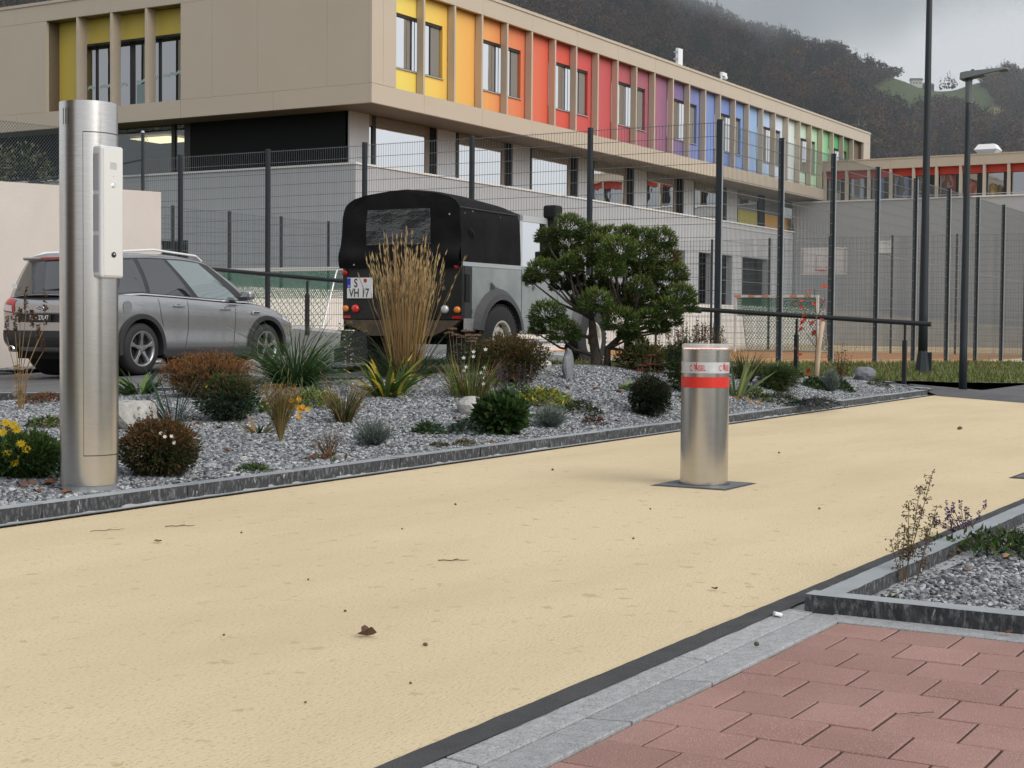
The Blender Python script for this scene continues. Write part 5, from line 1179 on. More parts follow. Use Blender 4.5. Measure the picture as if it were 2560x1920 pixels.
def flower(f, p, d, s, c, petals=6, eye=None):
    d = Vector(d).normalized(); u = d.orthogonal().normalized(); v = d.cross(u)
    for k in range(petals):
        a = 2*PI*k/petals; t = u*math.cos(a)+v*math.sin(a); f.leaf(p, t+d*.35, s, s*.55, jit(c, .12), up=d)
    if eye: f.leaf(Vector(p)+d*s*.15, d, s*.3, s*.3, eye)
def tuft(name, x, y, n, L, w_, lean, bend, cols, label, tips=None, rbase=.04, z=None, cat='grass', seg=4):
    e = plant(name, x, y, label, cat, z=z); f = Fol()
    for _ in range(n):
        az = random.uniform(0, 2*PI); r = rbase*random.random()**.5; le = random.uniform(*lean); f.blade((r*math.cos(az), r*math.sin(az), 0), az+random.uniform(-.4, .4), le, L*random.uniform(.55, 1.1), w_*random.uniform(.7, 1.2), random.uniform(*bend), mixc(cols), seg, tips and mixc(tips), tw=random.uniform(0, PI))
    f.build('leaves', e); return e
def cover(name, x, y, w_, d, h, n, ls, lw, cols, label, cat='ground cover', z=None):
    e = plant(name, x, y, label, cat, z=z); f = Fol()
    for _ in range(n):
        a = random.uniform(0, 2*PI); k = random.random()**.6; px, py = w_/2*k*math.cos(a), d/2*k*math.sin(a); hh = h*(1-k*k)*random.random()**.5
        f.leaf((px, py, hh*.7+(hb(x+px, y+py)-hb(x, y) if z is None else 0)+.012), (random.gauss(0, 1)+math.cos(a)*.6, random.gauss(0, 1)+math.sin(a)*.6, random.uniform(.1, 1.1)), ls*random.uniform(.7, 1.3), lw*random.uniform(.7, 1.2), mixc(cols))
    f.build('foliage', e); return e
def rock(name, x, y, sx, sy, sz, m, label, seed, rz=0., cut=None, z=None, sub=3, amp=.22):
    bm = bmesh.new(); bmesh.ops.create_icosphere(bm, subdivisions=sub, radius=1.); o3 = Vector((seed*3.1, seed*1.7, 0))
    for v in bm.verts:
        p = v.co.copy(); k = 1+amp*mnoise.noise(p*1.1+o3)+amp*.5*mnoise.noise(p*2.7+o3)+amp*.2*mnoise.noise(p*7+o3)
        p *= k
        if cut:    # flatten into facets
            for nn, dd in cut:
                nn = Vector(nn).normalized(); t = p.dot(nn)-dd
                if t > 0: p -= nn*t*.92
        v.co = Vector((p.x*sx/2, p.y*sy/2, p.z*sz/2+sz*.36))
    me = bpy.data.meshes.new(name); bm.to_mesh(me); bm.free(); me.materials.append(m); o = bpy.data.objects.new(name, me); link(o); q = hbp(x, y); o.location = (x, y, q[2] if z is None else z); o.rotation_euler = (0, 0, rz)
    return tag(o, label, 'rock')
G = dict(dk=(.022, .042, .014), md=(.045, .085, .022), lt=(.10, .16, .035), yg=(.19, .22, .04), ye=(.42, .33, .04), st=(.36, .26, .12), st2=(.27, .175, .075), br=(.10, .060, .028), rs=(.17, .075, .028), rd=(.20, .05, .03), gr=(.13, .165, .145), gr2=(.20, .235, .215), pu=(.09, .055, .17), wh=(.62, .60, .56), ol=(.075, .075, .028), bk=(.018, .022, .013), blg=(.05, .085, .06), or_=(.50, .16, .02), yel=(.62, .43, .02))
# ---- the planting, one by one ------------------------------------------------------------------
e = shrub('marigold', 5.68, 6.40, .44, .23, [G['md'], G['dk'], G['md']], 'yellow flowering bush at the left edge of the gravel bed', 1400, .032, .012, [G['md'], G['lt']], cat='flower')
for k, (dx, dz) in enumerate(((-.19, .30), (-.15, .325), (-.08, .31), (-.20, .22), (-.155, .235), (-.095, .26), (-.04, .30), (-.02, .275), (.0, .20), (.03, .17), (-.03, .10), (-.07, .15), (-.21, .12))):
    f = Fol(); p = Vector((-dx*.5-.08*random.random(), -dx*-.86+0, dz)); p = Vector((dx*.51-.12, -dx*.86-.10, dz-.0)); flower(f, p, (-.6, -.5, .6), .03, G['yel'], 9, G['or_']); f.stem(p-Vector((-.02, -.02, .12)), p, .0022, G['md']); f.build('flower', e)
# dried stalks
e = plant('dried_stalks', 8.87, 10.07, 'tall dry brown seed spikes standing left of the steel column', 'plant'); f = Fol(); h2 = Fol()
for (bx, tx, tz, hl) in ((0, -.10, .62, .17), (0, .06, .82, .22), (.01, .11, .70, .14), (.03, .22, .72, .30), (0, -.03, .66, .16), (.02, .01, .74, .12), (.01, .16, .60, .12), (.03, .20, .50, .10)):
    sx, sy = .51, -.86; a = Vector((bx*sx, bx*sy, 0)); mid = Vector((tx*.35*sx, tx*.35*sy, tz*.55)); t = Vector((tx*sx, tx*sy, tz)); f.stem(a, mid, .006, jit(G['st2'])); f.stem(mid, t, .004, jit(G['st2']))
    for k in range(70):
        q = t+Vector((0, 0, hl*random.random())); an = random.uniform(0, 2*PI); h2.leaf(q, (math.cos(an), math.sin(an), .5), .026, .014, jit((.10, .055, .028)))
for k in range(26):
    an = random.uniform(0, 2*PI); f.leaf((0, 0, random.uniform(.1, .45)), (math.cos(an), math.sin(an), -.2), .07, .02, jit(G['st2']))
f.build('stems', e); h2.build('seed_heads', e)
cover('sedum_mat', 9.44, 10.42, .50, .35, .12, 420, .035, .016, [G['br'], G['rs'], G['ol'], G['rd']], 'reddish brown mat of sedum beside the column')
tuft('strap_leaf_plant', 6.93, 7.55, 26, .20, .028, (.5, 1.2), (.2, .9), [G['dk'], G['md']], 'dark strap-leaved plant half hidden behind the column', cat='plant')
cover('low_herb', 7.84, 8.60, .34, .25, .10, 260, .05, .018, [G['md'], G['lt'], G['st2'], G['dk']], 'low green and yellowing herb left of the column')
cover('low_herb', 7.23, 8.38, .18, .2, .10, 160, .03, .014, [G['rs'], G['br']], 'rusty red low plant at the left picture edge')
rock('boulder', 8.20, 8.15, .52, .40, .31, M['rock_light'], 'large pale limestone block right of the steel column', 1, .3, [((0, 0, 1), .62), ((1, -.2, 0), .7), ((-.4, -1, .1), .66), ((0, 1, 0), .8)])
tuft('daylily', 10.27, 10.09, 60, .36, .030, (.2, .9), (.5, 1.3), [G['md'], G['md'], G['lt'], G['dk']], 'green daylily clump in front of the car wheel', rbase=.10, cat='plant')
e = shrub('rusty_shrub', 10.12, 9.12, .82, .36, [G['ol'], G['br'], G['rs']], 'wide rusty brown shrub in front of the grey car', 2600, .022, .010, [G['rs'], (.22, .10, .035), (.17, .10, .035)], shell=.35)
f = Fol()
for _ in range(420):
    a = random.uniform(0, 2*PI); k = random.random()**.5; p = Vector((.42*k*math.cos(a), .42*k*math.sin(a), .30*(1-.4*k*k)+.03)); q = p+Vector((random.uniform(-.05, .05), random.uniform(-.05, .05), random.uniform(.03, .10))); f.stem(p, q, .0016, jit(G['rs'])); f.leaf(q, (0, 0, 1), .012, .012, jit((.26, .12, .04)))
f.build('seed_haze', e)
shrub('round_shrub', 8.90, 7.82, .44, .34, [G['dk'], G['blg'], G['bk']], 'dark green round shrub with brownish top in the gravel', 1900, .028, .010, [G['dk'], G['br'], G['md']], fl=G['yel'], nfl=3, fls=.02)
tuft('rush', 8.57, 8.07, 46, .52, .011, (.05, 1.15), (.1, .6), [G['blg'], (.035, .065, .045), (.06, .10, .07)], 'thin bluish rush tuft with long spreading blades', rbase=.05)
e = shrub('brown_bush', 6.20, 5.93, .42, .31, [G['ol'], G['bk'], G['br'], G['dk']], 'dense brown bush next to the kerb right of the column', 3400, .020, .009, [(.10, .055, .022), G['rs'], G['ol'], G['br']], fl=G['wh'], nfl=8, fls=.014, low=-.5)
tuft('small_tuft', 7.64, 7.01, 18, .11, .008, (.2, 1.), (.2, .8), [G['dk'], G['md']], 'tiny dark grass tuft behind the brown bush')
cover('leafy_herb', 9.43, 7.99, .19, .19, .15, 170, .06, .022, [G['md'], G['lt'], G['lt']], 'small bright leafy herb right of the round shrub')
tuft('iris_tuft', 8.44, 7.12, 22, .20, .018, (.15, 1.1), (.1, .7), [G['md'], G['dk'], G['st2']], 'small stiff green leaf tuft in open gravel', cat='plant')
e = plant('coreopsis', 8.13, 6.67, 'airy golden plant with yellow flowers in the middle of the gravel', 'flower'); f = Fol()
for _ in range(170):
    a = random.uniform(0, 2*PI); k = random.random()**.7; t = Vector((.15*k*math.cos(a), .15*k*math.sin(a), .40*random.uniform(.65, 1.))); m_ = Vector((t.x*.35, t.y*.35, t.z*.5)); c = jit((.14, .13, .035)) if random.random() < .5 else jit(G['st2']); f.stem((0, 0, 0), m_, .0022, c); f.stem(m_, t, .0018, c)
    for j in range(6): q = m_+(t-m_)*random.random(); f.leaf(q, (random.gauss(0, 1), random.gauss(0, 1), 1), .035, .005, jit((.13, .10, .03)) if q.z > .2 else jit((.08, .11, .03)))
for _ in range(300):
    a = random.uniform(0, 2*PI); k = random.random()**.6; f.leaf((.15*k*math.cos(a), .15*k*math.sin(a), .40*random.uniform(.7, 1.)), (0, 0, 1), .014, .01, jit((.24, .14, .035)))
f.build('stems', e)
for (u, z) in ((.05, .29), (.10, .30), (.09, .25), (.11, .225), (.16, .235), (.10, .185), (.125, .25)):
    f = Fol(); flower(f, (u*.51, -u*.86-.03, z), (-.6, -.5, .5), .024, (.60, .30, .015), 8, G['or_']); f.build('flower', e)
e = tuft('fountain_grass', 11.03, 8.89, 760, .80, .009, (.03, .85), (.5, 2.1), [(.035, .07, .022), (.06, .115, .04), G['md'], (.085, .15, .06)], 'big dark green fountain grass drooping beside the car nose', tips=[G['md'], G['lt'], G['st']], rbase=.12, seg=6)
rock('boulder', 11.6, 9.75, .62, .42, .34, M['rock_light'], 'white speckled boulder left of the fountain grass', 2, .8, [((-.3, -.3, 1), .6)])
cover('yellow_green_cover', 9.99, 7.85, .50, .45, .20, 620, .05, .018, [G['lt'], G['yg'], G['md'], G['yg']], 'yellow-green leafy patch under the fountain grass')
tuft('grass_tuft', 9.38, 7.08, 190, .40, .006, (.03, .55), (.1, .9), [G['ol'], G['md'], G['dk'], G['st2'], (.15, .10, .03)], 'fine brownish green grass tuft in the middle of the bed', tips=[G['st'], G['st2']], rbase=.05)
e = tuft('yellow_hosta', 10.84, 7.71, 90, .46, .036, (.1, 1.0), (.3, 1.2), [G['md'], G['lt'], G['yg'], G['ye'], G['md']], 'yellowing broad-leaved clump at the foot of the reed grass', tips=[G['ye'], G['yg'], G['md']], rbase=.10, cat='plant', seg=5)
# tall feather reed grass
e = plant('reed_grass', 12.17, 8.45, 'tall straw-coloured feather reed grass in front of the off-roader', 'grass'); f = Fol(); g = Fol()
for _ in range(235):
    az = random.uniform(0, 2*PI); r = .14*random.random()**.5; le = (r/.14)*.15*random.uniform(.3, 1.5)+(.2 if random.random() < .09 else 0); L = random.uniform(.85, 1.30)*(1.14 if r < .06 else 1); c = mixc([G['st'], G['st2'], (.40, .27, .11), (.30, .19, .075)])
    q = f.blade((r*math.cos(az), r*math.sin(az), 0), az, le, L, .0052, random.uniform(.0, .16), c, 5, tw=random.uniform(0, PI))
    d = Vector((math.cos(az)*math.sin(le+.05), math.sin(az)*math.sin(le+.05), math.cos(le+.05)))
    for k in range(7): f.leaf(q-d*random.uniform(0, .24), d+Vector((random.gauss(0, .1), random.gauss(0, .1), 0)), .075, .010, jit((.42, .30, .15)))
for _ in range(200):
    az = random.uniform(0, 2*PI); r = .22*random.random()**.5; g.blade((r*math.cos(az), r*math.sin(az), 0), az, random.uniform(.1, .7), random.uniform(.35, .7), .009, random.uniform(.6, 1.8), mixc([G['md'], G['dk'], G['ol'], G['blg']]), 5, tw=random.uniform(0, PI))
f.build('stalks', e); g.build('leaves', e)
def sedum(name, x, y, heads, cs, cf, label, z=None):
    e = plant(name, x, y, label, 'flower', z=z); f = Fol()
    for (u, v, hz, r) in heads:
        p = Vector((u*.51+v*.86, -u*.86+v*.51, hz)); f.stem((p.x*.6, p.y*.6, 0), p, .004, jit(cs)); h = Fol()
        for k in range(120):
            a = random.uniform(0, 2*PI); kk = random.random()**.5; h.leaf((p.x+r*kk*math.cos(a), p.y+r*kk*math.sin(a), p.z-.25*r*kk*kk), (random.gauss(0, .3), random.gauss(0, .3), 1), .014, .014, jit(cf, .3))
        h.build('flower_head', e)
        for k in range(8): f.leaf(p*random.uniform(.2, .8), (random.gauss(0, 1), random.gauss(0, 1), .3), .05, .024, jit(G['blg']))
    f.build('stems', e)
sedum('dried_sedum', 12.55, 8.05, [(-.12, 0, .42, .05), (-.09, .03, .46, .045), (-.05, -.03, .40, .05), (0, .02, .38, .05), (.04, 0, .44, .05), (.07, .03, .40, .06), (.11, 0, .37, .05), (.15, .02, .40, .04), (.10, -.05, .34, .05)], G['st2'], (.22, .15, .10), 'pale brown dried sedum heads right of the reed grass')
e = shrub('olive_bush', 12.35, 7.35, .66, .44, [G['ol'], (.055, .045, .018), G['dk'], G['br']], 'large olive brown bush in front of the off-roader wheel', 4200, .024, .010, [(.095, .075, .025), G['ol'], G['br'], (.12, .07, .028)], shell=.35)
shrub('olive_bush', 12.73, 7.95, .34, .36, [G['ol'], G['dk']], 'smaller feathery olive bush left of the large one', 900, .03, .006, [(.10, .085, .03), G['ol']], shell=.3)
e = plant('gaura', 11.31, 7.16, 'wispy green plant with small white flowers beside the pale round stone', 'flower'); f = Fol()
for _ in range(260): az = random.uniform(0, 2*PI); r = .16*random.random()**.5; f.blade((r*math.cos(az), r*math.sin(az), 0), az, random.uniform(.05, .5), random.uniform(.2, .46), .007, random.uniform(.1, .7), mixc([G['md'], G['ol'], G['yg'], G['lt'], G['st2']]), 3, tw=random.uniform(0, PI))
f.build('leaves', e)
for k in range(10):
    a = random.uniform(-.2, .24); g = Fol(); flower(g, (a*.51-.1, -a*.86-.06, random.uniform(.12, .44)), (-.7, -.4, .4), .022, G['wh'], 5); g.build('flower', e)
e = plant('salvia', 11.63, 6.95, 'purple and dark brown salvia spikes behind the leafy dark shrub', 'flower'); f = Fol()
for k in range(24):
    u, v = random.uniform(-.17, .17), random.uniform(-.1, .1); p = Vector((u*.51+v*.86, -u*.86+v*.51, 0)); hh = random.uniform(.2, .36); t = p+Vector((random.uniform(-.03, .03), random.uniform(-.03, .03), hh)); f.stem(p, t, .003, jit(G['br'])); c = G['pu'] if random.random() < .35 else (.055, .04, .045); g = Fol()
    for j in range(40): a = random.uniform(0, 2*PI); g.leaf(t-Vector((0, 0, random.uniform(0, .15))), (math.cos(a), math.sin(a), .6), .016, .010, jit(c, .3))
    g.build('flower_spike', e)
for _ in range(260): a = random.uniform(0, 2*PI); k = random.random()**.5; f.leaf((.2*k*math.cos(a), .2*k*math.sin(a), random.uniform(0, .14)), (random.gauss(0, 1), random.gauss(0, 1), .6), .045, .02, mixc([G['gr'], G['md'], G['lt']]))
f.build('foliage', e)
cover('bright_cover', 11.72, 6.64, .58, .55, .17, 900, .06, .016, [G['lt'], G['yg'], G['md'], (.16, .22, .06), G['ye']], 'bright green and yellow low leaves left of the standing stone')
rock('boulder', 10.60, 6.69, .26, .24, .19, M['rock_light'], 'round pale stone among the white flowers', 3, 0)
e = shrub('dark_leafy_shrub', 9.87, 5.98, .36, .28, [G['dk'], (.030, .062, .018), G['md']], 'dark green broad-leaved shrub close to the kerb', 520, .065, .038, [G['dk'], G['md'], (.04, .085, .02)], low=-.6)
cover('dark_low_plant', 9.62, 6.11, .36, .26, .15, 420, .045, .014, [G['dk'], G['blg'], G['bk']], 'dark low plant left of the broad-leaved shrub')
cover('green_low_plant', 9.39, 6.30, .22, .22, .11, 260, .05, .018, [G['md'], G['dk'], G['blg']], 'green low rosette beside the dark low plant')
cover('thyme_cushion', 8.76, 5.79, .18, .14, .045, 240, .018, .009, [G['dk'], G['md'], G['br']], 'flat dark cushion at the kerb, left of two')
cover('thyme_cushion', 8.97, 5.72, .23, .15, .06, 300, .018, .009, [G['ol'], G['md'], G['rs']], 'flat olive cushion touching the kerb, right of two')
def silver(x, y, w_, h, label, k=1.):
    e = plant('lavender', x, y, label, 'plant'); f = Fol()
    for _ in range(int(330*k)):
        a = random.uniform(0, 2*PI); t = random.random()**.6; q = Vector((w_/2*t*math.cos(a), w_/2*t*math.sin(a), h*random.uniform(.35, 1.)*(1-.35*t*t))); f.stem(q*.25, q, .002, jit(G['gr']))
        for j in range(5): f.leaf(q*random.uniform(.5, 1.), (math.cos(a)+random.gauss(0, .6), math.sin(a)+random.gauss(0, .6), 1.2), .028, .005, mixc([G['gr'], G['gr2'], (.08, .105, .09)]))
    f.build('foliage', e); return e
silver(8.44, 6.12, .30, .22, 'silver grey lavender cushion near the kerb, left of the bed centre'); silver(10.62, 5.97, .32, .22, 'silver grey lavender right of the broad-leaved shrub')
e = plant('dead_perennial', 7.63, 5.88, 'bare twiggy dead plant in the gravel near the kerb', 'plant'); f = Fol()
for _ in range(40):
    a = random.uniform(0, 2*PI); t = Vector((.14*random.random()*math.cos(a), .14*random.random()*math.sin(a), random.uniform(.08, .22))); f.stem((0, 0, 0), t, .0018, jit(G['br'])); f.stem(t*.6, t*.6+Vector((random.gauss(0, .04), random.gauss(0, .04), .06)), .0014, jit(G['br'])); f.leaf(t, (random.gauss(0, 1), random.gauss(0, 1), 0), .02, .01, mixc([G['br'], G['rs'], G['ol']]))
f.build('twigs', e)
e = plant('withered_leaves', 7.52, 5.84, 'curled orange-brown withered leaves on the gravel by the kerb', 'leaves'); f = Fol()
for _ in range(26): f.leaf((random.gauss(0, .06), random.gauss(0, .06)-.0, .012+random.random()*.03), (random.gauss(0, 1), random.gauss(0, 1), random.random()), .055, .026, mixc([G['rs'], (.24, .10, .05), G['br'], G['ol']]))
f.build('leaves', e)
cover('moss_cushion', 6.70, 5.70, .25, .17, .06, 420, .022, .010, [G['md'], G['dk'], G['lt']], 'small flat green cushion beside the kerb, right of the brown bush')
cover('dark_cushion', 11.68, 6.25, .42, .34, .15, 520, .030, .014, [G['dk'], G['bk'], (.055, .03, .03), G['md']], 'dark green and purplish cushion between lavender and round bush')
cover('dark_cushion', 11.21, 5.88, .24, .2, .11, 260, .026, .012, [(.055, .035, .035), G['bk'], G['rs']], 'small purplish brown cushion at the kerb right of the lavender')
shrub('black_round_bush', 12.31, 5.90, .37, .36, [G['bk'], (.012, .016, .010), G['dk']], 'almost black ball-shaped bush left of the bollard', 2600, .022, .010, [G['bk'], (.028, .034, .018)], low=-.6)
cover('bergenia', 13.18, 6.48, .22, .2, .13, 60, .085, .06, [(.20, .25, .09), G['lt'], (.25, .20, .14), G['gr']], 'pale broad bergenia leaves behind the black bush', 'plant')
sedum('red_sedum', 13.75, 6.62, [(0.03, 0, .30, .045), (-.06, .0, .20, .05), (.02, .02, .21, .05), (.07, 0, .21, .045), (-.10, -.02, .15, .045), (-.05, .03, .16, .04)], G['st2'], (.16, .045, .03), 'sedum with flat rust-red heads right of the pine trunk')
shrub('low_back_shrub', 14.6, 7.05, .70, .28, [G['ol'], G['br'], G['dk']], 'low brownish shrub at the right foot of the pine', 1300, .03, .012, [G['ol'], G['md'], (.14, .10, .03)])
shrub('low_back_shrub', 15.6, 7.1, .50, .30, [G['ol'], G['br'], (.20, .14, .04)], 'low ochre and brown shrub behind the bollard, left side', 800, .03, .012)
e = plant('agastache', 15.55, 6.95, 'brown upright flower spikes right of the pine, above the bollard', 'flower'); f = Fol()
for k in range(54):
    u, v = random.gauss(0, .14), random.gauss(0, .12); p = Vector((u*.51+v*.86, -u*.86+v*.51, 0)); hh = random.uniform(.42, .66)*(1-.3*abs(u)); t = p*1.4+Vector((0, 0, hh)); f.stem(p, t, .003, jit(G['br'])); g = Fol(); c = random.choice([(.085, .05, .045), (.11, .065, .05), G['st2'], (.07, .045, .045)])
    for j in range(34): a = random.uniform(0, 2*PI); g.leaf(t-Vector((0, 0, random.uniform(0, .2))), (math.cos(a), math.sin(a), .6), .022, .012, jit(c, .25))
    g.build('flower_spike', e)
for _ in range(700): a = random.uniform(0, 2*PI); k = random.random()**.5; f.leaf((.28*k*math.cos(a), .28*k*math.sin(a), random.uniform(0, .36)*(1-.5*k)), (random.gauss(0, 1), random.gauss(0, 1), .8), .05, .016, mixc([G['dk'], G['md'], G['ol']]))
f.build('foliage', e)
shrub('bushy_plant', 13.95, 6.33, .34, .50, [G['dk'], G['bk'], G['md']], 'dark upright bush directly behind the bollard', 900, .035, .012)
e = tuft('yucca', 14.77, 6.10, 15, .52, .045, (.15, 1.0), (.0, .35), [(.17, .22, .09), (.20, .25, .11), (.13, .18, .07)], 'pale green sword-leaved yucca right of the bollard', rbase=.05, cat='plant', seg=3)
f = Fol(); 
for k in range(5): f.blade((0, 0, .02), random.uniform(3, 5), 1.1, .3, .04, 1.4, jit((.22, .13, .06)), 4)
f.build('dead_leaves', e)
tuft('grass_tuft', 16.3, 6.62, 150, .42, .009, (.05, .7), (.1, .8), [G['dk'], G['md'], G['ol'], G['st2']], 'dark spiky grass tuft above the yucca', tips=[G['st2'], G['md']], rbase=.08)
cover('sage_patch', 15.15, 6.06, .42, .34, .17, 460, .05, .016, [G['dk'], G['md'], G['yg'], G['ol']], 'dark leafy patch right of the yucca')
shrub('fennel_bush', 16.27, 6.22, .48, .29, [G['dk'], G['ol'], G['md']], 'soft round feathery green bush right of the bollard', 2200, .035, .005, [G['md'], (.06, .10, .025), G['dk']], shell=.3)
e = cover('trailing_plant', 15.63, 5.90, .75, .40, .13, 700, .035, .012, [G['dk'], G['md'], G['ol'], G['bk']], 'dark trailing plant creeping towards the kerb')
e = plant('trailing_lavender', 15.75, 5.55, 'purple-tipped trailing stems hanging over the kerb onto the road', 'plant', z=.0); f = Fol()
for _ in range(60):
    u = random.uniform(-.35, .35); p = Vector((u, .25, .10)); q = Vector((u*1.35+random.uniform(-.1, .1), random.uniform(-.22, .08), .03+.08*random.random())); m_ = (p+q)/2+Vector((0, 0, .05)); f.stem(p, m_, .003, jit(G['dk'])); f.stem(m_, q, .003, jit(G['dk']))
    for j in range(9): f.leaf(m_+(q-m_)*random.random(), (random.gauss(0, 1), random.gauss(0, 1), .7), .03, .010, mixc([G['dk'], G['md'], G['pu'], (.06, .045, .08)]))
f.build('stems', e)
cover('thistle', 17.73, 6.30, .34, .30, .20, 420, .06, .020, [G['dk'], G['md'], G['md']], 'dark green leafy clump left of the blue-grey one, under the stake', 'plant')
silver(17.75, 6.12, .26, .33, 'upright blue-grey feathery plant in front of the wooden stake', 1.2)
cover('thistle', 18.32, 6.16, .26, .24, .18, 320, .055, .018, [G['dk'], G['md'], G['md']], 'dark green leafy clump right of the blue-grey plant', 'plant')
cover('low_juniper', 20.2, 6.30, .36, .3, .17, 420, .035, .010, [G['dk'], G['ol'], G['md']], 'low dark shrub right of the last grey rock', 'shrub')
cover('green_herb', 19.75, 7.35, .34, .3, .20, 300, .05, .024, [G['md'], G['dk'], G['lt']], 'fresh green herb left of the wooden stake', 'plant')
rock('boulder', 21.1, 6.78, .36, .30, .25, M['rock_grey'], 'grey rock at the right end of the bed beside the lawn', 4, .4)
rock('standing_stone', 12.95, 7.09, .16, .12, .34, M['rock_grey'], 'upright grey stone with white edge left of the pine', 5, .5, [((-.7, -.7, 0), .6), ((.7, -.4, .3), .75)])
rock('boulder', 14.3, 6.62, .18, .14, .09, M['rock_light'], 'small white stone left of the bollard', 6)
rock('boulder', 15.3, 7.2, .26, .2, .2, M['rock_grey'], 'grey rock behind the bollard', 7)
rock('boulder', 13.2, 7.5, .2, .16, .15, M['rock_light'], 'white stone half hidden by the olive bush at the pine', 8)
e = plant('tall_gaura', 12.45, 9.35, 'thin white-flowered spike between the two vehicles', 'flower'); f = Fol(); f.stem((0, 0, 0), (.02, .0, .52), .004, G['br'])
for k in range(46): a = random.uniform(0, 2*PI); f.leaf((.015+.02*math.cos(a), .03*math.sin(a), random.uniform(.12, .56)), (math.cos(a), math.sin(a), .2), .035, .016, mixc([G['wh'], G['wh'], (.4, .33, .25), G['br']]))
for k in range(60): f.leaf((random.gauss(0, .12), random.gauss(0, .12), random.uniform(.3, .62)), (random.gauss(0, 1), random.gauss(0, 1), .5), .04, .016, mixc([G['lt'], G['md'], G['yg']]))
f.build('spike', e)
# stake and sapling with red leaves
SX, SY = 19.7, 6.96; sz = hbed(SX, SY)
st = empty('wooden_stake', (SX, SY, sz), label='peeled wooden stake beside the red-leaved sapling', cat='stake')
b = MB(); b.smooth = True; b.tube([(-.02, .03, -.05), (-.005, .012, .25), (-.012, .0, .45), (.02, -.04, .78)], [.034, .034, .033, .030], 10); b.build('pole', M['wood'], st)
sp = empty('sapling', (SX+.12, SY+.1, sz), label='young sapling with a few bright red leaves tied to the stake', cat='tree')
b = MB(); b.tube([(0, 0, -.05), (.0, -.02, .5), (.02, .0, .9), (.0, .02, 1.22)], [.012, .010, .007, .004], 6)
for p0, p1 in (((0, 0, .45), (-.08, .16, .72)), ((.0, 0, .6), (-.12, .14, .98)), ((.02, 0, .8), (.05, -.1, 1.06)), ((.0, .0, .3), (.1, -.16, .55)), ((.01, 0, .9), (-.06, .1, 1.15))): b.tube([p0, p1], [.006, .003], 5)
b.build('trunk', M['twig'], sp)
redc = (.46, .055, .03)
for (u, z, L, dz) in ((.055, 1.245, .12, -.1), (-.07, 1.16, .07, .6), (-.24, .985, .08, .3), (-.16, 1.03, .08, .2), (-.14, .965, .10, -.2), (-.13, .88, .09, -.8), (.0, .98, .09, .4), (.07, 1.02, .09, .2), (-.155, .80, .11, -.9), (-.11, .80, .10, -.3), (-.01, .78, .11, -.7), (.06, .81, .11, -.3), (.0, .66, .13, -1.), (-.17, .70, .10, -1.), (-.25, .40, .07, 0), (-.16, .33, .09, -.2), (-.06, .14, .10, -.8), (-.03, .05, .09, 0)):
    f = Fol(); c = jit(redc, .3); d = Vector((random.uniform(-.5, .5), -.6 if u > 0 else .6, dz)); f.leaf((u*.51, -u*.86, z+.02), d, L, L*.48, c, up=Vector((-.7, -.5, .4))); f.build('leaf', sp)
e = plant('dry_shrublet', SX+.15, SY-.25, 'thin dry shrublet with dark seed heads right of the stake', 'shrub'); f = Fol()
for k in range(46):
    u = random.gauss(.02, .12); t = Vector((u*.51+random.gauss(0, .05), -u*.86, random.uniform(.15, .55))); m_ = t*.5; f.stem((0, 0, 0), m_, .003, jit(G['br'])); f.stem(m_, t, .0025, jit(G['br']))
    for j in range(4): f.leaf(m_+(t-m_)*random.random(), (random.gauss(0, 1), random.gauss(0, 1), .2), .04, .016, mixc([G['br'], G['bk'], G['rs'], G['dk']]))
f.build('twigs', e)

# ---- cloud-pruned pine ------------------------------------------------------------------------
PX, PY = 14.45, 7.52; PZ = hbed(PX, PY)-.02
pine = empty('pine_tree', (PX, PY, PZ), label='cloud-pruned dwarf pine with many rounded needle pads beside the off-roader', cat='tree')
PS = .2712*16.3/3830
clumps = [(640,185,135,0),(425,270,85,0),(395,590,130,-.1),(620,320,115,.1),(850,245,115,.15),(1010,240,95,.2),(1180,225,80,.1),(1310,280,115,.1),(1480,285,120,.0),(1060,410,165,-.25),(900,340,115,0),(760,475,115,-.1),(640,525,105,-.15),(1285,440,130,-.1),(1525,455,125,.1),(1000,565,125,-.3),(1590,600,125,0),(1270,725,105,-.25),(1110,770,95,.3),(1650,800,130,-.05),(1730,890,75,0),(870,880,145,-.35),(1520,930,125,-.2),(1330,1015,100,-.3),(1090,1045,150,-.4),(440,985,145,-.1),(590,1150,135,-.2),(350,1115,65,-.05),(740,705,85,.3),(1590,1020,80,.1),(1280,1240,85,.2),(300,640,70,.1),(1420,600,90,.3),(1180,560,100,.25),(700,600,70,.2),(470,420,70,.25),(1000,700,60,.35),(1450,770,105,.15),(1180,905,95,.1),(1400,870,105,.05),(770,840,90,.15),(1180,1150,85,-.15),(1470,1090,85,.1),(980,470,110,.2),(560,700,80,.2),(900,680,80,.1),(1330,590,95,.0)]
br = MB(); br.smooth = True
right = Vector((.512, -.859, 0)); depth = Vector((.859, .511, 0))
tops = []
base1 = right*((900-930)*PS); base2 = right*((1000-930)*PS)+depth*.05
trunk1 = [base1, base1+Vector((0, 0, .12))-right*.01, base1+Vector((0, 0, .30))-right*.04, right*((850-930)*PS)+Vector((0, 0, .52))]
trunk2 = [base2, base2+Vector((0, 0, .2))+right*.0, right*((1130-930)*PS)+Vector((0, 0, .34))+depth*.1, right*((1180-930)*PS)+Vector((0, 0, .52))+depth*.1]
br.tube([base1-Vector((0, 0, .12))]+trunk1, [.075, .066, .056, .050, .036], 9); br.tube([base2-Vector((0, 0, .12))]+trunk2, [.05, .042, .038, .032, .025], 8)
trunk_o = br.build('trunk', M['bark'], pine); br = MB(); br.smooth = True
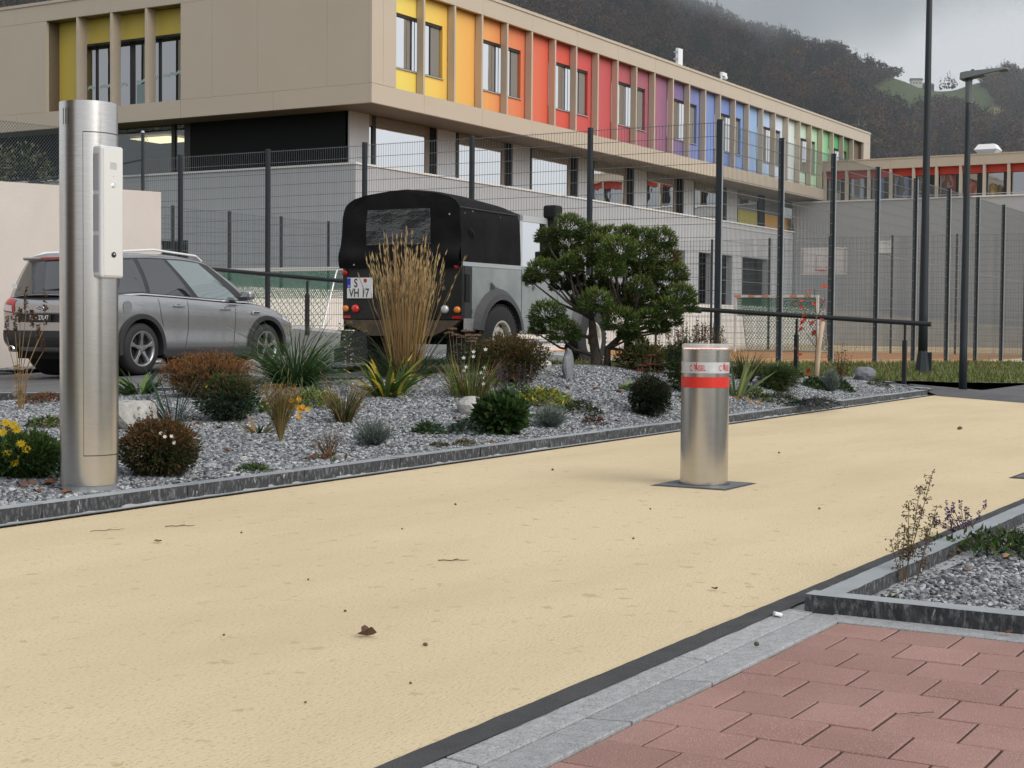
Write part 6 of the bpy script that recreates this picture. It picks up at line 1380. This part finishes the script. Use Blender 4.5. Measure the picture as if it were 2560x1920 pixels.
for i, (cx0, cy0, r0, dd) in enumerate(clumps):
    c = right*((cx0-930)*PS)+depth*(dd*.9)+Vector((0, 0, (1450-cy0)*PS)); r = r0*PS
    t = trunk1 if cx0 < 960 else trunk2
    k = 3 if c.z > .62 else (2 if c.z > .4 else 1); s0 = t[k]; mid = s0*.45+c*.55+Vector((0, 0, -.10*abs(c.z-s0.z)-.03))+Vector((random.gauss(0, .03), random.gauss(0, .03), 0))
    br.tube([s0, s0*.7+mid*.3+Vector((0, 0, .01)), mid, c-Vector((0, 0, r*.4))], [.024, .019, .014, .007], 6)
    f = Fol(); n = int(420+1150*(r/.15)**2); dark = random.uniform(.75, 1.1)
    for _ in range(n):
        d = Vector((random.gauss(0, 1), random.gauss(0, 1), random.gauss(0, 1))).normalized()
        if d.z < -.5: d.z *= .5
        kk = (.45+.55*random.random()**.5)*(1+.16*mnoise.noise(d*2.4+Vector((i*5., 0, 0))))
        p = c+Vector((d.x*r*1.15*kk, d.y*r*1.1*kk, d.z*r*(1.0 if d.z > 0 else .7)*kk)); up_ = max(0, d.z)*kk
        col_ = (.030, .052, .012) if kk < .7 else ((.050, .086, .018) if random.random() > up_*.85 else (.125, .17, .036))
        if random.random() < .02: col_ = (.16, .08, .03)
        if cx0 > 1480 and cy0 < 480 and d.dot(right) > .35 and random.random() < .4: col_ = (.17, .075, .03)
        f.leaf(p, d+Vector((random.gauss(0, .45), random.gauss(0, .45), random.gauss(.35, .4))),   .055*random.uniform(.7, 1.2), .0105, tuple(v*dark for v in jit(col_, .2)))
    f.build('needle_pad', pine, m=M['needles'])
br.build('branches', M['bark'], pine)

# ---- the small bed on the right ---------------------------------------------------------------
e = empty('dried_weed', (5.45, 1.60, -.01), label='dry seeding weed in the small gravel bed on the right', cat='plant'); f = Fol(); RT = Vector((.512, -.859, 0))
def wstem(p0, p1, n, hd):
    f.stem(p0, p1, .0022, jit((.13, .085, .04)))
    for k in range(n):
        t = .25+.75*random.random(); q = Vector(p0)+(Vector(p1)-Vector(p0))*t; d = Vector((random.gauss(0, 1), random.gauss(0, 1), random.uniform(-.1, .6))).normalized(); L = random.uniform(.01, .035)*(1.2-t*.5); f.stem(q, q+d*L, .0009, jit((.13, .085, .04)))
        for j in range(3): f.leaf(q+d*L*random.uniform(.6, 1.1), (random.gauss(0, 1), random.gauss(0, 1), random.gauss(0, 1)), .010, .006, mixc([(.12, .075, .03), (.17, .11, .04), (.08, .065, .03)]))
A0 = RT*0; B0 = RT*.03
for a, c, n in ((A0, RT*.105+Vector((0, 0, .415)), 60), (A0+RT*.01, RT*.06+Vector((0, 0, .36)), 60), (A0, RT*.005+Vector((0, 0, .22)), 40), (RT*.02, RT*.02+Vector((0, 0, .30)), 45), (B0+RT*.02, RT*.12+Vector((0, 0, .285)), 46), (B0+RT*.02, RT*.10+Vector((0, 0, .24)), 30), (A0, -RT*.045+Vector((0, 0, .165)), 16), (A0, -RT*.02+Vector((0, 0, .19)), 20)): wstem(a, c, n, 0)
f.build('stems', e)
e = empty('purple_salvia', (6.75, 1.70, 0), label='purple flowering salvia leaning over the right kerb', cat='flower'); f = Fol()
for k in range(24):
    u = random.gauss(-.02, .06); t = Vector((u*.51+random.gauss(0, .03), -u*.86+random.gauss(0, .03)+.02, random.uniform(.05, .15))); f.stem((0, 0, 0), t, .002, jit(G['br'])); g = Fol()
    for j in range(22): a = random.uniform(0, 2*PI); g.leaf(t-Vector((0, 0, random.uniform(-.02, .025))), (math.cos(a), math.sin(a), .4), .012, .008, mixc([G['pu'], (.12, .07, .24), (.07, .045, .12)]))
    g.build('flower_spike', e)
f.build('stems', e)
e = empty('right_herb', (6.35, 1.50, 0), label='dense dark green herb in the right gravel bed', cat='plant'); f = Fol()
for _ in range(620):
    u, v = random.gauss(.10, .14), random.gauss(0, .09); f.leaf((u*.51+v*.86, -u*.86+v*.51, random.uniform(.0, .085)*max(.2, 1-abs(u-.05)*2)), (random.gauss(0, 1), random.gauss(0, 1), random.uniform(.2, 1.2)), .05, .013, mixc([G['md'], G['dk'], (.05, .10, .02), G['ol']]))
f.build('foliage', e)
cover('corner_moss', 4.98, 1.50, .12, .10, .03, 130, .02, .010, [G['md'], G['dk'], G['ol'], G['rs']], 'tiny green weed in the inner corner of the right kerb', z=-.01)

# ---- hedge behind the garden wall, bare tree behind the school -----------------------------------
hg = empty('hedge', (14.6, 20.4, 2.9), label='evergreen hedge behind the chain-link fence, upper left', cat='hedge'); f = Fol()
for cx1, h in ((-2.6, .9), (-1.6, 1.0), (-.6, 1.05), (.3, 1.3), (1.1, 1.45), (1.9, 1.35), (2.7, 1.1), (3.5, .9)): ball(f, (cx1, random.uniform(-.1, .3), h*.5), .62, .5, h*.6, 700, .07, .028, [G['dk'], G['md'], (.13, .15, .08), (.20, .21, .12)], shell=.4)
f.build('foliage', hg)
def bare_tree(name, loc, H, label, seed, spread=.5):
    r = random.Random(seed); e = empty(name, loc, label=label, cat='tree'); b = MB()
    tw = Fol()
    def grow(p, d, L, rad, lvl):
        q = p+d*L; b.tube([p, p+(q-p)*.5+Vector((r.gauss(0, .05), r.gauss(0, .05), 0))*L, q], [rad, rad*.85, rad*.7], 5 if lvl < 2 else 3, cap=False)
        if lvl >= 5: return
        for k in range(3 if lvl < 4 else 3):
            nd = (d+Vector((r.gauss(0, spread), r.gauss(0, spread), r.gauss(.12, .3)))).normalized(); grow(q if k else p+(q-p)*.7, nd, L*r.uniform(.62, .85), rad*.62, lvl+1)
    grow(Vector((0, 0, 0)), Vector((0, 0, 1)), H*.27, H*.022, 0)
    b.build('trunk', M['barktree'], e, recalc=False); return e
bare_tree('bare_tree', (118, 42.5, .5), 17, 'large leafless tree behind the end of the school', 4, .6)
bare_tree('bare_tree', (126, 49, .5), 15, 'smaller leafless tree left of the large one behind the school', 9, .6)
# tree in leaf on the left
# ================================================================== mountains, forest, low cloud
FWD = Vector((.859, .511, 0)).normalized(); RGT = Vector((.511, -.859, 0)).normalized()
SKY_X = [-1400, 0, 900, 1300, 1600, 1714, 1777, 1849, 1944, 2017, 2080, 2125, 2170, 2216, 2247, 2283, 2329, 2369, 2414, 2455, 2500, 2532, 2560, 2800, 3400]
SKY_Y = [-700, -480, -320, -210, -75, 25, 42, 80, 100, 128, 132, 162, 178, 196, 206, 222, 230, 228, 212, 204, 182, 194, 212, 330, 420]
def az(px): return math.atan((px-1280)/3830)
def horizon(px): return 810+.0084*(px-1280)
def ridge_r(px): return float(np.interp(px, [-1400, 1500, 2200, 2330, 2500, 3400], [1450, 1550, 1700, 1800, 1900, 2000]))
R0 = 760.
def hillpt(px, t):
    a = az(px); d = FWD*math.cos(a)+RGT*math.sin(a); rr = ridge_r(px); el = (horizon(px)-float(np.interp(px, SKY_X, SKY_Y)))/3830*math.cos(a)
    r = R0+(rr-R0)*t; zr = el*rr; nz = mnoise.noise(Vector((px*.006, t*3.2, 0)))*.5+mnoise.noise(Vector((px*.016, t*7, 3)))*.25
    z = zr*(t**1.12)+zr*.10*nz*math.sin(PI*min(1, t))*(1 if t < 1 else 0)
    if t > 1: z = zr*(1-(t-1)*1.5); 
    return Vector((d.x*r, d.y*r, CAMZ+z))
def topx(p):
    q = p-Vector((0, 0, CAMZ)); dz = q.dot(FWD); return 1280+3830*q.dot(RGT)/dz, horizon(1280+3830*q.dot(RGT)/dz)-3830*q.z/dz
MEAD = [[(2150, 240), (2200, 205), (2247, 200), (2300, 222), (2370, 218), (2414, 196), (2452, 236), (2482, 268), (2440, 286), (2380, 268), (2330, 262), (2262, 278), (2205, 262)], [(2432, 276), (2470, 278), (2508, 302), (2514, 314), (2470, 306), (2438, 292)], [(2120, 300), (2150, 310), (2165, 335), (2135, 330)]]
def inpoly(x, y, P):
    c = False; j = len(P)-1
    for i in range(len(P)):
        if (P[i][1] > y) != (P[j][1] > y) and x < (P[j][0]-P[i][0])*(y-P[i][1])/(P[j][1]-P[i][1])+P[i][0]: c = not c
        j = i
    return c
def meadow(px, y): return any(inpoly(px, y, P) for P in MEAD)
NU, NV = 300, 60
vs = []; cc = []
for i in range(NU+1):
    px = -1400+4800*i/NU
    for j in range(NV+1):
        t = 1.12*j/NV; p = hillpt(px, t); vs.append(p); x_, y_ = topx(p)
        cc.append((.085, .115, .045) if meadow(x_, y_) else (.040, .034, .030))
me = bpy.data.meshes.new('mountain'); me.from_pydata(vs, [], [(i*(NV+1)+j, (i+1)*(NV+1)+j, (i+1)*(NV+1)+j+1, i*(NV+1)+j+1) for i in range(NU) for j in range(NV)])
at = me.color_attributes.new('Col', 'FLOAT_COLOR', 'POINT'); at.data.foreach_set('color', np.array([(*c, 1) for c in cc], np.float32).ravel()); me.materials.append(M['forest'])
for p in me.polygons: p.use_smooth = True
mo = bpy.data.objects.new('mountain', me); link(mo); struct(mo)
# foot of the mountain down to the plain
b = MB(); b.grid(lambda u, v: (lambda p: (p.x*(.45+.56*v), p.y*(.45+.56*v), -1+(p.z+.5)*v*.99))(hillpt(-1400+4800*u, .004)), 60, 2); struct(b.build('hill_foot', M['soil'], recalc=False))
# forest: thousands of small crowns as one mass, each crown a cloud of leaf-cards
r2 = np.random.default_rng(11); NQ = 30
P_, H_, C_, K_ = [], [], [], []
while len(P_) < 15500:
    px = r2.uniform(-150, 2750); t = math.sqrt(r2.uniform(.0, 1.02)) if px > 700 else r2.uniform(.25, .75)
    if px < 700 and r2.random() < .6: continue
    p = hillpt(px, min(1., t)); x_, y_ = topx(p)
    if meadow(x_, y_) or y_ > 520: continue
    if y_ < -60: continue
    n1 = mnoise.noise(Vector((px*.010, t*9, 7))); n2 = mnoise.noise(Vector((px*.03, t*22, 2))); con = (n1+.5*n2) > .12
    if con and r2.random() < .75: c = np.array((.020, .032, .027)); k = 1; h = r2.uniform(11, 17)
    else:
        k = 0; h = r2.uniform(7, 12.5); u = r2.random()
        c = np.array((.080, .048, .046) if u < .50 else ((.055, .044, .048) if u < .76 else ((.075, .072, .038) if u < .90 else (.17, .085, .035))))
        if n2 < -.35 and u < .5: c = np.array((.10, .060, .045))
        if px > 2120 and y_ > 250 and u > .9: c = np.array((.17, .10, .04))
    P_.append((p.x, p.y, p.z)); H_.append(h); C_.append(c*r2.uniform(.75, 1.3)); K_.append(k)
for (px, y0, h, k) in ((2346, 222, 15, 1), (2352, 222, 20, 1), (2358, 223, 21, 1), (2364, 222, 14, 0), (2336, 222, 15, 1), (2228, 196, 12, 0), (2236, 203, 13, 0), (2500, 170, 9, 0), (2370, 224, 10, 0), (2183, 230, 16, 0), (2200, 236, 15, 0)):
    p = hillpt(px, 1. if y0 < 228 else .93); P_.append((p.x, p.y, p.z)); H_.append(h); C_.append(np.array((.02, .032, .027) if k else (.07, .062, .045))); K_.append(k)
P_, H_, C_, K_ = np.array(P_), np.array(H_), np.array(C_), np.array(K_); n = len(P_)
# random cards
d = r2.normal(size=(n, NQ, 3)); d /= np.linalg.norm(d, axis=2, keepdims=True); kk = r2.uniform(.35, 1., (n, NQ))**.5
zz = r2.uniform(0, 1, (n, NQ)); ang = r2.uniform(0, 2*np.pi, (n, NQ)); Hh = H_[:, None]
dec = np.stack([d[..., 0]*kk*Hh*.36, d[..., 1]*kk*Hh*.36, Hh*.55+d[..., 2]*kk*Hh*.46], -1)
rr = (1-zz)*Hh*.19*(.5+.5*kk); conf = np.stack([rr*np.cos(ang), rr*np.sin(ang), Hh*(.06+.94*zz)], -1)
cen = np.where(K_[:, None, None] == 1, conf, dec)+P_[:, None, :]
sz_ = np.where(K_[:, None] == 1, Hh*.07*(1.25-zz), Hh*.085*r2.uniform(.6, 1.3, (n, NQ)))[..., None]
a1 = r2.normal(size=(n, NQ, 3)); a1 /= np.linalg.norm(a1, axis=2, keepdims=True); a2 = np.cross(a1, r2.normal(size=(n, NQ, 3))); a2 /= np.linalg.norm(a2, axis=2, keepdims=True)
V = np.stack([cen+a1*sz_*1.3, cen+a2*sz_, cen-a1*sz_*1.1, cen-a2*sz_*.8], 2).reshape(-1, 3).astype(np.float32); nf = n*NQ
me = bpy.data.meshes.new('forest'); me.vertices.add(len(V)); me.vertices.foreach_set('co', V.ravel()); me.loops.add(nf*4); me.loops.foreach_set('vertex_index', np.arange(nf*4, dtype=np.int32)); me.polygons.add(nf); me.polygons.foreach_set('loop_start', np.arange(0, nf*4, 4, dtype=np.int32)); me.update(calc_edges=True)
at = me.color_attributes.new('Col', 'FLOAT_COLOR', 'POINT'); ca = np.ones((n, NQ, 4, 4), np.float32); ca[..., :3] = (C_[:, None, None, :]*r2.uniform(.7, 1.3, (n, NQ))[..., None, None]); at.data.foreach_set('color', ca.ravel()); me.materials.append(M['forest'])
fo = bpy.data.objects.new('forest', me); link(fo); tag(fo, 'dark autumn forest covering the mountain slopes behind the school', 'forest', kind='stuff')
# farmhouses on the mountain
def find_t(px, y):
    lo, hi = .3, 1.0
    for _ in range(30):
        m_ = (lo+hi)/2
        if topx(hillpt(px, m_))[1] > y: lo = m_
        else: hi = m_
    return (lo+hi)/2
def house(px, y, w_, d_, h, wm, rm, label, rz=0.):
    p = hillpt(px, find_t(px, y)); e = empty('farmhouse', tuple(p), math.atan2(RGT.y, RGT.x)+rz, label=label, cat='house'); MB().box(-w_/2, w_/2, -d_/2, d_/2, -3, h).build('wall', wm, e)
    MB().prism([(-d_/2-.7, h-.2), (0, h+d_*.32), (d_/2+.7, h-.2), (0, h+d_*.22)], w_+1.4, 'x', -w_/2-.7).build('roof', rm, e)
    MB().prism([(-d_/2, h), (0, h+d_*.25), (d_/2, h)], w_-.1, 'x', -w_/2+.05).build('gable', wm, e)
    for k in range(3): MB().box(-w_*.35+k*w_*.28, -w_*.35+k*w_*.28+1.3, -d_/2-.06, -d_/2+.02, 1.2, 2.8).build('window', M['frame'], e)
rt = mat('tile_roof_brown', (.10, .07, .055), .9); rg_ = mat('tile_roof_grey', (.13, .13, .135), .9); yw = mat('yellow_render', (.55, .45, .20), .8); ww = mat('white_render', (.66, .65, .62), .8)
house(2275, 215, 12, 8, 5.5, ww, rg_, 'white house high on the mountain meadow ridge')
house(2300, 224, 15, 8, 3.2, mat('dark_timber', (.07, .06, .055), .9), rg_, 'dark low barn below the white ridge house', .3)
house(2474, 288, 12, 9, 6.0, yw, rt, 'small yellow house on the mountain behind the lamp head', .35)
house(2306, 274, 9, 7, 4.0, ww, rg_, 'small pale house in the woods left of the lamp post', .2)
house(2408, 263, 8, 6, 3.0, ww, rg_, 'tiny pale hut on the green meadow between the lamp posts', .1)
# low cloud clinging to the mountain: one volume, thin below, dense at the ridge
cl = MB(); c0 = FWD*1350+Vector((0, 0, 0))
def cb_(x, y, z): p = FWD*x+RGT*y; return (p.x, p.y, z)
xs_c, ys_c = (720, 2150), (-900, 950)
cl.add([cb_(xs_c[0], ys_c[0], -8), cb_(xs_c[1], ys_c[0], -8), cb_(xs_c[1], ys_c[1], -8), cb_(xs_c[0], ys_c[1], -8), cb_(xs_c[0], ys_c[0], 620), cb_(xs_c[1], ys_c[0], 620), cb_(xs_c[1], ys_c[1], 620), cb_(xs_c[0], ys_c[1], 620)], [(0, 3, 2, 1), (4, 5, 6, 7), (0, 1, 5, 4), (1, 2, 6, 5), (2, 3, 7, 6), (3, 0, 4, 7)])
vm = bpy.data.materials.new('low_cloud'); vm.use_nodes = True; nt = vm.node_tree; nt.nodes.clear(); L = nt.links.new
out = _nd(nt, 'ShaderNodeOutputMaterial'); pv = _nd(nt, 'ShaderNodeVolumePrincipled'); L(pv.outputs[0], out.inputs['Volume']); pv.inputs['Color'].default_value = (.93, .965, 1., 1); pv.inputs['Anisotropy'].default_value = .2
g = _nd(nt, 'ShaderNodeNewGeometry'); sx = _nd(nt, 'ShaderNodeSeparateXYZ'); L(g.outputs['Position'], sx.inputs[0])
nz = _nd(nt, 'ShaderNodeTexNoise'); nz.inputs['Scale'].default_value = .011; nz.inputs['Detail'].default_value = 3.; L(g.outputs['Position'], nz.inputs['Vector'])
def mth(op, a, b_=None, c_=None, clamp=False):
    m_ = _nd(nt, 'ShaderNodeMath', operation=op); m_.use_clamp = clamp
    for i, v in enumerate((a, b_, c_)):
        if v is None: continue
        if isinstance(v, (int, float)): m_.inputs[i].default_value = v
        else: L(v, m_.inputs[i])
    return m_.outputs[0]
# lateral coordinate (metres to the right of the camera axis) and height decide where the cloud is thick
lat = mth('ADD', mth('MULTIPLY', sx.outputs['X'], RGT.x), mth('MULTIPLY', sx.outputs['Y'], RGT.y))
base = mth('MULTIPLY_ADD', mth('ABSOLUTE', mth('SUBTRACT', lat, 235)), .36, 262)      # cloud base, lowest above the wooded spur
hgt = mth('SUBTRACT', sx.outputs['Z'], base); hgt = mth('ADD', hgt, mth('MULTIPLY', mth('SUBTRACT', nz.outputs['Fac'], .5), 130))
den = mth('MULTIPLY', mth('MULTIPLY', mth('DIVIDE', hgt, 70, clamp=True), mth('DIVIDE', mth('SUBTRACT', 210, hgt), 90, clamp=True)), .0055)
L(mth('ADD', den, .00024), pv.inputs['Density'])
vm.cycles.volume_step_rate = .35 if hasattr(vm.cycles, 'volume_step_rate') else 1
co = cl.build('low_cloud', vm); tag(co, 'pale low cloud clinging to the wooded ridge', 'cloud', kind='stuff')
# ================================================================== gravel, lawn, litter
stones = bpy.data.collections.new('stone_shapes')
sm_ = bpy.data.materials.new('gravel_stone'); sm_.use_nodes = True; nt = sm_.node_tree; b_ = nt.nodes['Principled BSDF']; b_.inputs['Roughness'].default_value = .85; b_.inputs['Specular IOR Level'].default_value = .3
oi = _nd(nt, 'ShaderNodeObjectInfo'); cr = _nd(nt, 'ShaderNodeValToRGB'); nt.links.new(oi.outputs['Random'], cr.inputs[0]); el = cr.color_ramp.elements
el[0].position = 0; el[0].color = (.06, .066, .075, 1); el[1].position = 1.; el[1].color = (.66, .67, .68, 1)
for p, c in ((.18, (.13, .14, .155, 1)), (.45, (.23, .24, .255, 1)), (.72, (.35, .36, .375, 1)), (.9, (.48, .485, .49, 1))): k = el.new(p); k.color = c
gm = _nd(nt, 'ShaderNodeTexNoise'); gm.inputs['Scale'].default_value = 3.; tc = _nd(nt, 'ShaderNodeTexCoord'); nt.links.new(tc.outputs['Object'], gm.inputs['Vector'])
mx = _nd(nt, 'ShaderNodeMix', data_type='RGBA', blend_type='MULTIPLY'); mx.inputs['Factor'].default_value = .45; nt.links.new(cr.outputs[0], mx.inputs['A']); nt.links.new(gm.outputs['Fac'], mx.inputs['B']); nt.links.new(mx.outputs['Result'], b_.inputs['Base Color'])
for s in range(5):
    bm = bmesh.new(); bmesh.ops.create_icosphere(bm, subdivisions=1, radius=1.); r = random.Random(s)
    sc3 = (r.uniform(.9, 1.25), r.uniform(.65, .95), r.uniform(.42, .7))
    for v in bm.verts: v.co = Vector((v.co.x*sc3[0], v.co.y*sc3[1], v.co.z*sc3[2]))*r.uniform(.82, 1.15)
    me = bpy.data.meshes.new('stone'); bm.to_mesh(me); bm.free(); me.materials.append(sm_); o = bpy.data.objects.new('stone', me); stones.objects.link(o)
def scatter(host, name, density, smin, smax, label, coll, seed=0, tilt=1.4, keep=False):
    ob = bpy.data.objects.new(name, host.data); link(ob); tag(ob, label, 'gravel', kind='stuff'); ob.location = (0, 0, .004)
    ng = bpy.data.node_groups.new(name, 'GeometryNodeTree'); ng.interface.new_socket('Geometry', in_out='INPUT', socket_type='NodeSocketGeometry'); ng.interface.new_socket('Geometry', in_out='OUTPUT', socket_type='NodeSocketGeometry')
    N = ng.nodes; gi = N.new('NodeGroupInput'); go_ = N.new('NodeGroupOutput'); dp = N.new('GeometryNodeDistributePointsOnFaces'); dp.inputs['Density'].default_value = density; dp.inputs['Seed'].default_value = seed
    ip = N.new('GeometryNodeInstanceOnPoints'); ci = N.new('GeometryNodeCollectionInfo'); ci.inputs['Collection'].default_value = coll; ci.inputs['Separate Children'].default_value = True; ci.inputs['Reset Children'].default_value = True; ip.inputs['Pick Instance'].default_value = True
    rv = N.new('FunctionNodeRandomValue'); rv.data_type = 'FLOAT_VECTOR'; rv.inputs[0].default_value = (-tilt*.5, -tilt*.5, 0); rv.inputs[1].default_value = (tilt*.5, tilt*.5, 6.28)
    rs = N.new('FunctionNodeRandomValue'); rs.data_type = 'FLOAT'; rs.inputs[2].default_value = smin; rs.inputs[3].default_value = smax; rs.inputs['Seed'].default_value = 3
    lk = ng.links.new; lk(gi.outputs[0], dp.inputs['Mesh']); lk(dp.outputs['Points'], ip.inputs['Points']); lk(ci.outputs[0], ip.inputs['Instance']); lk(rv.outputs[0], ip.inputs['Rotation']); lk(rs.outputs[1], ip.inputs['Scale']); lk(ip.outputs[0], go_.inputs[0])
    m = ob.modifiers.new('scatter', 'NODES'); m.node_group = ng; return ob
scatter(gb, 'gravel', 2100, .008, .019, 'grey crushed gravel covering the large planted bed', stones, 1)
scatter(gr, 'gravel', 3300, .006, .0145, 'grey crushed gravel in the small bed on the right', stones, 2)
for i_, o in enumerate(isl): scatter(o, 'gravel', 1500, .012, .024, ('grey gravel island between the two parked vehicles', 'grey gravel strip left of the parked car')[i_], stones, 5+i_)
# lawn: short blades
f = Fol()
for _ in range(30000):
    u, v = random.random()**1.4*.5, random.random(); x, y, z = lawnfn(u, v); k = mnoise.noise(Vector((x*.5, y*.9, 1))); c = mixc([(.11, .16, .038), (.14, .18, .05), (.19, .17, .07)] if k < .1 else [(.20, .16, .075), (.16, .155, .05), (.10, .14, .035)])
    a = random.uniform(0, 2*PI); L = random.uniform(.03, .085)*(1.6 if random.random() < .05 else 1); w_ = .012; dx, dy = math.cos(a), math.sin(a); q = Vector((x, y, z)); t = Vector((-dy, dx, 0))*w_; f.poly([q-t, q+t, q+Vector((dx*L*.5, dy*L*.5, L))], c)
o = f.build('grass', None); tag(o, 'rough mown grass of the lawn beside the fence', 'grass', kind='stuff')
# fallen leaves and twigs, each on its own
def fallen(x, y, s, c, label, zz=None, curl=.5, rz=None, cat='fallen leaf', group=None):
    z = (hbed(x, y)+.012 if 5.56 < y < 12 else .006) if zz is None else zz; b = MB(); n = 6; out_ = []
    for k in range(2*n):
        a = PI*k/n; rr = s*.5*(1-.35*abs(math.sin(a)))*(1+.28*math.cos(5*a)); out_.append((rr*math.cos(a), rr*math.sin(a), curl*s*(abs(math.sin(a))**1.5)*.5+.12*s*random.random()))
    b.add([(0, 0, 0)]+out_, [(0, k+1, (k+1) % (2*n)+1) for k in range(2*n)]); b.smooth = True
    m = bpy.data.materials.get('leaf_%02d' % c) or mat('leaf_%02d' % c, [(.22, .085, .035), (.30, .14, .06), (.10, .045, .022), (.36, .22, .11)][c], .7, c2=[(.15, .06, .03), (.22, .10, .05), (.06, .03, .016), (.25, .15, .08)][c], scale=30, obj=True)
    o = b.build('fallen_leaf', m); o.location = (x, y, z); o.rotation_euler = (random.uniform(-.2, .2), random.uniform(-.2, .2), random.uniform(0, 6.28) if rz is None else rz); return tag(o, label, cat, group)
fallen(3.607, 2.634, .055, 2, 'curled dark brown leaf lying alone on the sand-coloured road', curl=.9)
fallen(4.679, 4.487, .04, 0, 'small brown leaf on the road in front of the steel column', curl=.4)
fallen(4.906, 2.096, .03, 2, 'tiny brown leaf on the road near the dark asphalt edge')
fallen(6.274, 1.60, .05, 1, 'orange leaf on the gravel below the purple salvia', 0.01); fallen(6.099, 1.60, .035, 0, 'small red-brown leaf on gravel near the right kerb', 0.01)
fallen(5.747, 1.447, .035, 1, 'brown leaf in the middle of the small right bed', .012); fallen(6.20, 1.40, .045, 3, 'pale yellow-brown leaf below the dark green herb', .012); fallen(4.66, 1.05, .035, 0, 'dry brown leaf against the right front kerb', .01)
LF = 'fallen leaves on the large gravel bed'
for i_, (x, y, s, c) in enumerate(((11.46, 6.55, .07, 1), (12.75, 6.68, .06, 1), (12.9, 6.5, .075, 1), (12.48, 6.83, .06, 1), (8.45, 7.5, .055, 0), (9.18, 7.92, .06, 3), (8.59, 7.85, .06, 3), (5.27, 5.86, .06, 0), (5.33, 5.72, .06, 0), (5.38, 6.1, .07, 0), (5.5, 6.02, .08, 0), (5.46, 6.12, .07, 1), (11.57, 5.86, .05, 0), (14.9, 5.9, .1, 3), (18.7, 6.1, .1, 1), (6.9, 6.4, .05, 0), (7.4, 6.5, .05, 1), (10.2, 6.6, .05, 0), (9.2, 5.65, .05, 1), (13.6, 6.2, .06, 1), (7.0, 7.2, .05, 0), (11.0, 6.3, .05, 2))):
    fallen(x, y, s, c, 'small brown fallen leaf lying on the large gravel bed', group=LF)
def twig(x, y, L, a, label, r=.0022, z=.004):
    b = MB(); n = 5; b.tube([(L*k/n, .004*math.sin(k*1.3+x*7), .002+.002*(k % 2)) for k in range(n+1)], [r]*3+[r*.8]*2+[r*.4], 4); b.tube([(L*.5, .01, .004), (L*.66, .03, .004)], r*.6, 4); o = b.build('twig', M['twig']); o.location = (x, y, z); o.rotation_euler = (0, 0, a); return tag(o, label, 'twig')
twig(4.91, 3.25, .12, -1.0, 'dark twig lying in the middle of the road'); twig(5.05, 4.80, .13, -.8, 'forked dry twig on the road near the column'); twig(4.75, 4.95, .15, -.5, 'thin pale twig on the road left of the forked one', .0015); twig(3.62, .98, .10, 2.4, 'thin dry stalk lying on the red pavers', .0012); twig(15.2, 3.1, .5, -.9, 'long dark twig far away on the road at the right', .006)
CR = 'dark crumbs scattered on the road'
for i_, (x, y, s) in enumerate(((3.603, 2.427, .016), (3.891, 2.928, .011), (13.944, 3.589, .05), (5.1, 4.4, .012), (5.6, 3.9, .01), (3.2, 2.2, .009), (6.5, 4.2, .016), (8.4, 4.7, .02), (4.3, 3.4, .01), (2.9, 2.3, .008), (5.9, 2.9, .012), (7.4, 2.6, .015), (10.5, 4.0, .02), (6.9, 3.3, .012), (3.4, 3.0, .009))):
    b = MB(); b.lathe([(.3*s, 0), (.5*s, .25*s), (.25*s, .55*s), (0, .6*s)], 6); o = b.build('crumb', M['twig']); o.location = (x, y, .001); o.rotation_euler = (.1, .2, i_); tag(o, 'tiny dark crumb of dirt on the sand-coloured road', 'crumb', CR)
b = MB(); b.smooth = True; b.lathe([(0, 0), (.007, .003), (.008, .008), (.005, .013), (0, .014)], 10); o = b.build('acorn', mat('olive_nut', (.06, .055, .03), .6)); o.location = (4.10, 1.62, .004); tag(o, 'small round olive nut lying on the granite slab', 'nut')
f = MB(); f.box(-.018, .012, -.012, .012, 0, .012); f.box(.005, .022, -.02, .004, .003, .010); o = f.build('crumpled_paper', M['white'], bevel=.004); o.location = (4.56, 1.735, .006); o.rotation_euler = (.2, .1, .6); tag(o, 'crumpled scrap of white paper beside the asphalt strip', 'paper')
